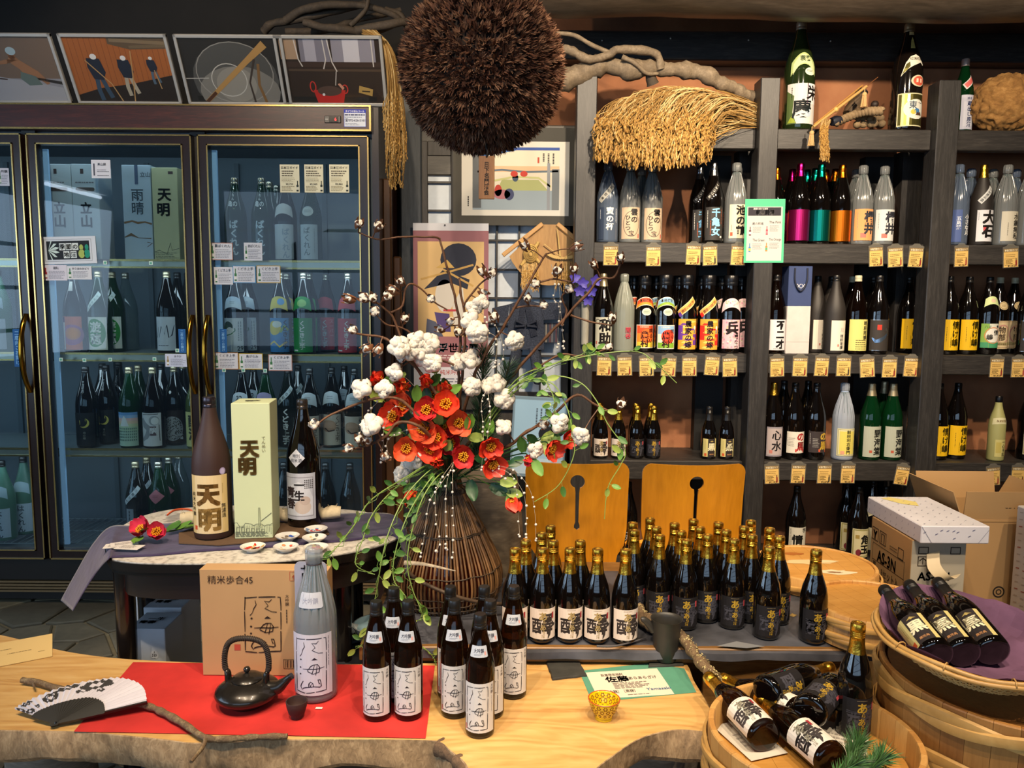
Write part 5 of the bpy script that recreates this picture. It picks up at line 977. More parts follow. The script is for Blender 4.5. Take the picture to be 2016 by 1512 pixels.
# === hung on the screen: print, calendar, wooden board, little costume
YQ=4.09
def hang(x0,y0,x1,y1,Y):a,b=PY(x0,y1,Y),PY(x1,y0,Y); return Matrix.Translation(((a.x+b.x)/2,Y,a.z)),abs(b.x-a.x),abs(b.z-a.z)
M_,w,h=hang(892,252,1134,443,YQ); W_,H_=w*1000,h*1000
bg=[('r',-W_*.43,H_*.1,W_*.45,H_*.86,'#d5d2c8'),('r',-W_*.34,H_*.16,W_*.37,H_*.8,'#ded5c0',2),('r',-W_*.34,H_*.77,W_*.37,H_*.8,'#2b4f9e',3),('p',[(-W_*.28,H_*.7),(-W_*.1,H_*.74),(W_*.02,H_*.77),(-W_*.28,H_*.79)],'#3f74b8',3),('r',-W_*.34,H_*.55,W_*.37,H_*.61,'#dfb690',3),('r',-W_*.34,H_*.16,W_*.37,H_*.36,'#93a2ac',3),('p',[(-W_*.14,H_*.36),(-W_*.1,H_*.47),(W_*.2,H_*.47),(W_*.28,H_*.36)],'#a9ae74',4),('s',[(-W_*.16,H_*.46),(0,H_*.5),(W_*.2,H_*.49),(W_*.3,H_*.4)],H_*.02,'#c3c486',5),('s',[(-W_*.3,H_*.55),(-W_*.1,H_*.57),(W_*.1,H_*.55),(W_*.36,H_*.56)],H_*.02,'#5f6f7c',4),('r',-W_*.34,H_*.18,-W_*.27,H_*.76,'#5f6468',4),('r',W_*.31,H_*.16,W_*.37,H_*.58,'#6f767a',4),('r',W_*.27,H_*.16,W_*.295,H_*.64,'#8a8f96',5),('d',-W_*.1,H_*.32,W_*.07,H_*.05,'#a86a74',5),('d',-W_*.04,H_*.32,W_*.04,H_*.06,'#3a4268',5),('d',-W_*.13,H_*.36,W_*.03,H_*.06,'#b8382c',5),('d',W_*.0,H_*.53,W_*.03,H_*.03,'#c23a2c',6),('d',W_*.08,H_*.53,W_*.03,H_*.03,'#c23a2c',6),('d',W_*.01,H_*.49,W_*.025,H_*.04,'#3c5068',5),('lv',W_*.22,H_*.62,W_*.34,H_*.74,3,'#3a3838'),('r',W_*.19,H_*.64,W_*.205,H_*.7,'#b8442c',4),('lv',-W_*.39,H_*.16,-W_*.36,H_*.3,1,'#3a3838')]
t=thing('landscape_print','colour landscape print on dark mount hung behind the wooden plaque','print',M=M_)
MB().box((0,.002,h/2),(w,.003,h)).build('mount',plain('#4a4842',.8,var=.1,scale=4),t); put('print',draw(bg,flat),t)
M_,w,h=hang(815,440,962,760,YQ-.03); W_,H_=w*1000,h*1000
cal=[('r',-W_*.5,H_*.955,W_*.5,H_,'#c6c8d0'),('r',-W_*.5,H_*.12,W_*.5,H_*.955,'#94636a',2),('r',-W_*.5,0,W_*.5,H_*.12,'#cbccd6',2),('r',-W_*.44,H_*.31,W_*.44,H_*.89,'#d0ae78',3),('d',W_*.1,H_*.78,W_*.24,H_*.1,'#2a2d3c',4),('p',[(-W_*.36,H_*.6),(-W_*.1,H_*.72),(W_*.25,H_*.66),(W_*.22,H_*.6),(0,H_*.64)],'#2a2d3c',5),('s',[(-W_*.4,H_*.66),(0,H_*.71),(W_*.3,H_*.75)],H_*.012,'#c09a58',6),('s',[(-W_*.1,H_*.72),(W_*.3,H_*.62)],H_*.012,'#c09a58',6),('p',[(-W_*.2,H_*.73),(-W_*.05,H_*.78),(W_*.05,H_*.73)],'#c8a45e',6),('d',-W_*.08,H_*.56,W_*.13,H_*.1,'#d2ccc2',5),('p',[(W_*.02,H_*.5),(W_*.16,H_*.62),(W_*.2,H_*.4),(W_*.05,H_*.36)],'#d2ccc2',5),('p',[(-W_*.22,H_*.46),(-W_*.02,H_*.45),(0,H_*.34),(-W_*.16,H_*.34)],'#4e3f74',6),('p',[(-W_*.32,H_*.42),(-W_*.2,H_*.4),(-W_*.1,H_*.31),(-W_*.34,H_*.31)],'#52566a',6),('r',-W_*.1,H_*.465,W_*.08,H_*.478,'#b8464e',7),('t','浮世絵暦',W_*.1,H_*.215,H_*.055,'#5fa0b4',6,W_*.7),('l',-W_*.25,H_*.17,W_*.4,H_*.2,2,'#d8ccd0'),('t','純米吟醸',-W_*.0,H_*.075,H_*.03,'#a8504a',2,W_*.7),('l',-W_*.42,H_*.02,W_*.42,H_*.055,2,'#5a5a70')]
t=thing('wall_calendar','tall mauve wall calendar with tan picture behind the cotton branches','calendar',M=M_)
MB().box((0,.002,h/2),(w,.0025,h)).build('sheets',ink('#b9bac6'),t); put('print',draw(cal,flat),t)
MB().ball((-.03,-.006,h-.01),.004,8,5).build('pin',plain('#222222',.4),t)
# sector shaped wooden board with straw turtle and crane
t=thing('fan_board','fan shaped wooden board with straw turtle and crane ornaments','ornament',PY(1081,562,4.02)); S=4.02*1.0/1514*1.01
out=[(14,116),(-14,116)]+[(-92+i*4,50-26*math.sin(i/14*1.5)) for i in range(0)]
arc=[(98*math.sin(a),117-117*math.cos(a)*1.0) for a in [(-58+116*i/16)*PI/180 for i in range(17)]]
pts=[(-14,116)]+[(x*.93,z) for x,z in arc]+[(14,116)]
put('board',plate([(x*S,z*S) for x,z in pts][::-1],(),.012,'board',wood('boardwood','#8f6a3c','#bb935a','#a67e49',(10,10,1),5,.55,.2)),t)
for s in (-1,1):
 a,b=Vector((s*14*S,-.008,117*S)),Vector((s*90*S,-.008,arc[0][1]*S+.004)); M_=frame(a,b-a,(0,-1,0))
 MB().box(((b-a).length/2,0,0),((b-a).length,.022,.016),bev=.003).build('frame_rail',wood('railwood','#a87c48','#d0a468',None,(1,10,10),5,.5,.1),t).matrix_local=M_
m=MB(); cx,cz=-36*S,60*S; m.ball((cx,-.018,cz),.04,12,8,0,(1,.45,1.25))
for k in range(4):m.lathe([(.034-k*.008,0),(.038-k*.008,.004),(.034-k*.008,.008)],18,0,Matrix.Translation((cx,-.026-k*.003,cz))@Matrix.Rotation(PI/2,4,'X')@Matrix.Scale(1.2,4,(0,1,0)))
for dx,dz in ((-.05,.06),(.04,.06),(-.05,-.06),(.05,-.05)):m.tube([(cx,-.016,cz),(cx+dx,-.018,cz+dz)],[.014,.009],7)
m.build('straw_turtle',plain('#bb9a58',.75,var=.25,scale=60),t,60)
m=MB(); cx,cz=26*S,55*S
for i in range(34):
 a=math.radians(12+i*156/33) if i<17 else math.radians(12+i*156/33); sgn=math.cos(a); m.tube([(cx,-.016,cz-.01),(cx+.1*sgn,-.018,cz+.055*abs(math.cos(a*1.0))+.01-.02*(1-abs(sgn)))],[.002,.0028],4)
for i in range(24):
 a=math.radians(-160+i*140/23); m.tube([(cx,-.016,cz-.005),(cx+.1*math.cos(a),-.018,cz+.035+.055*math.sin(a)*.9+.0)],[.002,.0026],4)
m.tube([(cx-.015,-.018,cz),(cx-.03,-.02,cz+.12),(cx-.035,-.02,cz+.15)],[.006,.003,.001],6); m.build('straw_crane',plain('#c7a768',.75),t)
sm,em=MB(),MB()
for cx0 in (-38,28):
 for i in range(60 if cx0<0 else 26):
  x=(cx0+rs.uniform(-14,14))*S; pts=spline([Vector((x,-.016,46*S)),Vector((x+rs.uniform(-.01,.01),-.03,20*S)),Vector((x+rs.uniform(-.02,.02),-.03,rs.uniform(-14,12)*S))],4); sm.tube(pts,.0012,3,rs.choice((0,1,2)),False); ear(em,pts[-6:],rs,10,.004)
stuff(sm.build('straw',STRAW,t)); stuff(em.build('rice_ears',GRAIN,t))
# little hung work costume
t=thing('doll_costume','small dark blue work costume hanging below the fan shaped board','costume',PY(1035,690,4.04)); S=4.07/1514
IND=plain('#363b48',.9,var=.45,scale=160,bmp=.5,spec=.1); IND2=plain('#2c303c',.9,var=.4,scale=160,bmp=.5,spec=.1)
def cloth(name,pts,y=0,th=.012,mt=IND):return put(name,plate([(x*S,z*S) for x,z in pts],(),th,name,mt),t,(0,y,0))
cloth('jacket_body',[(-38,2),(36,2),(34,60),(26,92),(-4,100),(-32,90)][::-1],-.012,.024)
cloth('sleeve',[(-32,90),(-66,82),(-68,54),(-36,52)][::-1],-.006); cloth('sleeve',[(26,92),(76,96),(76,62),(34,60)],-.006)
cloth('collar',[(-6,100),(4,100),(22,30),(10,26)][::-1],-.018,.008,IND2); cloth('collar',[(0,96),(-10,98),(-18,30),(-8,28)],-.017,.006,IND2)
for s in (-1,1):m=MB().tube([(s*2*S,-.02,50*S),(s*20*S,-.028,58*S),(s*22*S,-.026,46*S),(s*2*S,-.022,48*S)],.007,7); m.build('sash_bow',IND2,t,60)
for s in (-1,1):m=MB().tube(spline([(s*16*S,0,6*S),(s*22*S,-.006,-26*S),(s*26*S,-.004,-50*S),(s*22*S,0,-66*S)],4),[.034,.036,.037,.038,.039,.04,.041,.04,.038,.034,.03,.026,.02],12,0,True,.5); m.build('trouser_leg',IND,t,60)
M_,w,h=hang(1066,636,1098,674,4.07)
sheet('striped_cloth','small striped cloth hanging right of the little blue costume','cloth',M_,w,h,[('r',-w*500+i*w*125,0,-w*500+i*w*125+w*70,h*1000,c,1) for i,c in enumerate(['#5a2c34','#2c3444','#8f8a80','#2c3444','#5a2c34','#6a6a6c','#2c3444','#5a3038'])],'#3a3e4a',.004)
# hanging bamboo vase with purple flowers on the first post
p=PY(1151,678,YP-.014); t=thing('hanging_vase','pale weathered wooden vase hanging on the first shelf post','vase',p); MB().tube([(0,0,0),(0,0,.1),(0,0,.21)],[.018,.019,.02],12).build('stick_body',wood('paleold','#7d7a70','#aaa698',None,(8,8,1),6,.7,.4),t,50)
PURP=[plain('#4a3fa0',.55),plain('#5c50b8',.55)]
def petal(L_,W__,cup=.25,n=4):
 m=MB(); vs=[]
 for i in range(n+1):
  f=i/n; wd=W__*math.sin(PI*(.12+.82*f))**.8
  for j in (-1,-.5,0,.5,1):vs.append((wd*j,L_*f,cup*L_*(f**1.5)*1.0+.18*W__*j*j+(.04*L_ if abs(j)==1 and i==n else 0)))
 fs=[(i*5+j,i*5+j+1,(i+1)*5+j+1,(i+1)*5+j) for i in range(n) for j in range(4)]
 m.add(vs,fs); return m
PPET=petal(.03,.012,.3).mesh('petal',PURP[0],180); LEAFM=[plain('#3f6a2a',.5,var=.2,scale=30),plain('#5f8a34',.5,var=.2,scale=30),plain('#8fa24a',.5,var=.25,scale=30),plain('#1f4a26',.4,var=.2,scale=30)]
for i,(px,py) in enumerate(((1131,548),(1147,558),(1142,572),(1158,590),(1172,552),(1165,572))):
 c_=PY(px,py,YP-.05-.01*(i%3)); t2=thing('purple_flower',f'purple artificial flower on the first post, {["leftmost", "upper middle", "middle", "lowest", "rightmost and highest", "right of the middle"][i]}','flower',c_)
 d=Vector((R(-.5,.5),-1,R(-.3,.4))).normalized(); q=d.to_track_quat('Z','Y'); MB().tube([(0,0,0),Vector((1151,0,0))*0+(PY(1151,600,YP-.02)-c_)],.0016,4).build('stem',LEAFM[0],t2)
 for k in range(5):
  o=put('petal',PPET,t2); o.rotation_mode='QUATERNION'; from mathutils import Quaternion
  o.rotation_quaternion=q@Quaternion((0,0,1),k*2*PI/5)
  # framed pale poster leaning at the screen foot
M_,w,h=hang(1002,782,1112,940,3.95); W_,H_=w*1000,h*1000
M_=Matrix.Translation((0,0,0))@M_@Matrix.Rotation(.05,4,'Y')
t=thing('framed_poster','pale blue framed poster with black round shapes low on the screen','poster',M=M_); MB().box((0,.008,h/2),(w,.012,h),bev=.003).build('poster_frame',plain('#6f8696',.4),t)
put('print',draw([('r',-W_*.46,H_*.04,W_*.46,H_*.96,'#8fb0c8'),('d',W_*.15,H_*.55,W_*.16,H_*.1,'#181a20',2),('d',W_*.34,H_*.6,W_*.12,H_*.08,'#181a20',2),('d',W_*.1,H_*.42,W_*.14,H_*.09,'#c8d2d8',2),('lv',-W_*.1,H_*.62,W_*.3,H_*.86,5,'#4a5a6a'),('r',-W_*.46,H_*.04,W_*.46,H_*.24,'#a9c0d0',3)],flat),t,(0,.0015,0))
# === two plywood chairs
PLY=wood('plywood','#a3690f','#c4841c','#b67817',(6,6,.8),3,.32,.06); PLYE=plain('#c98f45',.5)
def chair(px0,px1,ytop,label,rz,scratch):
 Yc=2.95; cx=XA((px0+px1)/2,Yc,.7); w=206/1514*3.01; zt_=PY((px0+px1)/2,ytop,Yc).z
 t=thing('plywood_chair',label,'chair',(cx,Yc,0),rz,'plywood chairs')
 hw=w/2; z0=.44
 out=[]
 for q in rrect(-hw,.55,hw,zt_,.03,4)[:10]:out.append((q[0],q[1]-.035*(q[0]/hw)**2+0.012))
 out=[(x,z) for x,z in out]
 out+=[(-hw+.004,.60),(-hw*.93,.535),(-hw*.80,.50),(-hw*.74,.44),(hw*.74,.44),(hw*.80,.50),(hw*.93,.535),(hw-.004,.60)]
 hole=[(.028*math.sin(a),zt_-.085+.028*math.cos(a)) for a in [(-160+320*i/20)*PI/180 for i in range(21)]]
 hole=hole+[(.0075,zt_-.13),(.0065,zt_-.25),(.011,zt_-.262),(.011,zt_-.275),(0,zt_-.283),(-.011,zt_-.275),(-.011,zt_-.262),(-.0065,zt_-.25),(-.0075,zt_-.13)]
 bend=lambda v:Vector((v.x,v.y+.05*(v.x/hw)**2-.10*max(0,(v.z-.44))*0-.03*((v.z-.6)/.3)**2,v.z))
 put('backrest',plate(out,[hole],.011,'backrest',PLY,bend),t)
 seat=rrect(-hw*1.02,-.40,hw*1.02,.0,.05,4)[::-1]
 me=plate(seat,(),.012,'seat',PLY); o=put('seat',me,t,(0,.05,.44),(PI/2,0,0)); o.scale=(1,1,-1)
 for sx in (-1,1):
  m=MB().tube(spline([(sx*hw*1.0,.02,.56),(sx*hw*1.02,.05,.47),(sx*hw*1.0,.08,.40)],4),.017,8,0,True,.5); m.build('side_bracket',plain('#d98a2a',.4),t,60)
  for sy in (.06,.38):MB().tube([(sx*hw*.9,sy,.425),(sx*hw*.96,sy+(.03 if sy>.1 else -.02),.001)],[.014,.012],10).build('leg',plain('#b9b4a8',.3,.9),t,60)
chair(1033,1239,905,'golden plywood chair with keyhole slot, left one behind the flower basket',-.04,1)
chair(1261,1476,908,'golden plywood chair with keyhole slot, right one before the shelves',.03,2)
# === WHITE TABLE with purple cloth (left)
WT=.752
TM=Matrix
t=thing('side_table','round cornered dark table with white speckled top under the purple cloth','table',(0,0,0))
fr0=[PZ(x,y,WT) for x,y in ((216,1101),(240,1106),(300,1110),(420,1110),(520,1107),(600,1101),(680,1090),(740,1077),(785,1060))]
bk0=[PZ(x,y,WT) for x,y in ((795,1046),(780,1030),(740,1012),(690,1003),(560,996),(430,995),(330,1003),(265,1020),(225,1045),(206,1075))]
top=spline([p for p in fr0]+bk0+[fr0[0]],4)[:-1]
def ring(pts,sc,z):
 c=sum(pts,Vector())/len(pts); return [((p.x-c.x)*sc+c.x,(p.y-c.y)*sc+c.y,z) for p in pts]
def slab(name,pts,z0,z1,mt,par,sc0=1,sc1=1):
 n=len(pts); m=MB(); m.add(ring(pts,sc0,z0)+ring(pts,sc1,z1),[(i,(i+1)%n,n+(i+1)%n,n+i) for i in range(n)]+[tuple(range(n,2*n)),tuple(range(n))[::-1]]); return m.build(name,mt,par,40)
mm,nt,b_=mk('speckle'); n1=N(nt,'TexNoise',Scale=70,Detail=6); nt.links.new(coords(nt),n1.inputs['Vector']); nt.links.new(ramp(nt,n1.outputs['Fac'],[(.3,'#9a938a'),(.5,'#cfc8bd'),(.8,'#ddd8cf')]),b_.inputs['Base Color']); b_.inputs['Roughness'].default_value=.3
slab('table_top',top,WT-.012,WT,mm,t,.985,.985)
EDGE=plain('#14100f',.25,coat=.3); slab('edge_band',top,WT-.028,WT-.003,EDGE,t,1.0,1.0); slab('edge_band',top,WT-.04,WT-.03,EDGE,t,.985,.985);
slab('apron',top,WT-.115,WT-.04,plain('#15110f',.4),t,.9,.9)
for px,py in ((233,1116),(668,1100)):
 p=PZ(px,py,WT-.04); MB().tube([(p.x+.0,p.y+.03,.002),(p.x,p.y+.03,WT-.04)],[.026,.03],16).build('leg',EDGE,t,60)
for px,py in ((290,1022),(700,1022)):
 p=PZ(px,py,WT); MB().tube([(p.x,p.y-.03,.002),(p.x,p.y-.03,WT-.04)],[.026,.03],16).build('leg',EDGE,t,60)
 # purple cloth draped along the table and over both ends
CL=plain('#3d3350',.95,var=.2,scale=30,bmp=.4,sheen=.3,spec=.1)
def ribbon(name,rows,mt,label,cat,th=.0015,sub=5):
 """rows: list of point rows (front..back) -> smooth sheet"""
 rows=[spline(r,sub) for r in rows]; cols=list(zip(*rows)); cols=[spline(list(c),sub) for c in cols]; n=len(cols); k=len(cols[0]); vs=[p for c in cols for p in c]
 m=MB(); m.add(vs,[(i*k+j,i*k+j+1,(i+1)*k+j+1,(i+1)*k+j) for i in range(n-1) for j in range(k-1)])
 o=m.build(name,mt,None,180); md=None
 me=o.data; bm=bmesh.new(); bm.from_mesh(me); bmesh.ops.recalc_face_normals(bm,faces=bm.faces); bmesh.ops.solidify(bm,geom=bm.faces[:],thickness=th); bm.to_mesh(me); bm.free()
 tag(o,label,cat); return o
zc=WT+.003
tp=lambda l:[PZ(x,y,zc) for x,y in l]
rw=[[PY(143,1203,2.24),PY(168,1160,2.23),PY(192,1124,2.22),PZ(213,1101,WT+.004)]+tp([(226,1097),(300,1094),(400,1085),(520,1078),(600,1071),(690,1064),(750,1054)])+[PZ(778,1056,WT+.003),PY(792,1082,2.3),PY(800,1135,2.3)],[PY(131,1192,2.34),PY(160,1140,2.33),PY(188,1094,2.32),PZ(214,1066,WT+.006)]+tp([(240,1064),(310,1062),(400,1052),(520,1044),(600,1038),(690,1034),(745,1030)])+[PZ(784,1034,WT+.003),PY(800,1060,2.38),PY(810,1120,2.38)],[PY(119,1182,2.44),PY(152,1122,2.43),PY(183,1070,2.42),PZ(216,1037,WT+.006)]+tp([(262,1034),(320,1030),(400,1026),(520,1018),(600,1014),(690,1010),(738,1009)])+[PZ(776,1014,WT+.003),PY(800,1040,2.46),PY(815,1100,2.46)]]
ribbon('purple_cloth',rw,CL,'purple cloth runner draped over both ends of the white table','cloth')
pm=[PZ(x,y,WT+.0065) for x,y in ((352,1070),(430,1074),(560,1063),(648,1052),(640,1034),(520,1026),(400,1034),(352,1050))]
o=slab('woven_mat',pm,WT+.0055,WT+.0085,wood('matbrown','#4a3626','#6d5238',None,(1,30,1),20,.9,.5),None); tag(o,'brown woven mat under the bottles on the purple cloth','mat')
ZM=WT+.009
bottle('tenmei','tall matte brown bottle with cream label and gold characters on the white table',PZ(421,1054,ZM),.1)
bottle('issei','tall glossy black bottle with white diamond sticker on the white table',PZ(600,1030,ZM),-.06)
p0,p1,p2=PZ(462,1062,ZM),PZ(538,1058,ZM),PZ(543,1047,ZM); w=(p1-p0).length; hh=.425
t=thing('gift_box','tall pale green gift box with two gold characters on the white table','box',((p0.x+p1.x)/2,(p0.y+p1.y)/2,ZM),math.atan2(p1.y-p0.y,p1.x-p0.x)-.09)
GB=plain('#c6cfa6',.6); MB().box((0,w*.52,hh/2),(w,w*1.04,hh),bev=.0015).build('carton',GB,t)
W_,H_=w*1000,hh*1000; rr=random.Random(2)
town=[('s',[(-W_*.5+i*W_/14,H_*.10+rr.uniform(-6,10)) for i in range(15)],1.2,'#4a4c40'),('p',[(W_*.12,H_*.08),(W_*.13,H_*.23),(W_*.18,H_*.23),(W_*.2,H_*.08)],'#b4bd96',3),('f',W_*.13,H_*.09,W_*.18,H_*.23,1.2,'#4a4c40'),('s',[(W_*.2,H_*.13),(W_*.48,H_*.19)],1.6,'#4a4c40'),('l',-W_*.48,H_*.015,W_*.48,H_*.055,6,'#6a6c58',1.6),('lv',-W_*.48,H_*.03,W_*.48,H_*.1,22,'#5a5c4a',1.0)]+[('f',-W_*.45+i*15,H_*.05,-W_*.45+i*15+9,H_*.05+rr.uniform(8,16),.9,'#4a4c40') for i in range(6)]
put('print',draw([('t','天',-W_*.05,H_*.62,50,'#5a4418',14,56),('t','明',-W_*.12,H_*.49,50,'#5a4418',14,56),('v','てんめい',W_*.32,H_*.76,13,'#7a7450',1)]+town,flat),t,(0,-.0004,0))
put('top_print',draw([('t','天',8,42,22,'#5a4418',8),('t','明',-14,38,22,'#5a4418',8)],lambda u,v,o:(u,v+.004,o)),t,(0,0,hh+.0002))
# cloth roll behind, cord, camellia sprig, cards
LIN=plain('#cdbd9c',.95,var=.08,scale=60,bmp=.5,spec=.1)
a,b=PZ(352,1026,ZM+.025),PZ(668,1012,ZM+.025); a.y+=.02; b.y+=.02
t=thing('linen_roll','rolled cream linen cloth lying behind the bottles on the white table','cloth',(0,0,0))
m=MB(); n=18; m.tube([a.lerp(b,i/n)+Vector((0,0,.004*math.sin(i*1.9))) for i in range(n+1)],[.021+.003*math.sin(i*2.3) for i in range(n+1)],14,0,True,.95); m.build('roll',LIN,t,60)
m=MB()
for i in range(60):
 p=a.lerp(b,R(0,1))+Vector((R(-.01,.01),R(-.02,.005),.022)); m.tube([p,p+Vector((R(-.01,.01),R(-.01,.01),R(0,.008)))],.0008,3)
stuff(m.build('fringe',LIN,t))
t=thing('cord_loop','orange black and white striped cord beside the linen roll','cord',(0,0,0));
for k,(c_,o_) in enumerate((('#d8d4cc',0),('#1a1a1a',.006),('#d8d4cc',.012),('#c85020',.018))):
 MB().tube(spline([PZ(326+k,1014,ZM+.004+o_),PZ(345,1004,ZM+.012+o_),PZ(372,1003,ZM+.012+o_),PZ(380,1010,ZM+.006+o_)],5),.0035,6).build('cord_strand',plain(c_,.8),t,60)
def petal2(L_,W__,cup,key,mt):return petal(L_,W__,cup,5).mesh(key,mt,180)
REDS=[plain('#d83a22',.5,var=.15,scale=60),plain('#e2552e',.5,var=.15,scale=60),plain('#c0252a',.5,var=.15,scale=60)]; PINKS=[plain('#c22a48',.5,var=.2,scale=60)]
RP=[petal2(.034,.019,.38,'petal',m_) for m_ in REDS]; PP=[petal2(.030,.018,.5,'petal',m_) for m_ in PINKS]
ST=MB()
for i in range(26):
 a_=i*2.4; q=.0015+.0055*math.sqrt(i/26); tp=Vector((math.cos(a_)*q*1.6,math.sin(a_)*q*1.6,.016-q*.4)); ST.tube([(math.cos(a_)*q*.6,math.sin(a_)*q*.6,.002),tp],.0007,3); ST.ball(tuple(tp),.0022,5,3)
ST=ST.mesh('stamens',plain('#d99a18',.6),180)
def leafmesh(L_,W__,mt):return petal(L_,W__,.12,5).mesh('leaf',mt,180)
LF=[leafmesh(.055,.016,m_) for m_ in LEAFM]; LFs=[leafmesh(.026,.0075,m_) for m_ in LEAFM]
def orient(o,d,roll=0,loc=(0,0,0)):
 o.rotation_mode='QUATERNION'; o.rotation_quaternion=Vector(d).to_track_quat('Z','Y')@Quaternion((0,0,1),roll); o.location=loc
def leafobj(par,loc,d,side,me):
 d=Vector(d).normalized(); s=Vector(side); s=(s-d*s.dot(d)).normalized(); x=d.cross(s)
 o=put('leaf',me,par); o.matrix_local=Matrix.Translation(Vector(loc))@Matrix((x,d,s)).transposed().to_4x4(); return o
def bloom(par,c,d,sc,pet,n=6,open_=1.0):
 q=Vector(d).to_track_quat('Z','Y')
 for k in range(n):
  lay=k%2 if n>5 else 0; o=put('petal',pet,par); o.rotation_mode='QUATERNION'
  o.rotation_quaternion=q@Quaternion((0,0,1),k*2*PI/n+R(-.15,.15))@Quaternion((1,0,0),(.25+(.75 if open_<.6 else .15*lay))+R(-.08,.18)); s=sc*R(.92,1.08); o.scale=(s,s,s); o.location=c
 o=put('stamens',ST,par); o.rotation_mode='QUATERNION'; o.rotation_quaternion=q; o.location=c; o.scale=(sc,sc,sc)
t=thing('camellia_sprig','pink camellia sprig with two blooms lying on the purple cloth','flower',(0,0,0))
c1,c2,c3=PZ(283,1046,WT+.035),PZ(310,1050,WT+.03),PZ(298,1034,WT+.045)
bloom(t,c1,(-.3,-.7,.7),1.35,PP[0]); bloom(t,c2,(.2,-.8,.6),1.3,PP[0])
MB().tube(spline([c2+Vector((0,.01,0)),PZ(340,1045,WT+.015),PZ(375,1036,WT+.012)],4),.0025,6).build('stem',LEAFM[0],t,60)
for p,d,k in ((c1+Vector((0,-.02,-.01)),(.1,-1,-.2),1),(PZ(345,1042,WT+.018),(1,.2,.3),1),(PZ(365,1038,WT+.015),(1,-.5,.1),1),(PZ(330,1045,WT+.02),(.4,1,.2),0),(c1,(.6,-1,.3),1)):leafobj(t,p,d,(0,-.3,1),LF[k])
for i,(x,y,rz) in enumerate(((232,1074,.25),(255,1077,-.1),(245,1070,.5))):
 p=PZ(x,y,WT+.012+i*.001); o=thing('small_card',f'small pale card under the pink camellia on the purple cloth, {["lowest", "nearest", "topmost"][i]} of three','card',M=Matrix.Translation(p)@Matrix.Rotation(rz,4,'Z'))
 MB().box((0,0,0),(.075,.045,.0006)).build('paper',ink('#d6cfc8'),o); put('print',draw([('l',-26,-14,26,12,4,'#6a6060',1.6)],lambda u,v,o_:(u,v,o_+.0004)),o)
 # little painted dishes
rr=random.Random(12)
def dish(px,py,label,pal,base='#d9d4cc',zz=ZM):
 p=PZ(px,py,zz if py<1075 else WT+.001); t=thing('small_dish',label,'dish',(p.x,p.y,p.z),R(0,3),'small painted dishes')
 m=MB(); m.lathe([(0,.002),(.017,.001),(.018,0),(.019,.003),(.030,.010),(.0365,.0155),(.037,.017),(.036,.0168),(.028,.011),(.014,.0065),(0,.006)],28); m.build('dish_body',plain(base,.15,coat=.4),t,60)
 its=[]
 for i in range(18):
  a=rr.uniform(0,6.28); q=rr.uniform(4,28); its.append(('d',q*math.cos(a),q*math.sin(a),rr.uniform(3,7),rr.uniform(3,7),rr.choice(pal),1+i%3))
 def sf(u,v,o):
  q=math.hypot(u,v); return (u,v,.0066+max(0,q-.014)*.32+max(0,q-.028)*.42+.0009+o)
 put('painting',draw(its,sf),t)
dish(498,1085,'small dish painted with red and gold flowers, leftmost in front',['#b8281e','#c83a24','#c9963a','#d8c8b0','#8a2030']); dish(563,1085,'small white dish with fine red blossoms, middle in front',['#c8553e','#d98a5a','#d9d4cc','#d9d4cc','#c9a24a'])
dish(566,1064,'small white dish with blue dot motif behind the front dishes',['#3f5ca8','#7a6a5a','#d9d4cc','#d9d4cc']); dish(619,1067,'small white dish with line drawing beside the blue dotted one',['#4a4a44','#d9d4cc','#c9b878','#d9d4cc','#d9d4cc'])
dish(622,1050,'small red and white dish nearest the black bottle',['#b8281e','#b8281e','#d9d4cc','#5f7fa8']); dish(622,1086,'small red dish with yellow rim half hidden by the wrapped bottle',['#c83a24','#e0b818','#e0b818','#b8281e'])
# boxes standing below the table
GREYB=plain('#c4ccd8',.7)
for i,(px0,px1,pyt,Y,d,lab) in enumerate(((250,324,1238,2.3,.13,'grey white carton under the white table, nearest with a round emblem'),(282,357,1196,2.47,.15,'grey white carton under the white table, middle of three'),(252,332,1165,2.68,.12,'grey white carton under the white table, rearmost of three'))):
 a,b=PY(px0,pyt,Y),PY(px1,pyt,Y); w=b.x-a.x; h=a.z
 t=thing('white_carton',lab,'carton',((a.x+b.x)/2,Y,.0),0,'cartons under the white table'); MB().box((0,d/2,h/2+.001),(w,d,h-.002),bev=.002).build('carton',GREYB,t); W_=w*1000
 put('top_print',draw([('t','一生',0,62,24,'#1c1c22',8),('t','青春',-18,34,24,'#1c1c22',8)],lambda u,v,o:(u,v*.9,o)),t,(0,.01,h+.0004))
 if i==0:put('emblem',draw([('d',W_*.2,h*1000-84,14,14,'#d4d8e0',1)]+[('s',[(W_*.2+x,h*1000-90),(W_*.2+x+2,h*1000-85),(W_*.2+x,h*1000-80)],2.4,'#2a2c34',2) for x in (-6,-1,4)]+[('s',[(W_*.2-1,h*1000-79),(W_*.2+1,h*1000-75),(W_*.2,h*1000-72)],2,'#2a2c34',2),('l',W_*.2-8,h*1000-97,W_*.2+8,h*1000-93,1,'#6a6c74')],flat),t,(0,-.0004,0))
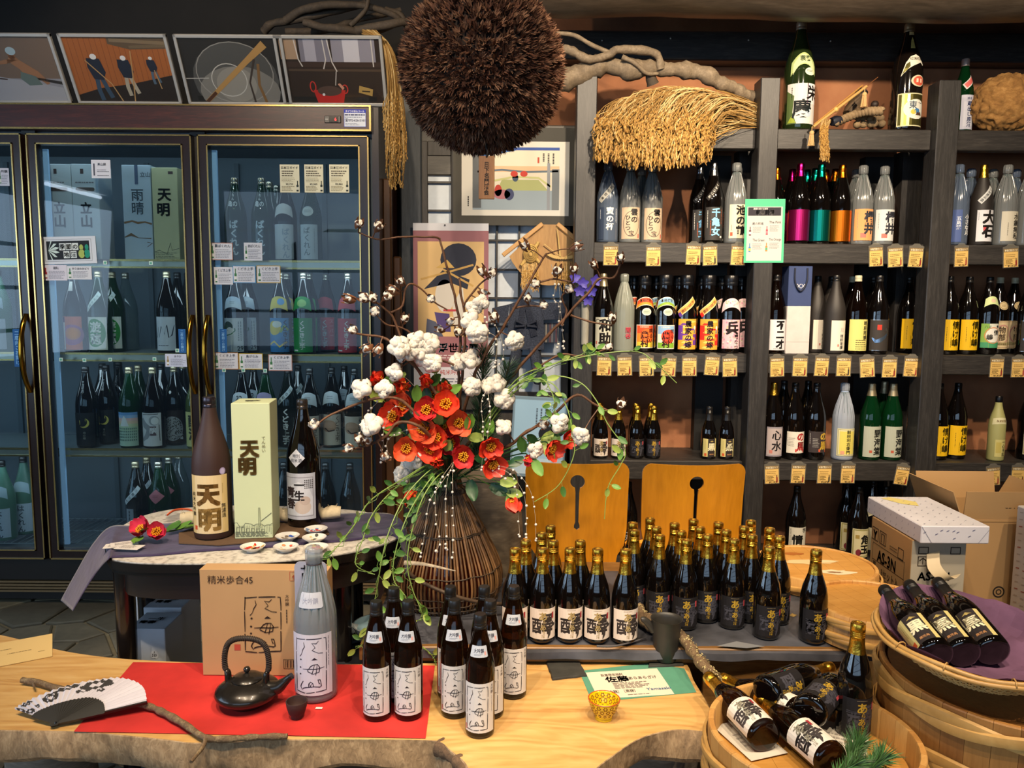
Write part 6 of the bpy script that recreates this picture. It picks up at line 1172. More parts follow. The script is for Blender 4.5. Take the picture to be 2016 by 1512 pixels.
 # === LIVE EDGE TABLE
TZ=.47
edge_f=[(-60,1436),(60,1438),(150,1440),(230,1446),(330,1456),(380,1462),(460,1458),(560,1456),(700,1455),(840,1457),(868,1461),(885,1475),(915,1500),(930,1530),(960,1590),(1100,1600),(1150,1550),(1170,1516),(1205,1488),(1262,1452),(1330,1436),(1395,1440),(1411,1432)]
edge_b=[(1402,1405),(1385,1372),(1366,1340),(1355,1312),(1335,1292),(1290,1285),(1200,1290),(1000,1301),(850,1305),(700,1308),(500,1307),(350,1303),(230,1296),(150,1286),(100,1276),(50,1262),(0,1250),(-80,1236)]
def dens(l):return [p for p in spline([PZ(x,y,TZ) for x,y in l],5)]
ol=dens(edge_f)+dens(edge_b)
rs=random.Random(21); n=len(ol)
def slabmat():
 m_,nt,b=mk('slabwood'); v=coords(nt,(1,1,1)); mp=N(nt,'Mapping'); mp.inputs['Location'].default_value=(-.28,-1.15,0); mp.inputs['Scale'].default_value=(.75,2.6,1); nt.links.new(v,mp.inputs[0])
 nz=N(nt,'TexNoise',Scale=2.2,Detail=5,Distortion=1.5); nt.links.new(mp.outputs[0],nz.inputs['Vector'])
 mx=N(nt,'MixRGB',blend_type='ADD'); mx.inputs[0].default_value=.55; nt.links.new(mp.outputs[0],mx.inputs[1]); nt.links.new(nz.outputs['Color'],mx.inputs[2])
 w=N(nt,'TexWave',Scale=3.2,Distortion=2.5,Detail=4); w.wave_type='RINGS'; w.rings_direction='Z'; nt.links.new(mx.outputs[0],w.inputs['Vector'])
 n2=N(nt,'TexNoise',Scale=5,Detail=8,Distortion=.6); mp2=N(nt,'Mapping'); mp2.inputs['Scale'].default_value=(1,9,1); nt.links.new(v,mp2.inputs[0]); nt.links.new(mp2.outputs[0],n2.inputs['Vector'])
 k=N(nt,'MixRGB'); k.inputs[0].default_value=.8; nt.links.new(w.outputs['Fac'],k.inputs[1]); nt.links.new(n2.outputs['Fac'],k.inputs[2])
 nt.links.new(ramp(nt,k.outputs[0],[(.2,'#b07f44'),(.42,'#c6995a'),(.6,'#cfa566'),(.85,'#d8b478')]),b.inputs['Base Color']); b.inputs['Roughness'].default_value=.38; bump(nt,b,k.outputs[0],.08,.002); return m_
t=thing('live_edge_table','low live edge table of thick pale timber with bark front in the foreground','table',(0,0,0))
SLW=slabmat(); m=MB(); m.add([(p.x,p.y,TZ) for p in ol],[tuple(range(n))]); o=m.build('table_top',SLW,t)
if o.data.polygons[0].normal.z<0:o.data.flip_normals()
cen=sum(ol,Vector())/n; rows=[]
prof=[(0,0),(.002,.002),(.006,.020),(.010,.046),(.009,.072),(-.002,.088),(-.05,.094)]
nrm=[]
for i in range(n):
 d=ol[(i+1)%n]-ol[i-1]; q=Vector((d.y,-d.x,0)); q=q.normalized() if q.length>1e-6 else Vector((0,-1,0)); nrm.append(q)
for k,(ou,dn) in enumerate(prof):
 for i in range(n):
  p=ol[i]; s=noise.noise(Vector((p.x*6,p.y*6,k*.25)))*.022+noise.noise(Vector((p.x*26,p.y*26,k*.5)))*.006; f=(0,.1,.7,1,1,1,1)[k]
  rows.append((p.x+nrm[i].x*(ou+s*f),p.y+nrm[i].y*(ou+s*f),TZ-dn*(1+.35*noise.noise(Vector((p.x*2.3,p.y*1.5,8))))+(.012*noise.noise(Vector((p.x*9,p.y*9,4))) if k>1 else 0)))
m=MB(); m.add(rows,[(k*n+i,(k+1)*n+i,(k+1)*n+(i+1)%n,k*n+(i+1)%n) for k in range(len(prof)-1) for i in range(n)]+[tuple((len(prof)-1)*n+i for i in range(n))])
BK=wood('barkedge','#5a4531','#c2a680','#937959',(5,5,2.4),4,.8,.9,7); m.build('bark_edge',BK,t,28)
m=MB(); pts=[PZ(x,y,TZ-.012) for x,y in ((872,1462),(895,1480),(925,1510),(940,1545))]
gnarl(m,[p+Vector((-.008,-.004,-.006)) for p in pts],.02,.016,10,6,.5); m.build('bark_lip',wood('roughbark','#3a2c20','#7a6048',None,(1,1,1),40,.9,1.0,3),t,60)
c=PZ(1290,1475,.25); m=MB(); m.lathe([(.13,0),(.125,.1),(.115,.22),(.12,.30),(.14,TZ-.09)],28,0,None,lambda r,z,a:r*(1+.07*math.sin(a*5+z*12)+.05*math.sin(a*11+z*30)+.06*math.sin(z*40+a))); m.build('stump_leg',wood('stump','#5a5146','#95897a','#776c5f',(1,1,6),8,.8,.8),t,60,(c.x,c.y+.04,.0))
c2=PZ(60,1500,.25); m=MB(); m.lathe([(.12,0),(.115,.15),(.12,TZ-.09)],24,0,None,lambda r,z,a:r*(1+.06*math.sin(a*5+z*12))); m.build('stump_leg',MC['stump'],t,60,(c2.x-.05,c2.y+.18,0))
a,b=PZ(560,1492,.3),PZ(1010,1494,.3); MB().box(((a.x+b.x)/2,a.y+.08,.26),(b.x-a.x,.05,.06),bev=.005).build('stretcher',plain('#1c1512',.5),t)
# red paper
REDP=plain('#ba302c',.75,var=.2,scale=9,bmp=.15,spec=.25)
rows=[]
for f in [i/10 for i in range(11)]:
 a=PZ(262+(145-262)*f,1304+(1441-1304)*f,TZ+.0012); b=PZ(856+(838-856)*f,1311+(1454-1311)*f,TZ+.0012); row=[]
 for k in range(25):
  p=a.lerp(b,k/24); p.z+=.0006+.0012*abs(noise.noise(Vector((p.x*5,p.y*7,2)))); row.append(p)
 rows.append(row)
m=MB(); k=25; m.add([p for r_ in rows for p in r_],[(i*k+j,(i+1)*k+j,(i+1)*k+j+1,i*k+j+1) for i in range(10) for j in range(24)])
o=m.build('red_paper',REDP,None,180); tag(o,'large red paper sheet lying under the teapot on the live edge table','paper')
RZ_=TZ+.0035
# cardboard carton standing at the back of the table
p0=PZ(400,1329,RZ_); Yb=p0.y; p1=Vector((XA(648,Yb,.6),Yb,RZ_)); w=p1.x-p0.x; h=PY(402,1121,Yb).z-RZ_; W_,H_=w*1000,h*1000
CARD=plain('#b58f62',.8,var=.04,scale=8)
t=thing('cardboard_carton','flat brown cardboard carton with black brush mark standing behind the teapot','carton',((p0.x+p1.x)/2,Yb,RZ_)); MB().box((0,.025,h/2),(w,.05,h),bev=.001).build('carton',CARD,t)
bx=-W_/2; sx=W_/248; fx=lambda px:bx+(px-400)*sx; fz=lambda py:(1329-py)*H_/208
its=[('t','精米歩合45',fx(459),fz(1147),22,'#332116',0,165)]+hak(fx(520),fz(1281),70*sx,107*H_/208,'#2f2018')+[('v','大吟醸',fx(568),fz(1168),11,'#3a281c',1),('lv',fx(563),fz(1234),fx(570),fz(1198),1,'#4a382a',3),('f',fx(574),fz(1142),fx(590),fz(1124),1,'#b0402c'),('t','↑',fx(582),fz(1139),12,'#b0402c',4),('r',fx(463),fz(1279),fx(475),fz(1267),'#b04a38',2),('f',fx(558),fz(1315),fx(600),fz(1296),1.2,'#2a1c12')]+[('r',fx(561+i*3.1),fz(1313),fx(561+i*3.1+[1,2,.8,1.5][i%4]),fz(1298),'#2a1c12') for i in range(12)]
put('print',draw(its,flat),t,(0,-.0003,0))
# pale name board behind the wrapped bottle
Yb2=Yb-.018; a=PY(579,1228,Yb2); w2=64/1514*2.05; h2=140/1514*2.1
t=thing('name_board','pale grey rounded name board between carton and wrapped bottle','sign',(a.x+w2/2+.004,Yb2,RZ_)); put('board',plate(rrect(-w2/2,0,w2/2,PY(600,1106,Yb2).z-RZ_,.016,5)[::-1],(),.004,'board',plain('#9fa0b2',.5)),t)
put('lettering',draw([('v','十日本酒の日',-w2*180,(PY(600,1112,Yb2).z-RZ_)*1000,21,'#1c1a22',8)],flat),t,(0,-.0006,0))
def on(px,py_front,z,r):p=PZ(px,py_front,z); p.y+=r; p.x=XA(px,p.y,z+.1); p.z=z; return p
bottle('magnum','tall bottle in pleated clear film with brushed mountain label on the red paper',on(622,1387,RZ_,.053),.0)
HB=[]
for px,ytop,lab in ((742,1181,'brown sake bottle on red paper, left one of the front pair'),(804,1180,'brown sake bottle on red paper, right one of the front pair'),(776,1155,'brown sake bottle standing behind the front pair on red paper'),(895,1178,'brown sake bottle directly left of the foremost brown bottle'),(887,1152,'brown sake bottle half hidden at the rear left of the middle cluster'),(945,1206,'foremost brown sake bottle nearest the table front'),(965,1179,'brown sake bottle just behind and right of the foremost one'),(953,1152,'brown sake bottle at the rear centre of the middle cluster'),(1011,1151,'brown sake bottle at the right of the middle cluster, by the slate')):
 z0=RZ_ if px<840 else TZ+.0008; ztp=z0+.295; d=ray(px,ytop+2); Y=d.y*((ztp-H0)/d.z)
 bottle('hakkai',lab,(XA(px,Y,z0+.15),Y,z0),R(-.08,.08),'brown sake bottles on the live edge table')
 # teapot
p=PZ(480,1395,RZ_); t=thing('teapot','squat black iron teapot with wrapped loop handle on the red paper','teapot',(p.x,p.y+.03,RZ_),-.06)
IRON=plain('#2a2622',.27,.45,coat=.3,var=.2,scale=40); s=.078
MB().lathe([(0,.004),(.040,.003),(.042,0),(.047,.001),(.049,.006),(.062,.012),(.0775,.024),(.081,.033),(.078,.041),(.064,.052),(.045,.062),(.038,.064),(.036,.061),(0,.06)],36).build('pot_body',IRON,t,50)
l=MB().lathe([(.037,.0625),(.0385,.066),(.034,.071),(.018,.077),(.006,.079),(.004,.081),(.0075,.085),(.009,.09),(.006,.095),(0,.0965)],28).build('lid',IRON,t,50)
MB().tube(spline([(.052,0,.040),(.078,0,.044),(.096,0,.058),(.110,0,.071),(.117,0,.076)],4),[.019,.019,.018,.018,.0175,.0165,.015,.0135,.012,.011,.010,.0095,.009,.0088,.0086,.0085,.0085],14).build('spout',IRON,t,60)
for sx in (-1,1):MB().tube(spline([(sx*.05,-.006,.045),(sx*.05,-.006,.075),(sx*.053,0,.084),(sx*.05,.006,.075),(sx*.05,.006,.045)],4),.006,8).build('handle_lug',IRON,t,60)
hp=spline([(-.05,0,.079),(-.057,0,.095),(-.056,0,.13),(-.045,0,.158),(-.02,0,.17),(.02,0,.17),(.045,0,.158),(.056,0,.13),(.057,0,.095),(.05,0,.079)],6)
h_=MB().tube(hp,[.0042 if i in (0,1,2,len(hp)-1,len(hp)-2,len(hp)-3) else .0062 for i in range(len(hp))],10).build('loop_handle',plain('#2a211b',.6),t,60)
m=MB(); pts=[]
for i in range(560):
 f=4+(len(hp)-9)*i/559; a=int(f); c=hp[a].lerp(hp[a+1],f-a); d=(hp[a+1]-hp[a]).normalized(); e=Vector((0,1,0)); g=d.cross(e); an=i*.62; pts.append(c+(e*math.cos(an)+g*math.sin(an))*.0066)
m.tube(pts,.0013,4); m.build('cord_wrap',plain('#34281f',.75),t,180)
# cup, scrap, envelope
p=on(583,1421,RZ_,.02); t=thing('sake_cup','small dark brown unglazed cup on the red paper','cup',p); MB().lathe([(0,.003),(.013,.0),(.0145,.002),(.014,.006),(.020,.014),(.0245,.030),(.0265,.043),(.026,.0445),(.0245,.044),(.0225,.032),(.016,.014),(0,.010)],28).build('cup_body',plain('#3a2420',.7,var=.1,bmp=.2,scale=90),t,60)
p=PZ(628,1394,RZ_+.001); o=MB().box((0,0,0),(.017,.008,.0008)).build('paper_scrap',ink('#e2d6d0'),None,None,p); tag(o,'tiny white paper scrap on the red paper before the wrapped bottle','scrap')
e0,e1,e2,e3=[PZ(x,y,TZ+.002) for x,y in ((-30,1318),(103,1292),(90,1250),(-40,1272))]
xd_=(e1-e0).normalized(); t=thing('paper_strip','pale yellow printed paper strip at the left end of the live edge table','paper',M=frame((e0+e1)/2,e1-e0,e3-e0)); w=(e1-e0).length; h=((e2-e1)-xd_*(e2-e1).dot(xd_)).length
MB().box((0,0,h/2),(w,.0015,h)).build('strip',plain('#d9b878',.7),t); W_=w*1000; put('print',draw([('l',-W_*.2,h*350,W_*.18,h*520,1,'#6a5430',2),('l',W_*.28,h*250,W_*.4,h*330,1,'#6a5430',1.6),('l',-W_*.4,h*600,-W_*.1,h*680,1,'#6a5430',2)],flat),t,(0,-.001,0))
# folding fan with open leaf, resting on a branch
t=thing('folding_fan','open white folding fan with black flower pattern resting on a branch','fan',(0,0,0))
op=[(289,1381,.034),(287,1366,.040),(282,1353,.046),(268,1342,.05),(248,1336,.055),(225,1334,.058),(198,1337,.058),(170,1341,.056),(140,1348,.052),(112,1356,.047),(85,1366,.04),(60,1377,.032),(42,1386,.026),(28,1395,.02)]
O=spline([PZ(x,y,TZ+z) for x,y,z in op],4); piv=PZ(110,1424,TZ+.012); nf=len(O)
def fanpt(i,f):return piv.lerp(O[i],f)
DARK_IN=lambda i,f:None
upv=Vector((-.1,-.45,.9)).normalized()
fv=[]; cols_=9
for i in range(nf):
 for k in range(cols_):
  f=.50+.50*k/(cols_-1); fv.append(fanpt(i,f)+upv*((.0028 if i%2 else -.0028)*f))
ff=[]; fm=[]
def blossom(a,f):
 for ca,cf,ra,rf in ((.72,.80,.055,.13),(.44,.86,.10,.11),(.50,.75,.05,.05),(.93,.68,.05,.08),(.83,.72,.02,.05),(.62,.93,.07,.06),(.97,.85,.03,.10),(.36,.72,.03,.04),(.88,.93,.05,.05)):
  d=((a-ca)/ra)**2+((f-cf)/rf)**2
  if d<1:return 0 if d<.12 or (ca==.44 and d<.2) or (ca==.72 and .30<d<.5 and (int(math.degrees(math.atan2(f-cf,(a-ca)*2))/36)%2)) else 1
 return 0
for i in range(nf-1):
 for k in range(cols_-1):
  ff.append((i*cols_+k,i*cols_+k+1,(i+1)*cols_+k+1,(i+1)*cols_+k)); fm.append(0)
o=MB(); o.v=[tuple(v) for v in fv]; o.f=ff; o.m=[blossom((q[0]//cols_+.5)/nf,.5+.5*((q[0]%cols_)+.5)/(cols_-1)) for q in ff]
# finer pattern: split every pleat face in 3x3
V2,F2,M2=[],[],[]
for i in range(nf-1):
 for k in range(cols_-1):
  A,B,C2,D2=[Vector(fv[q]) for q in (i*cols_+k,i*cols_+k+1,(i+1)*cols_+k+1,(i+1)*cols_+k)]
  for u in range(3):
   for v in range(3):
    b0=len(V2)
    for du,dv in ((0,0),(1,0),(1,1),(0,1)):
     x,y=(u+du)/3,(v+dv)/3; V2.append(tuple(A.lerp(B,x).lerp(D2.lerp(C2,x),y)))
    F2.append((b0,b0+1,b0+2,b0+3)); M2.append(blossom((i+(v+.5)/3)/nf,.5+.5*(k+(u+.5)/3)/(cols_-1)))
o.v,o.f,o.m=V2,F2,M2; o.build('fan_leaf',[plain('#cbc5cb',.75),plain('#34312f',.75)],t)
for i in range(0,nf,2):
 a,b=fanpt(i,-.06),fanpt(i,.53); m=MB(); wd=upv.cross((b-a).normalized()).normalized(); m.add([a-wd*.003,a+wd*.003,b+wd*.0062,b-wd*.0062,a-wd*.003+upv*.0016,a+wd*.003+upv*.0016,b+wd*.0062+upv*.0016*(1+i*.02),b-wd*.0062+upv*.0016*(1+i*.02)],[(0,1,2,3),(7,6,5,4),(0,4,5,1),(1,5,6,2),(2,6,7,3),(3,7,4,0)]); m.build('fan_rib',plain('#2a2824',.5),t)
a,b=fanpt(0,-.06),fanpt(0,1.0); M_=frame(a-upv*.004,b-a,upv); MB().box(((b-a).length/2,0,0),((b-a).length,.004,.009)).build('guard_stick',plain('#1d1a18',.4),t).matrix_local=M_
MB().ball(tuple(piv),.004,8,5).build('pivot',plain('#2a2a2a',.3,.6),t)
LICH=wood('lichenbark','#4a3a2a','#a08c66','#6d573e',(1,1,1),45,.85,.9,3)
t=thing('fallen_branch','thin bark branch running under the fan to the table front','branch',(0,0,0))
m=MB(); gnarl(m,[PZ(x,y,TZ+z) for x,y,z in ((44,1338,.014),(75,1344,.012),(120,1356,.012),(200,1372,.012),(285,1388,.014),(320,1402,.014),(360,1426,.014),(400,1452,.013),(440,1456,.012),(500,1452,.011),(566,1449,.012))],.0085,.0072,9,6,.35); m.build('stem',LICH,t,60)
m=MB(); gnarl(m,[PZ(405,1454,TZ+.013),PZ(398,1472,TZ+.012),PZ(376,1500,TZ+.008)],.006,.004,8,5); gnarl(m,[PZ(66,1346,TZ+.014),PZ(68,1352,TZ+.018)],.004,.003,6,3); m.build('twig',LICH,t,60)
# slate coasters, pitcher, green sheet, card, yellow cup
SLATE=plain('#34332f',.6,var=.25,scale=25,bmp=.4)
def coaster(pts,label):
 q=[PZ(x,y,TZ+.001) for x,y in pts]; c=sum(q,Vector())/4; pts2=[]
 for i in range(4):
  for k in range(6):pts2.append(q[i].lerp(q[(i+1)%4],k/6)+Vector((R(-.0014,.0014),R(-.0014,.0014),0)))
 n_=len(pts2); m=MB(); m.add([(p.x,p.y,TZ+.001) for p in pts2]+[(p.x,p.y,TZ+.005) for p in ring_v(pts2,.985)]+[(p.x,p.y,TZ+.0075) for p in ring_v(pts2,.96)],[(i,(i+1)%n_,n_+(i+1)%n_,n_+i) for i in range(n_)]+[(n_+i,n_+(i+1)%n_,2*n_+(i+1)%n_,2*n_+i) for i in range(n_)]+[tuple(range(2*n_,3*n_))])
 o=m.build('slate_coaster',SLATE); tag(o,label,'coaster','slate coasters'); return o
def ring_v(pts,s):c=sum(pts,Vector())/len(pts); return [c+(p-c)*s for p in pts]
coaster([(1075,1305),(1138,1299),(1155,1332),(1088,1340)],'black slate coaster lying alone left of the green sheet'); coaster([(1276,1287),(1336,1283),(1346,1311),(1277,1315)],'black slate coaster under the dark pitcher')
g=[PZ(x,y,TZ+.0006) for x,y in ((1140,1321),(1276,1306),(1347,1316),(1371,1363),(1268,1373),(1166,1383))]
m=MB(); n_=len(g); m.add([(p.x,p.y,TZ+.0004) for p in g]+[(p.x,p.y,TZ+.0009) for p in g],[tuple(range(n_,2*n_)),tuple(range(n_))[::-1]]+[(i,(i+1)%n_,n_+(i+1)%n_,n_+i) for i in range(n_)]); o=m.build('green_sheet',plain('#4f8a72',.85,var=.1,scale=18));
if o.data.polygons[0].normal.z<0:o.data.flip_normals()
tag(o,'green paper sheet under the white card on the live edge table','paper')
q0,q1,q3=PZ(1176,1376,TZ+.0016),PZ(1330,1366,TZ+.0016),PZ(1156,1324,TZ+.0016); M_=frame((q0+q1)/2,q1-q0,q3-q0); w=(q1-q0).length*.97; h=(q3-q0).length; W_,H_=w*1000,h*1000
sheet('menu_card','white printed card with brush heading on the green sheet','card',M_,w,h,[('t','数量限定焼酎',-W_*.17,H_*.8,H_*.09,'#5a4a40',1,W_*.3),('t','佐藤',-W_*.13,H_*.58,H_*.2,'#2a221c',5),('t','あらあらざけ',W_*.22,H_*.62,H_*.11,'#4a4038',1,W_*.38),('l',-W_*.22,H_*.3,W_*.3,H_*.54,5,'#8a8078',H_*.025),('t','［白麹］［黒麹］',-W_*.16,H_*.16,H_*.1,'#4a4038',1,W_*.36),('t','Yamasaki',W_*.34,H_*.18,H_*.09,'#2f5f8a',1),('l',-W_*.1,H_*.04,W_*.28,H_*.1,1,'#8a8078')],'#d9cdb8',.0008)
p=PZ(1310,1298,TZ+.0085); t=thing('pitcher','dark grey matte pouring pitcher with side lip on a slate coaster','pitcher',(p.x,p.y,TZ+.0085))
PIT=plain('#2f2d29',.45,var=.12,scale=30); S=1514/2.2
ph=PY(1310,1217,p.y).z-TZ-.0085; r0,r1=.031,.046
MB().lathe([(0,0),(r0-.003,0),(r0,.003),(r0+.004,ph*.3),(r0+.009,ph*.7),(r1-.002,ph*.97),(r1,ph),(r1-.003,ph-.001),(r1-.006,ph*.9),(r0+.003,ph*.5),(0,ph*.5)],32).build('pitcher_body',PIT,t,60)
m=MB(); sp=spline([(-.036,.0,ph*.72),(-.052,-.004,ph*.88),(-.066,-.008,ph*.985),(-.074,-.01,ph*.99)],4); m.tube(sp,[.014-.0006*i for i in range(len(sp))],10,0,True,.75); m.build('pouring_lip',PIT,t,60)
p=on(1190,1424,TZ+.0008,.024); t=thing('yellow_cup','small yellow porcelain cup with brown flower rings on the bare wood','cup',p)
YC=plain('#d8b410',.2,coat=.5); pr=[(0,.003),(.021,0),(.0215,.003),(.020,.006),(.030,.022),(.0365,.040),(.0395,.051)]
MB().lathe(pr+[(.0392,.052),(.0378,.0515),(.035,.041),(.0285,.023),(.018,.009),(0,.007)],36).build('cup_body',YC,t,60)
MB().lathe([(.0398,.0505),(.0402,.052),(.0392,.0528),(.0376,.052)],36).build('rim_line',plain('#b8481c',.3),t,60)
its=[]; ins=[]
for i in range(15):
 for k,(hy,q) in enumerate(((42,5),(30,5),(18,4))):
  x=-117+i*16.6+(8 if k%2 else 0); its+=[('o',x,hy,q*.72,q*.85,1.3,'#7a4a1c',1)]+[('d',x+q*math.cos(a)*1.02,hy+q*1.1*math.sin(a),1.0,1.0,'#7a4a1c',2) for a in [j*PI/3 for j in range(6)]]
fr=rad([(a*1000,b*1000) for a,b in pr])
put('pattern',draw(its,lambda u,v,o:(math.sin(u/.037)*(fr(v)+.0003+o),-math.cos(u/.037)*(fr(v)+.0003+o),v),5,name='pattern',vstep=6),t)
put('inner_pattern',draw(its,lambda u,v,o:(math.sin(u/.037)*(fr(v)-.0022-o),-math.cos(u/.037)*(fr(v)-.0022-o),v),5,name='inner_pattern',vstep=6),t)
# lichen covered branch behind the pitcher
t=thing('lichen_branch','lichen crusted branch leaning from the dark bench behind the pitcher','branch',(0,0,0)); m=MB()
lb=[PZ(1256,1196,.56),PZ(1272,1215,.55),PZ(1318,1240,.548),PZ(1352,1262,.545),PZ(1378,1300,.535),PZ(1402,1330,.53),PZ(1410,1338,.53)]
gnarl(m,lb,.018,.014,12,7,.5); m.build('stem',LICH,t,60); m=MB(); gnarl(m,[PZ(1258,1206,.552),PZ(1268,1226,.545),PZ(1292,1242,.545)],.012,.013,9,6,.5); m.build('fork',LICH,t,60)
m=MB(); ls=spline(lb,12)
for i in range(420):
 c=rs.choice(ls); d=Vector((rs.gauss(0,1),rs.gauss(0,1),abs(rs.gauss(0,1)))).normalized(); p=c+d*rs.uniform(.014,.019); s_=rs.uniform(.0015,.0042); x=d.orthogonal().normalized()*s_; y=d.cross(x); m.add([p-x,p-y*.8,p+x,p+y,p+d*s_*.5],[(0,1,4),(1,2,4),(2,3,4),(3,0,4)])
stuff(m.build('lichen',plain('#b0a070',.9,var=.3,scale=80),t))
# === BENCH with slate sheet and gold capped bottles
BZ=.52
t=thing('low_bench','low brown wooden bench carrying the gold capped bottles','bench',(0,0,0))
OAK=wood('oak','#5a3d1e','#96703f','#7a562c',(1.3,9,9),3,.45,.15)
xl_,xr_=PZ(700,1285,BZ).x,PZ(1722,1283,BZ).x-.005; y0b,y1b=PZ(1400,1276,BZ).y,2.84
MB().box(((xl_+xr_)/2,(y0b+y1b)/2,BZ-.024),(xr_-xl_,y1b-y0b,.044),bev=.003).build('bench_top',OAK,t)
MB().box(((xl_+xr_)/2,y0b+.09,BZ-.13),(xr_-xl_-.06,.024,.168),bev=.002).build('front_panel',OAK,t)
MB().box(((.56+xr_-.03)/2,y0b+.03,BZ-.13),(xr_-.03-.56,.02,.168),bev=.002).build('front_panel',OAK,t)
MB().box(((xl_+xr_)/2,y1b-.05,BZ-.13),(xr_-xl_-.06,.024,.168),bev=.002).build('back_panel',OAK,t)
for x in (xl_+.06,xr_-.06):
 for y in (y0b+.13,y1b-.09):MB().box((x,y,(BZ-.05)/2),(.06,.06,BZ-.05),bev=.004).build('leg',OAK,t)
SL=plain('#45464d',.5,var=.65,scale=8,bmp=.3); mm_,nt,b_=MC[SL.name.split('.')[0]] if False else (SL,SL.node_tree,None)
rows=[]; nx,ny=60,14
for j in range(ny):
 for i in range(nx):
  x=xl_+.02+(xr_-xl_+.0)*i/(nx-1); y=y0b-.012+(y1b-y0b-.1)*j/(ny-1); z=BZ+.0022+.0012*abs(noise.noise(Vector((x*5,y*6,1))))
  if j==0:y-=.008*noise.noise(Vector((x*6,0,3))); z-=.012+.004*noise.noise(Vector((x*9,0,3)))
  rows.append((x,y,z))
  # front overhang row
m=MB(); m.add(rows,[(j*nx+i,j*nx+i+1,(j+1)*nx+i+1,(j+1)*nx+i) for j in range(ny-1) for i in range(nx-1)])
fr_row=[(rows[i][0],rows[i][1]-.003,rows[i][2]-.018-.008*abs(noise.noise(Vector((rows[i][0]*7,2,0))))) for i in range(nx)]
m.add([rows[i] for i in range(nx)]+fr_row,[(i+1,i,nx+i,nx+i+1) for i in range(nx-1)])
o=m.build('slate_cloth',SL,None,60); tag(o,'dark blue grey mottled cloth covering the low bench under the bottles','cloth')
BZT=BZ+.0035
m=MB(); q=[PZ(x,y,BZT+.001) for x,y in ((1412,1272),(1450,1263),(1505,1273),(1470,1276))]; m.add([tuple(p) for p in q]+[tuple(p+Vector((0,0,.0008))) for p in q],[(4,5,6,7),(0,3,2,1),(0,1,5,4),(1,2,6,5),(2,3,7,6),(3,0,4,7)]); o=m.build('leaf_chip',plain('#7a7c80',.6)); tag(o,'pale grey torn piece at the front edge of the bench cloth','scrap')
q=PZ(1560,1212,BZT); m=MB(); m.add([(q.x-.012,q.y,q.z),(q.x,q.y-.01,q.z),(q.x+.014,q.y,q.z+.002),(q.x+.002,q.y+.009,q.z+.004),(q.x,q.y,q.z+.005)],[(0,1,4),(1,2,4),(2,3,4),(3,0,4)]); o=m.build('dry_leaf',plain('#b09050',.7)); tag(o,'tiny dry yellow leaf on the bench cloth before the right bottles','leaf')
m=MB(); gnarl(m,[PZ(x,y,BZT+.006) for x,y in ((1175,1272),(1210,1272),(1245,1264),(1272,1255))],.0035,.002,7,5); o=m.build('thin_twig',plain('#4c4a4c',.7),None,60); tag(o,'thin grey twig lying in front of the white labelled gold capped bottles','twig')
GT=BZT+.27
wl_=[(1014,1077,'gold capped bottle with white brush label at the left front, partly behind a brown bottle'),(1068,1077,'gold capped bottle with white brush label, second in the front row'),(1122,1077,'gold capped bottle with white brush label, third in the front row'),(1176,1078,'gold capped bottle with white brush label, fourth in the front row'),(1231,1079,'gold capped bottle with white brush label at the right end of the front row'),(1035,1061,'gold capped bottle in the second row behind the leftmost white labels'),(1089,1062,'gold capped bottle in the second row between second and third white labels'),(1142,1063,'gold capped bottle in the second row behind third and fourth white labels'),(1066,1047,'gold capped bottle in the third row behind the white labels'),(1084,1033,'rearmost gold capped bottle behind the white labels')]
bl_=[(1350,1060,'gold capped bottle with black label directly behind the dark pitcher'),(1444,1059,'gold capped bottle with black label, front centre of the right group'),(1513,1074,'gold capped bottle with black label, foremost of the right group'),(1605,1080,'gold capped bottle with black label standing alone at the right'),(1298,1051,'gold capped bottle with black label, second row above the pitcher lip'),(1392,1050,'gold capped bottle with black label, between pitcher bottle and front centre'),(1479,1050,'gold capped bottle between front centre and foremost black labels'),(1533,1053,'gold capped bottle just behind and right of the foremost black label'),(1248,1041,'gold capped black label bottle behind the last white label'),(1245,1027,'gold capped bottle left rear, at the gap between the chairs'),(1291,1035,'gold capped bottle in third row before the right chair, leftmost'),(1279,1018,'rear gold capped bottle before the right chair, leftmost'),(1340,1043,'gold capped bottle in third row left of the chair slot'),(1327,1028,'gold capped bottle in fourth row left of the chair slot'),(1377,1035,'gold capped bottle in third row under the chair slot'),(1364,1020,'rear gold capped bottle directly under the chair slot'),(1428,1041,'gold capped bottle in third row right of the chair slot'),(1413,1026,'gold capped bottle in fourth row right of the chair slot'),(1463,1034,'gold capped bottle in third row at the right chair edge'),(1514,1037,'gold capped bottle behind the foremost ones beside the round lid'),(1477,1022,'rearmost gold capped bottle at the second post')]
for lst,key,rot in ((wl_,'yo_w',.1),(bl_,'yo_b',.05)):
 for px,yt,lab in lst:
  d=ray(px,yt+3); Y=d.y*((GT-H0)/d.z); z=BZT
  PL=PLACED.setdefault('bench',[]); x=XA(px,Y,z+.2); k=0
  while any((x-a)**2+(Y-b)**2<.0785**2 for a,b in PL) and k<40:Y+=.004; x=XA(px,Y,z+.2); k+=1
  PL.append((x,Y)); bottle(key,lab,(x,Y,z+.0005),R(-.1,.1)+rot,'gold capped bottles on the bench')
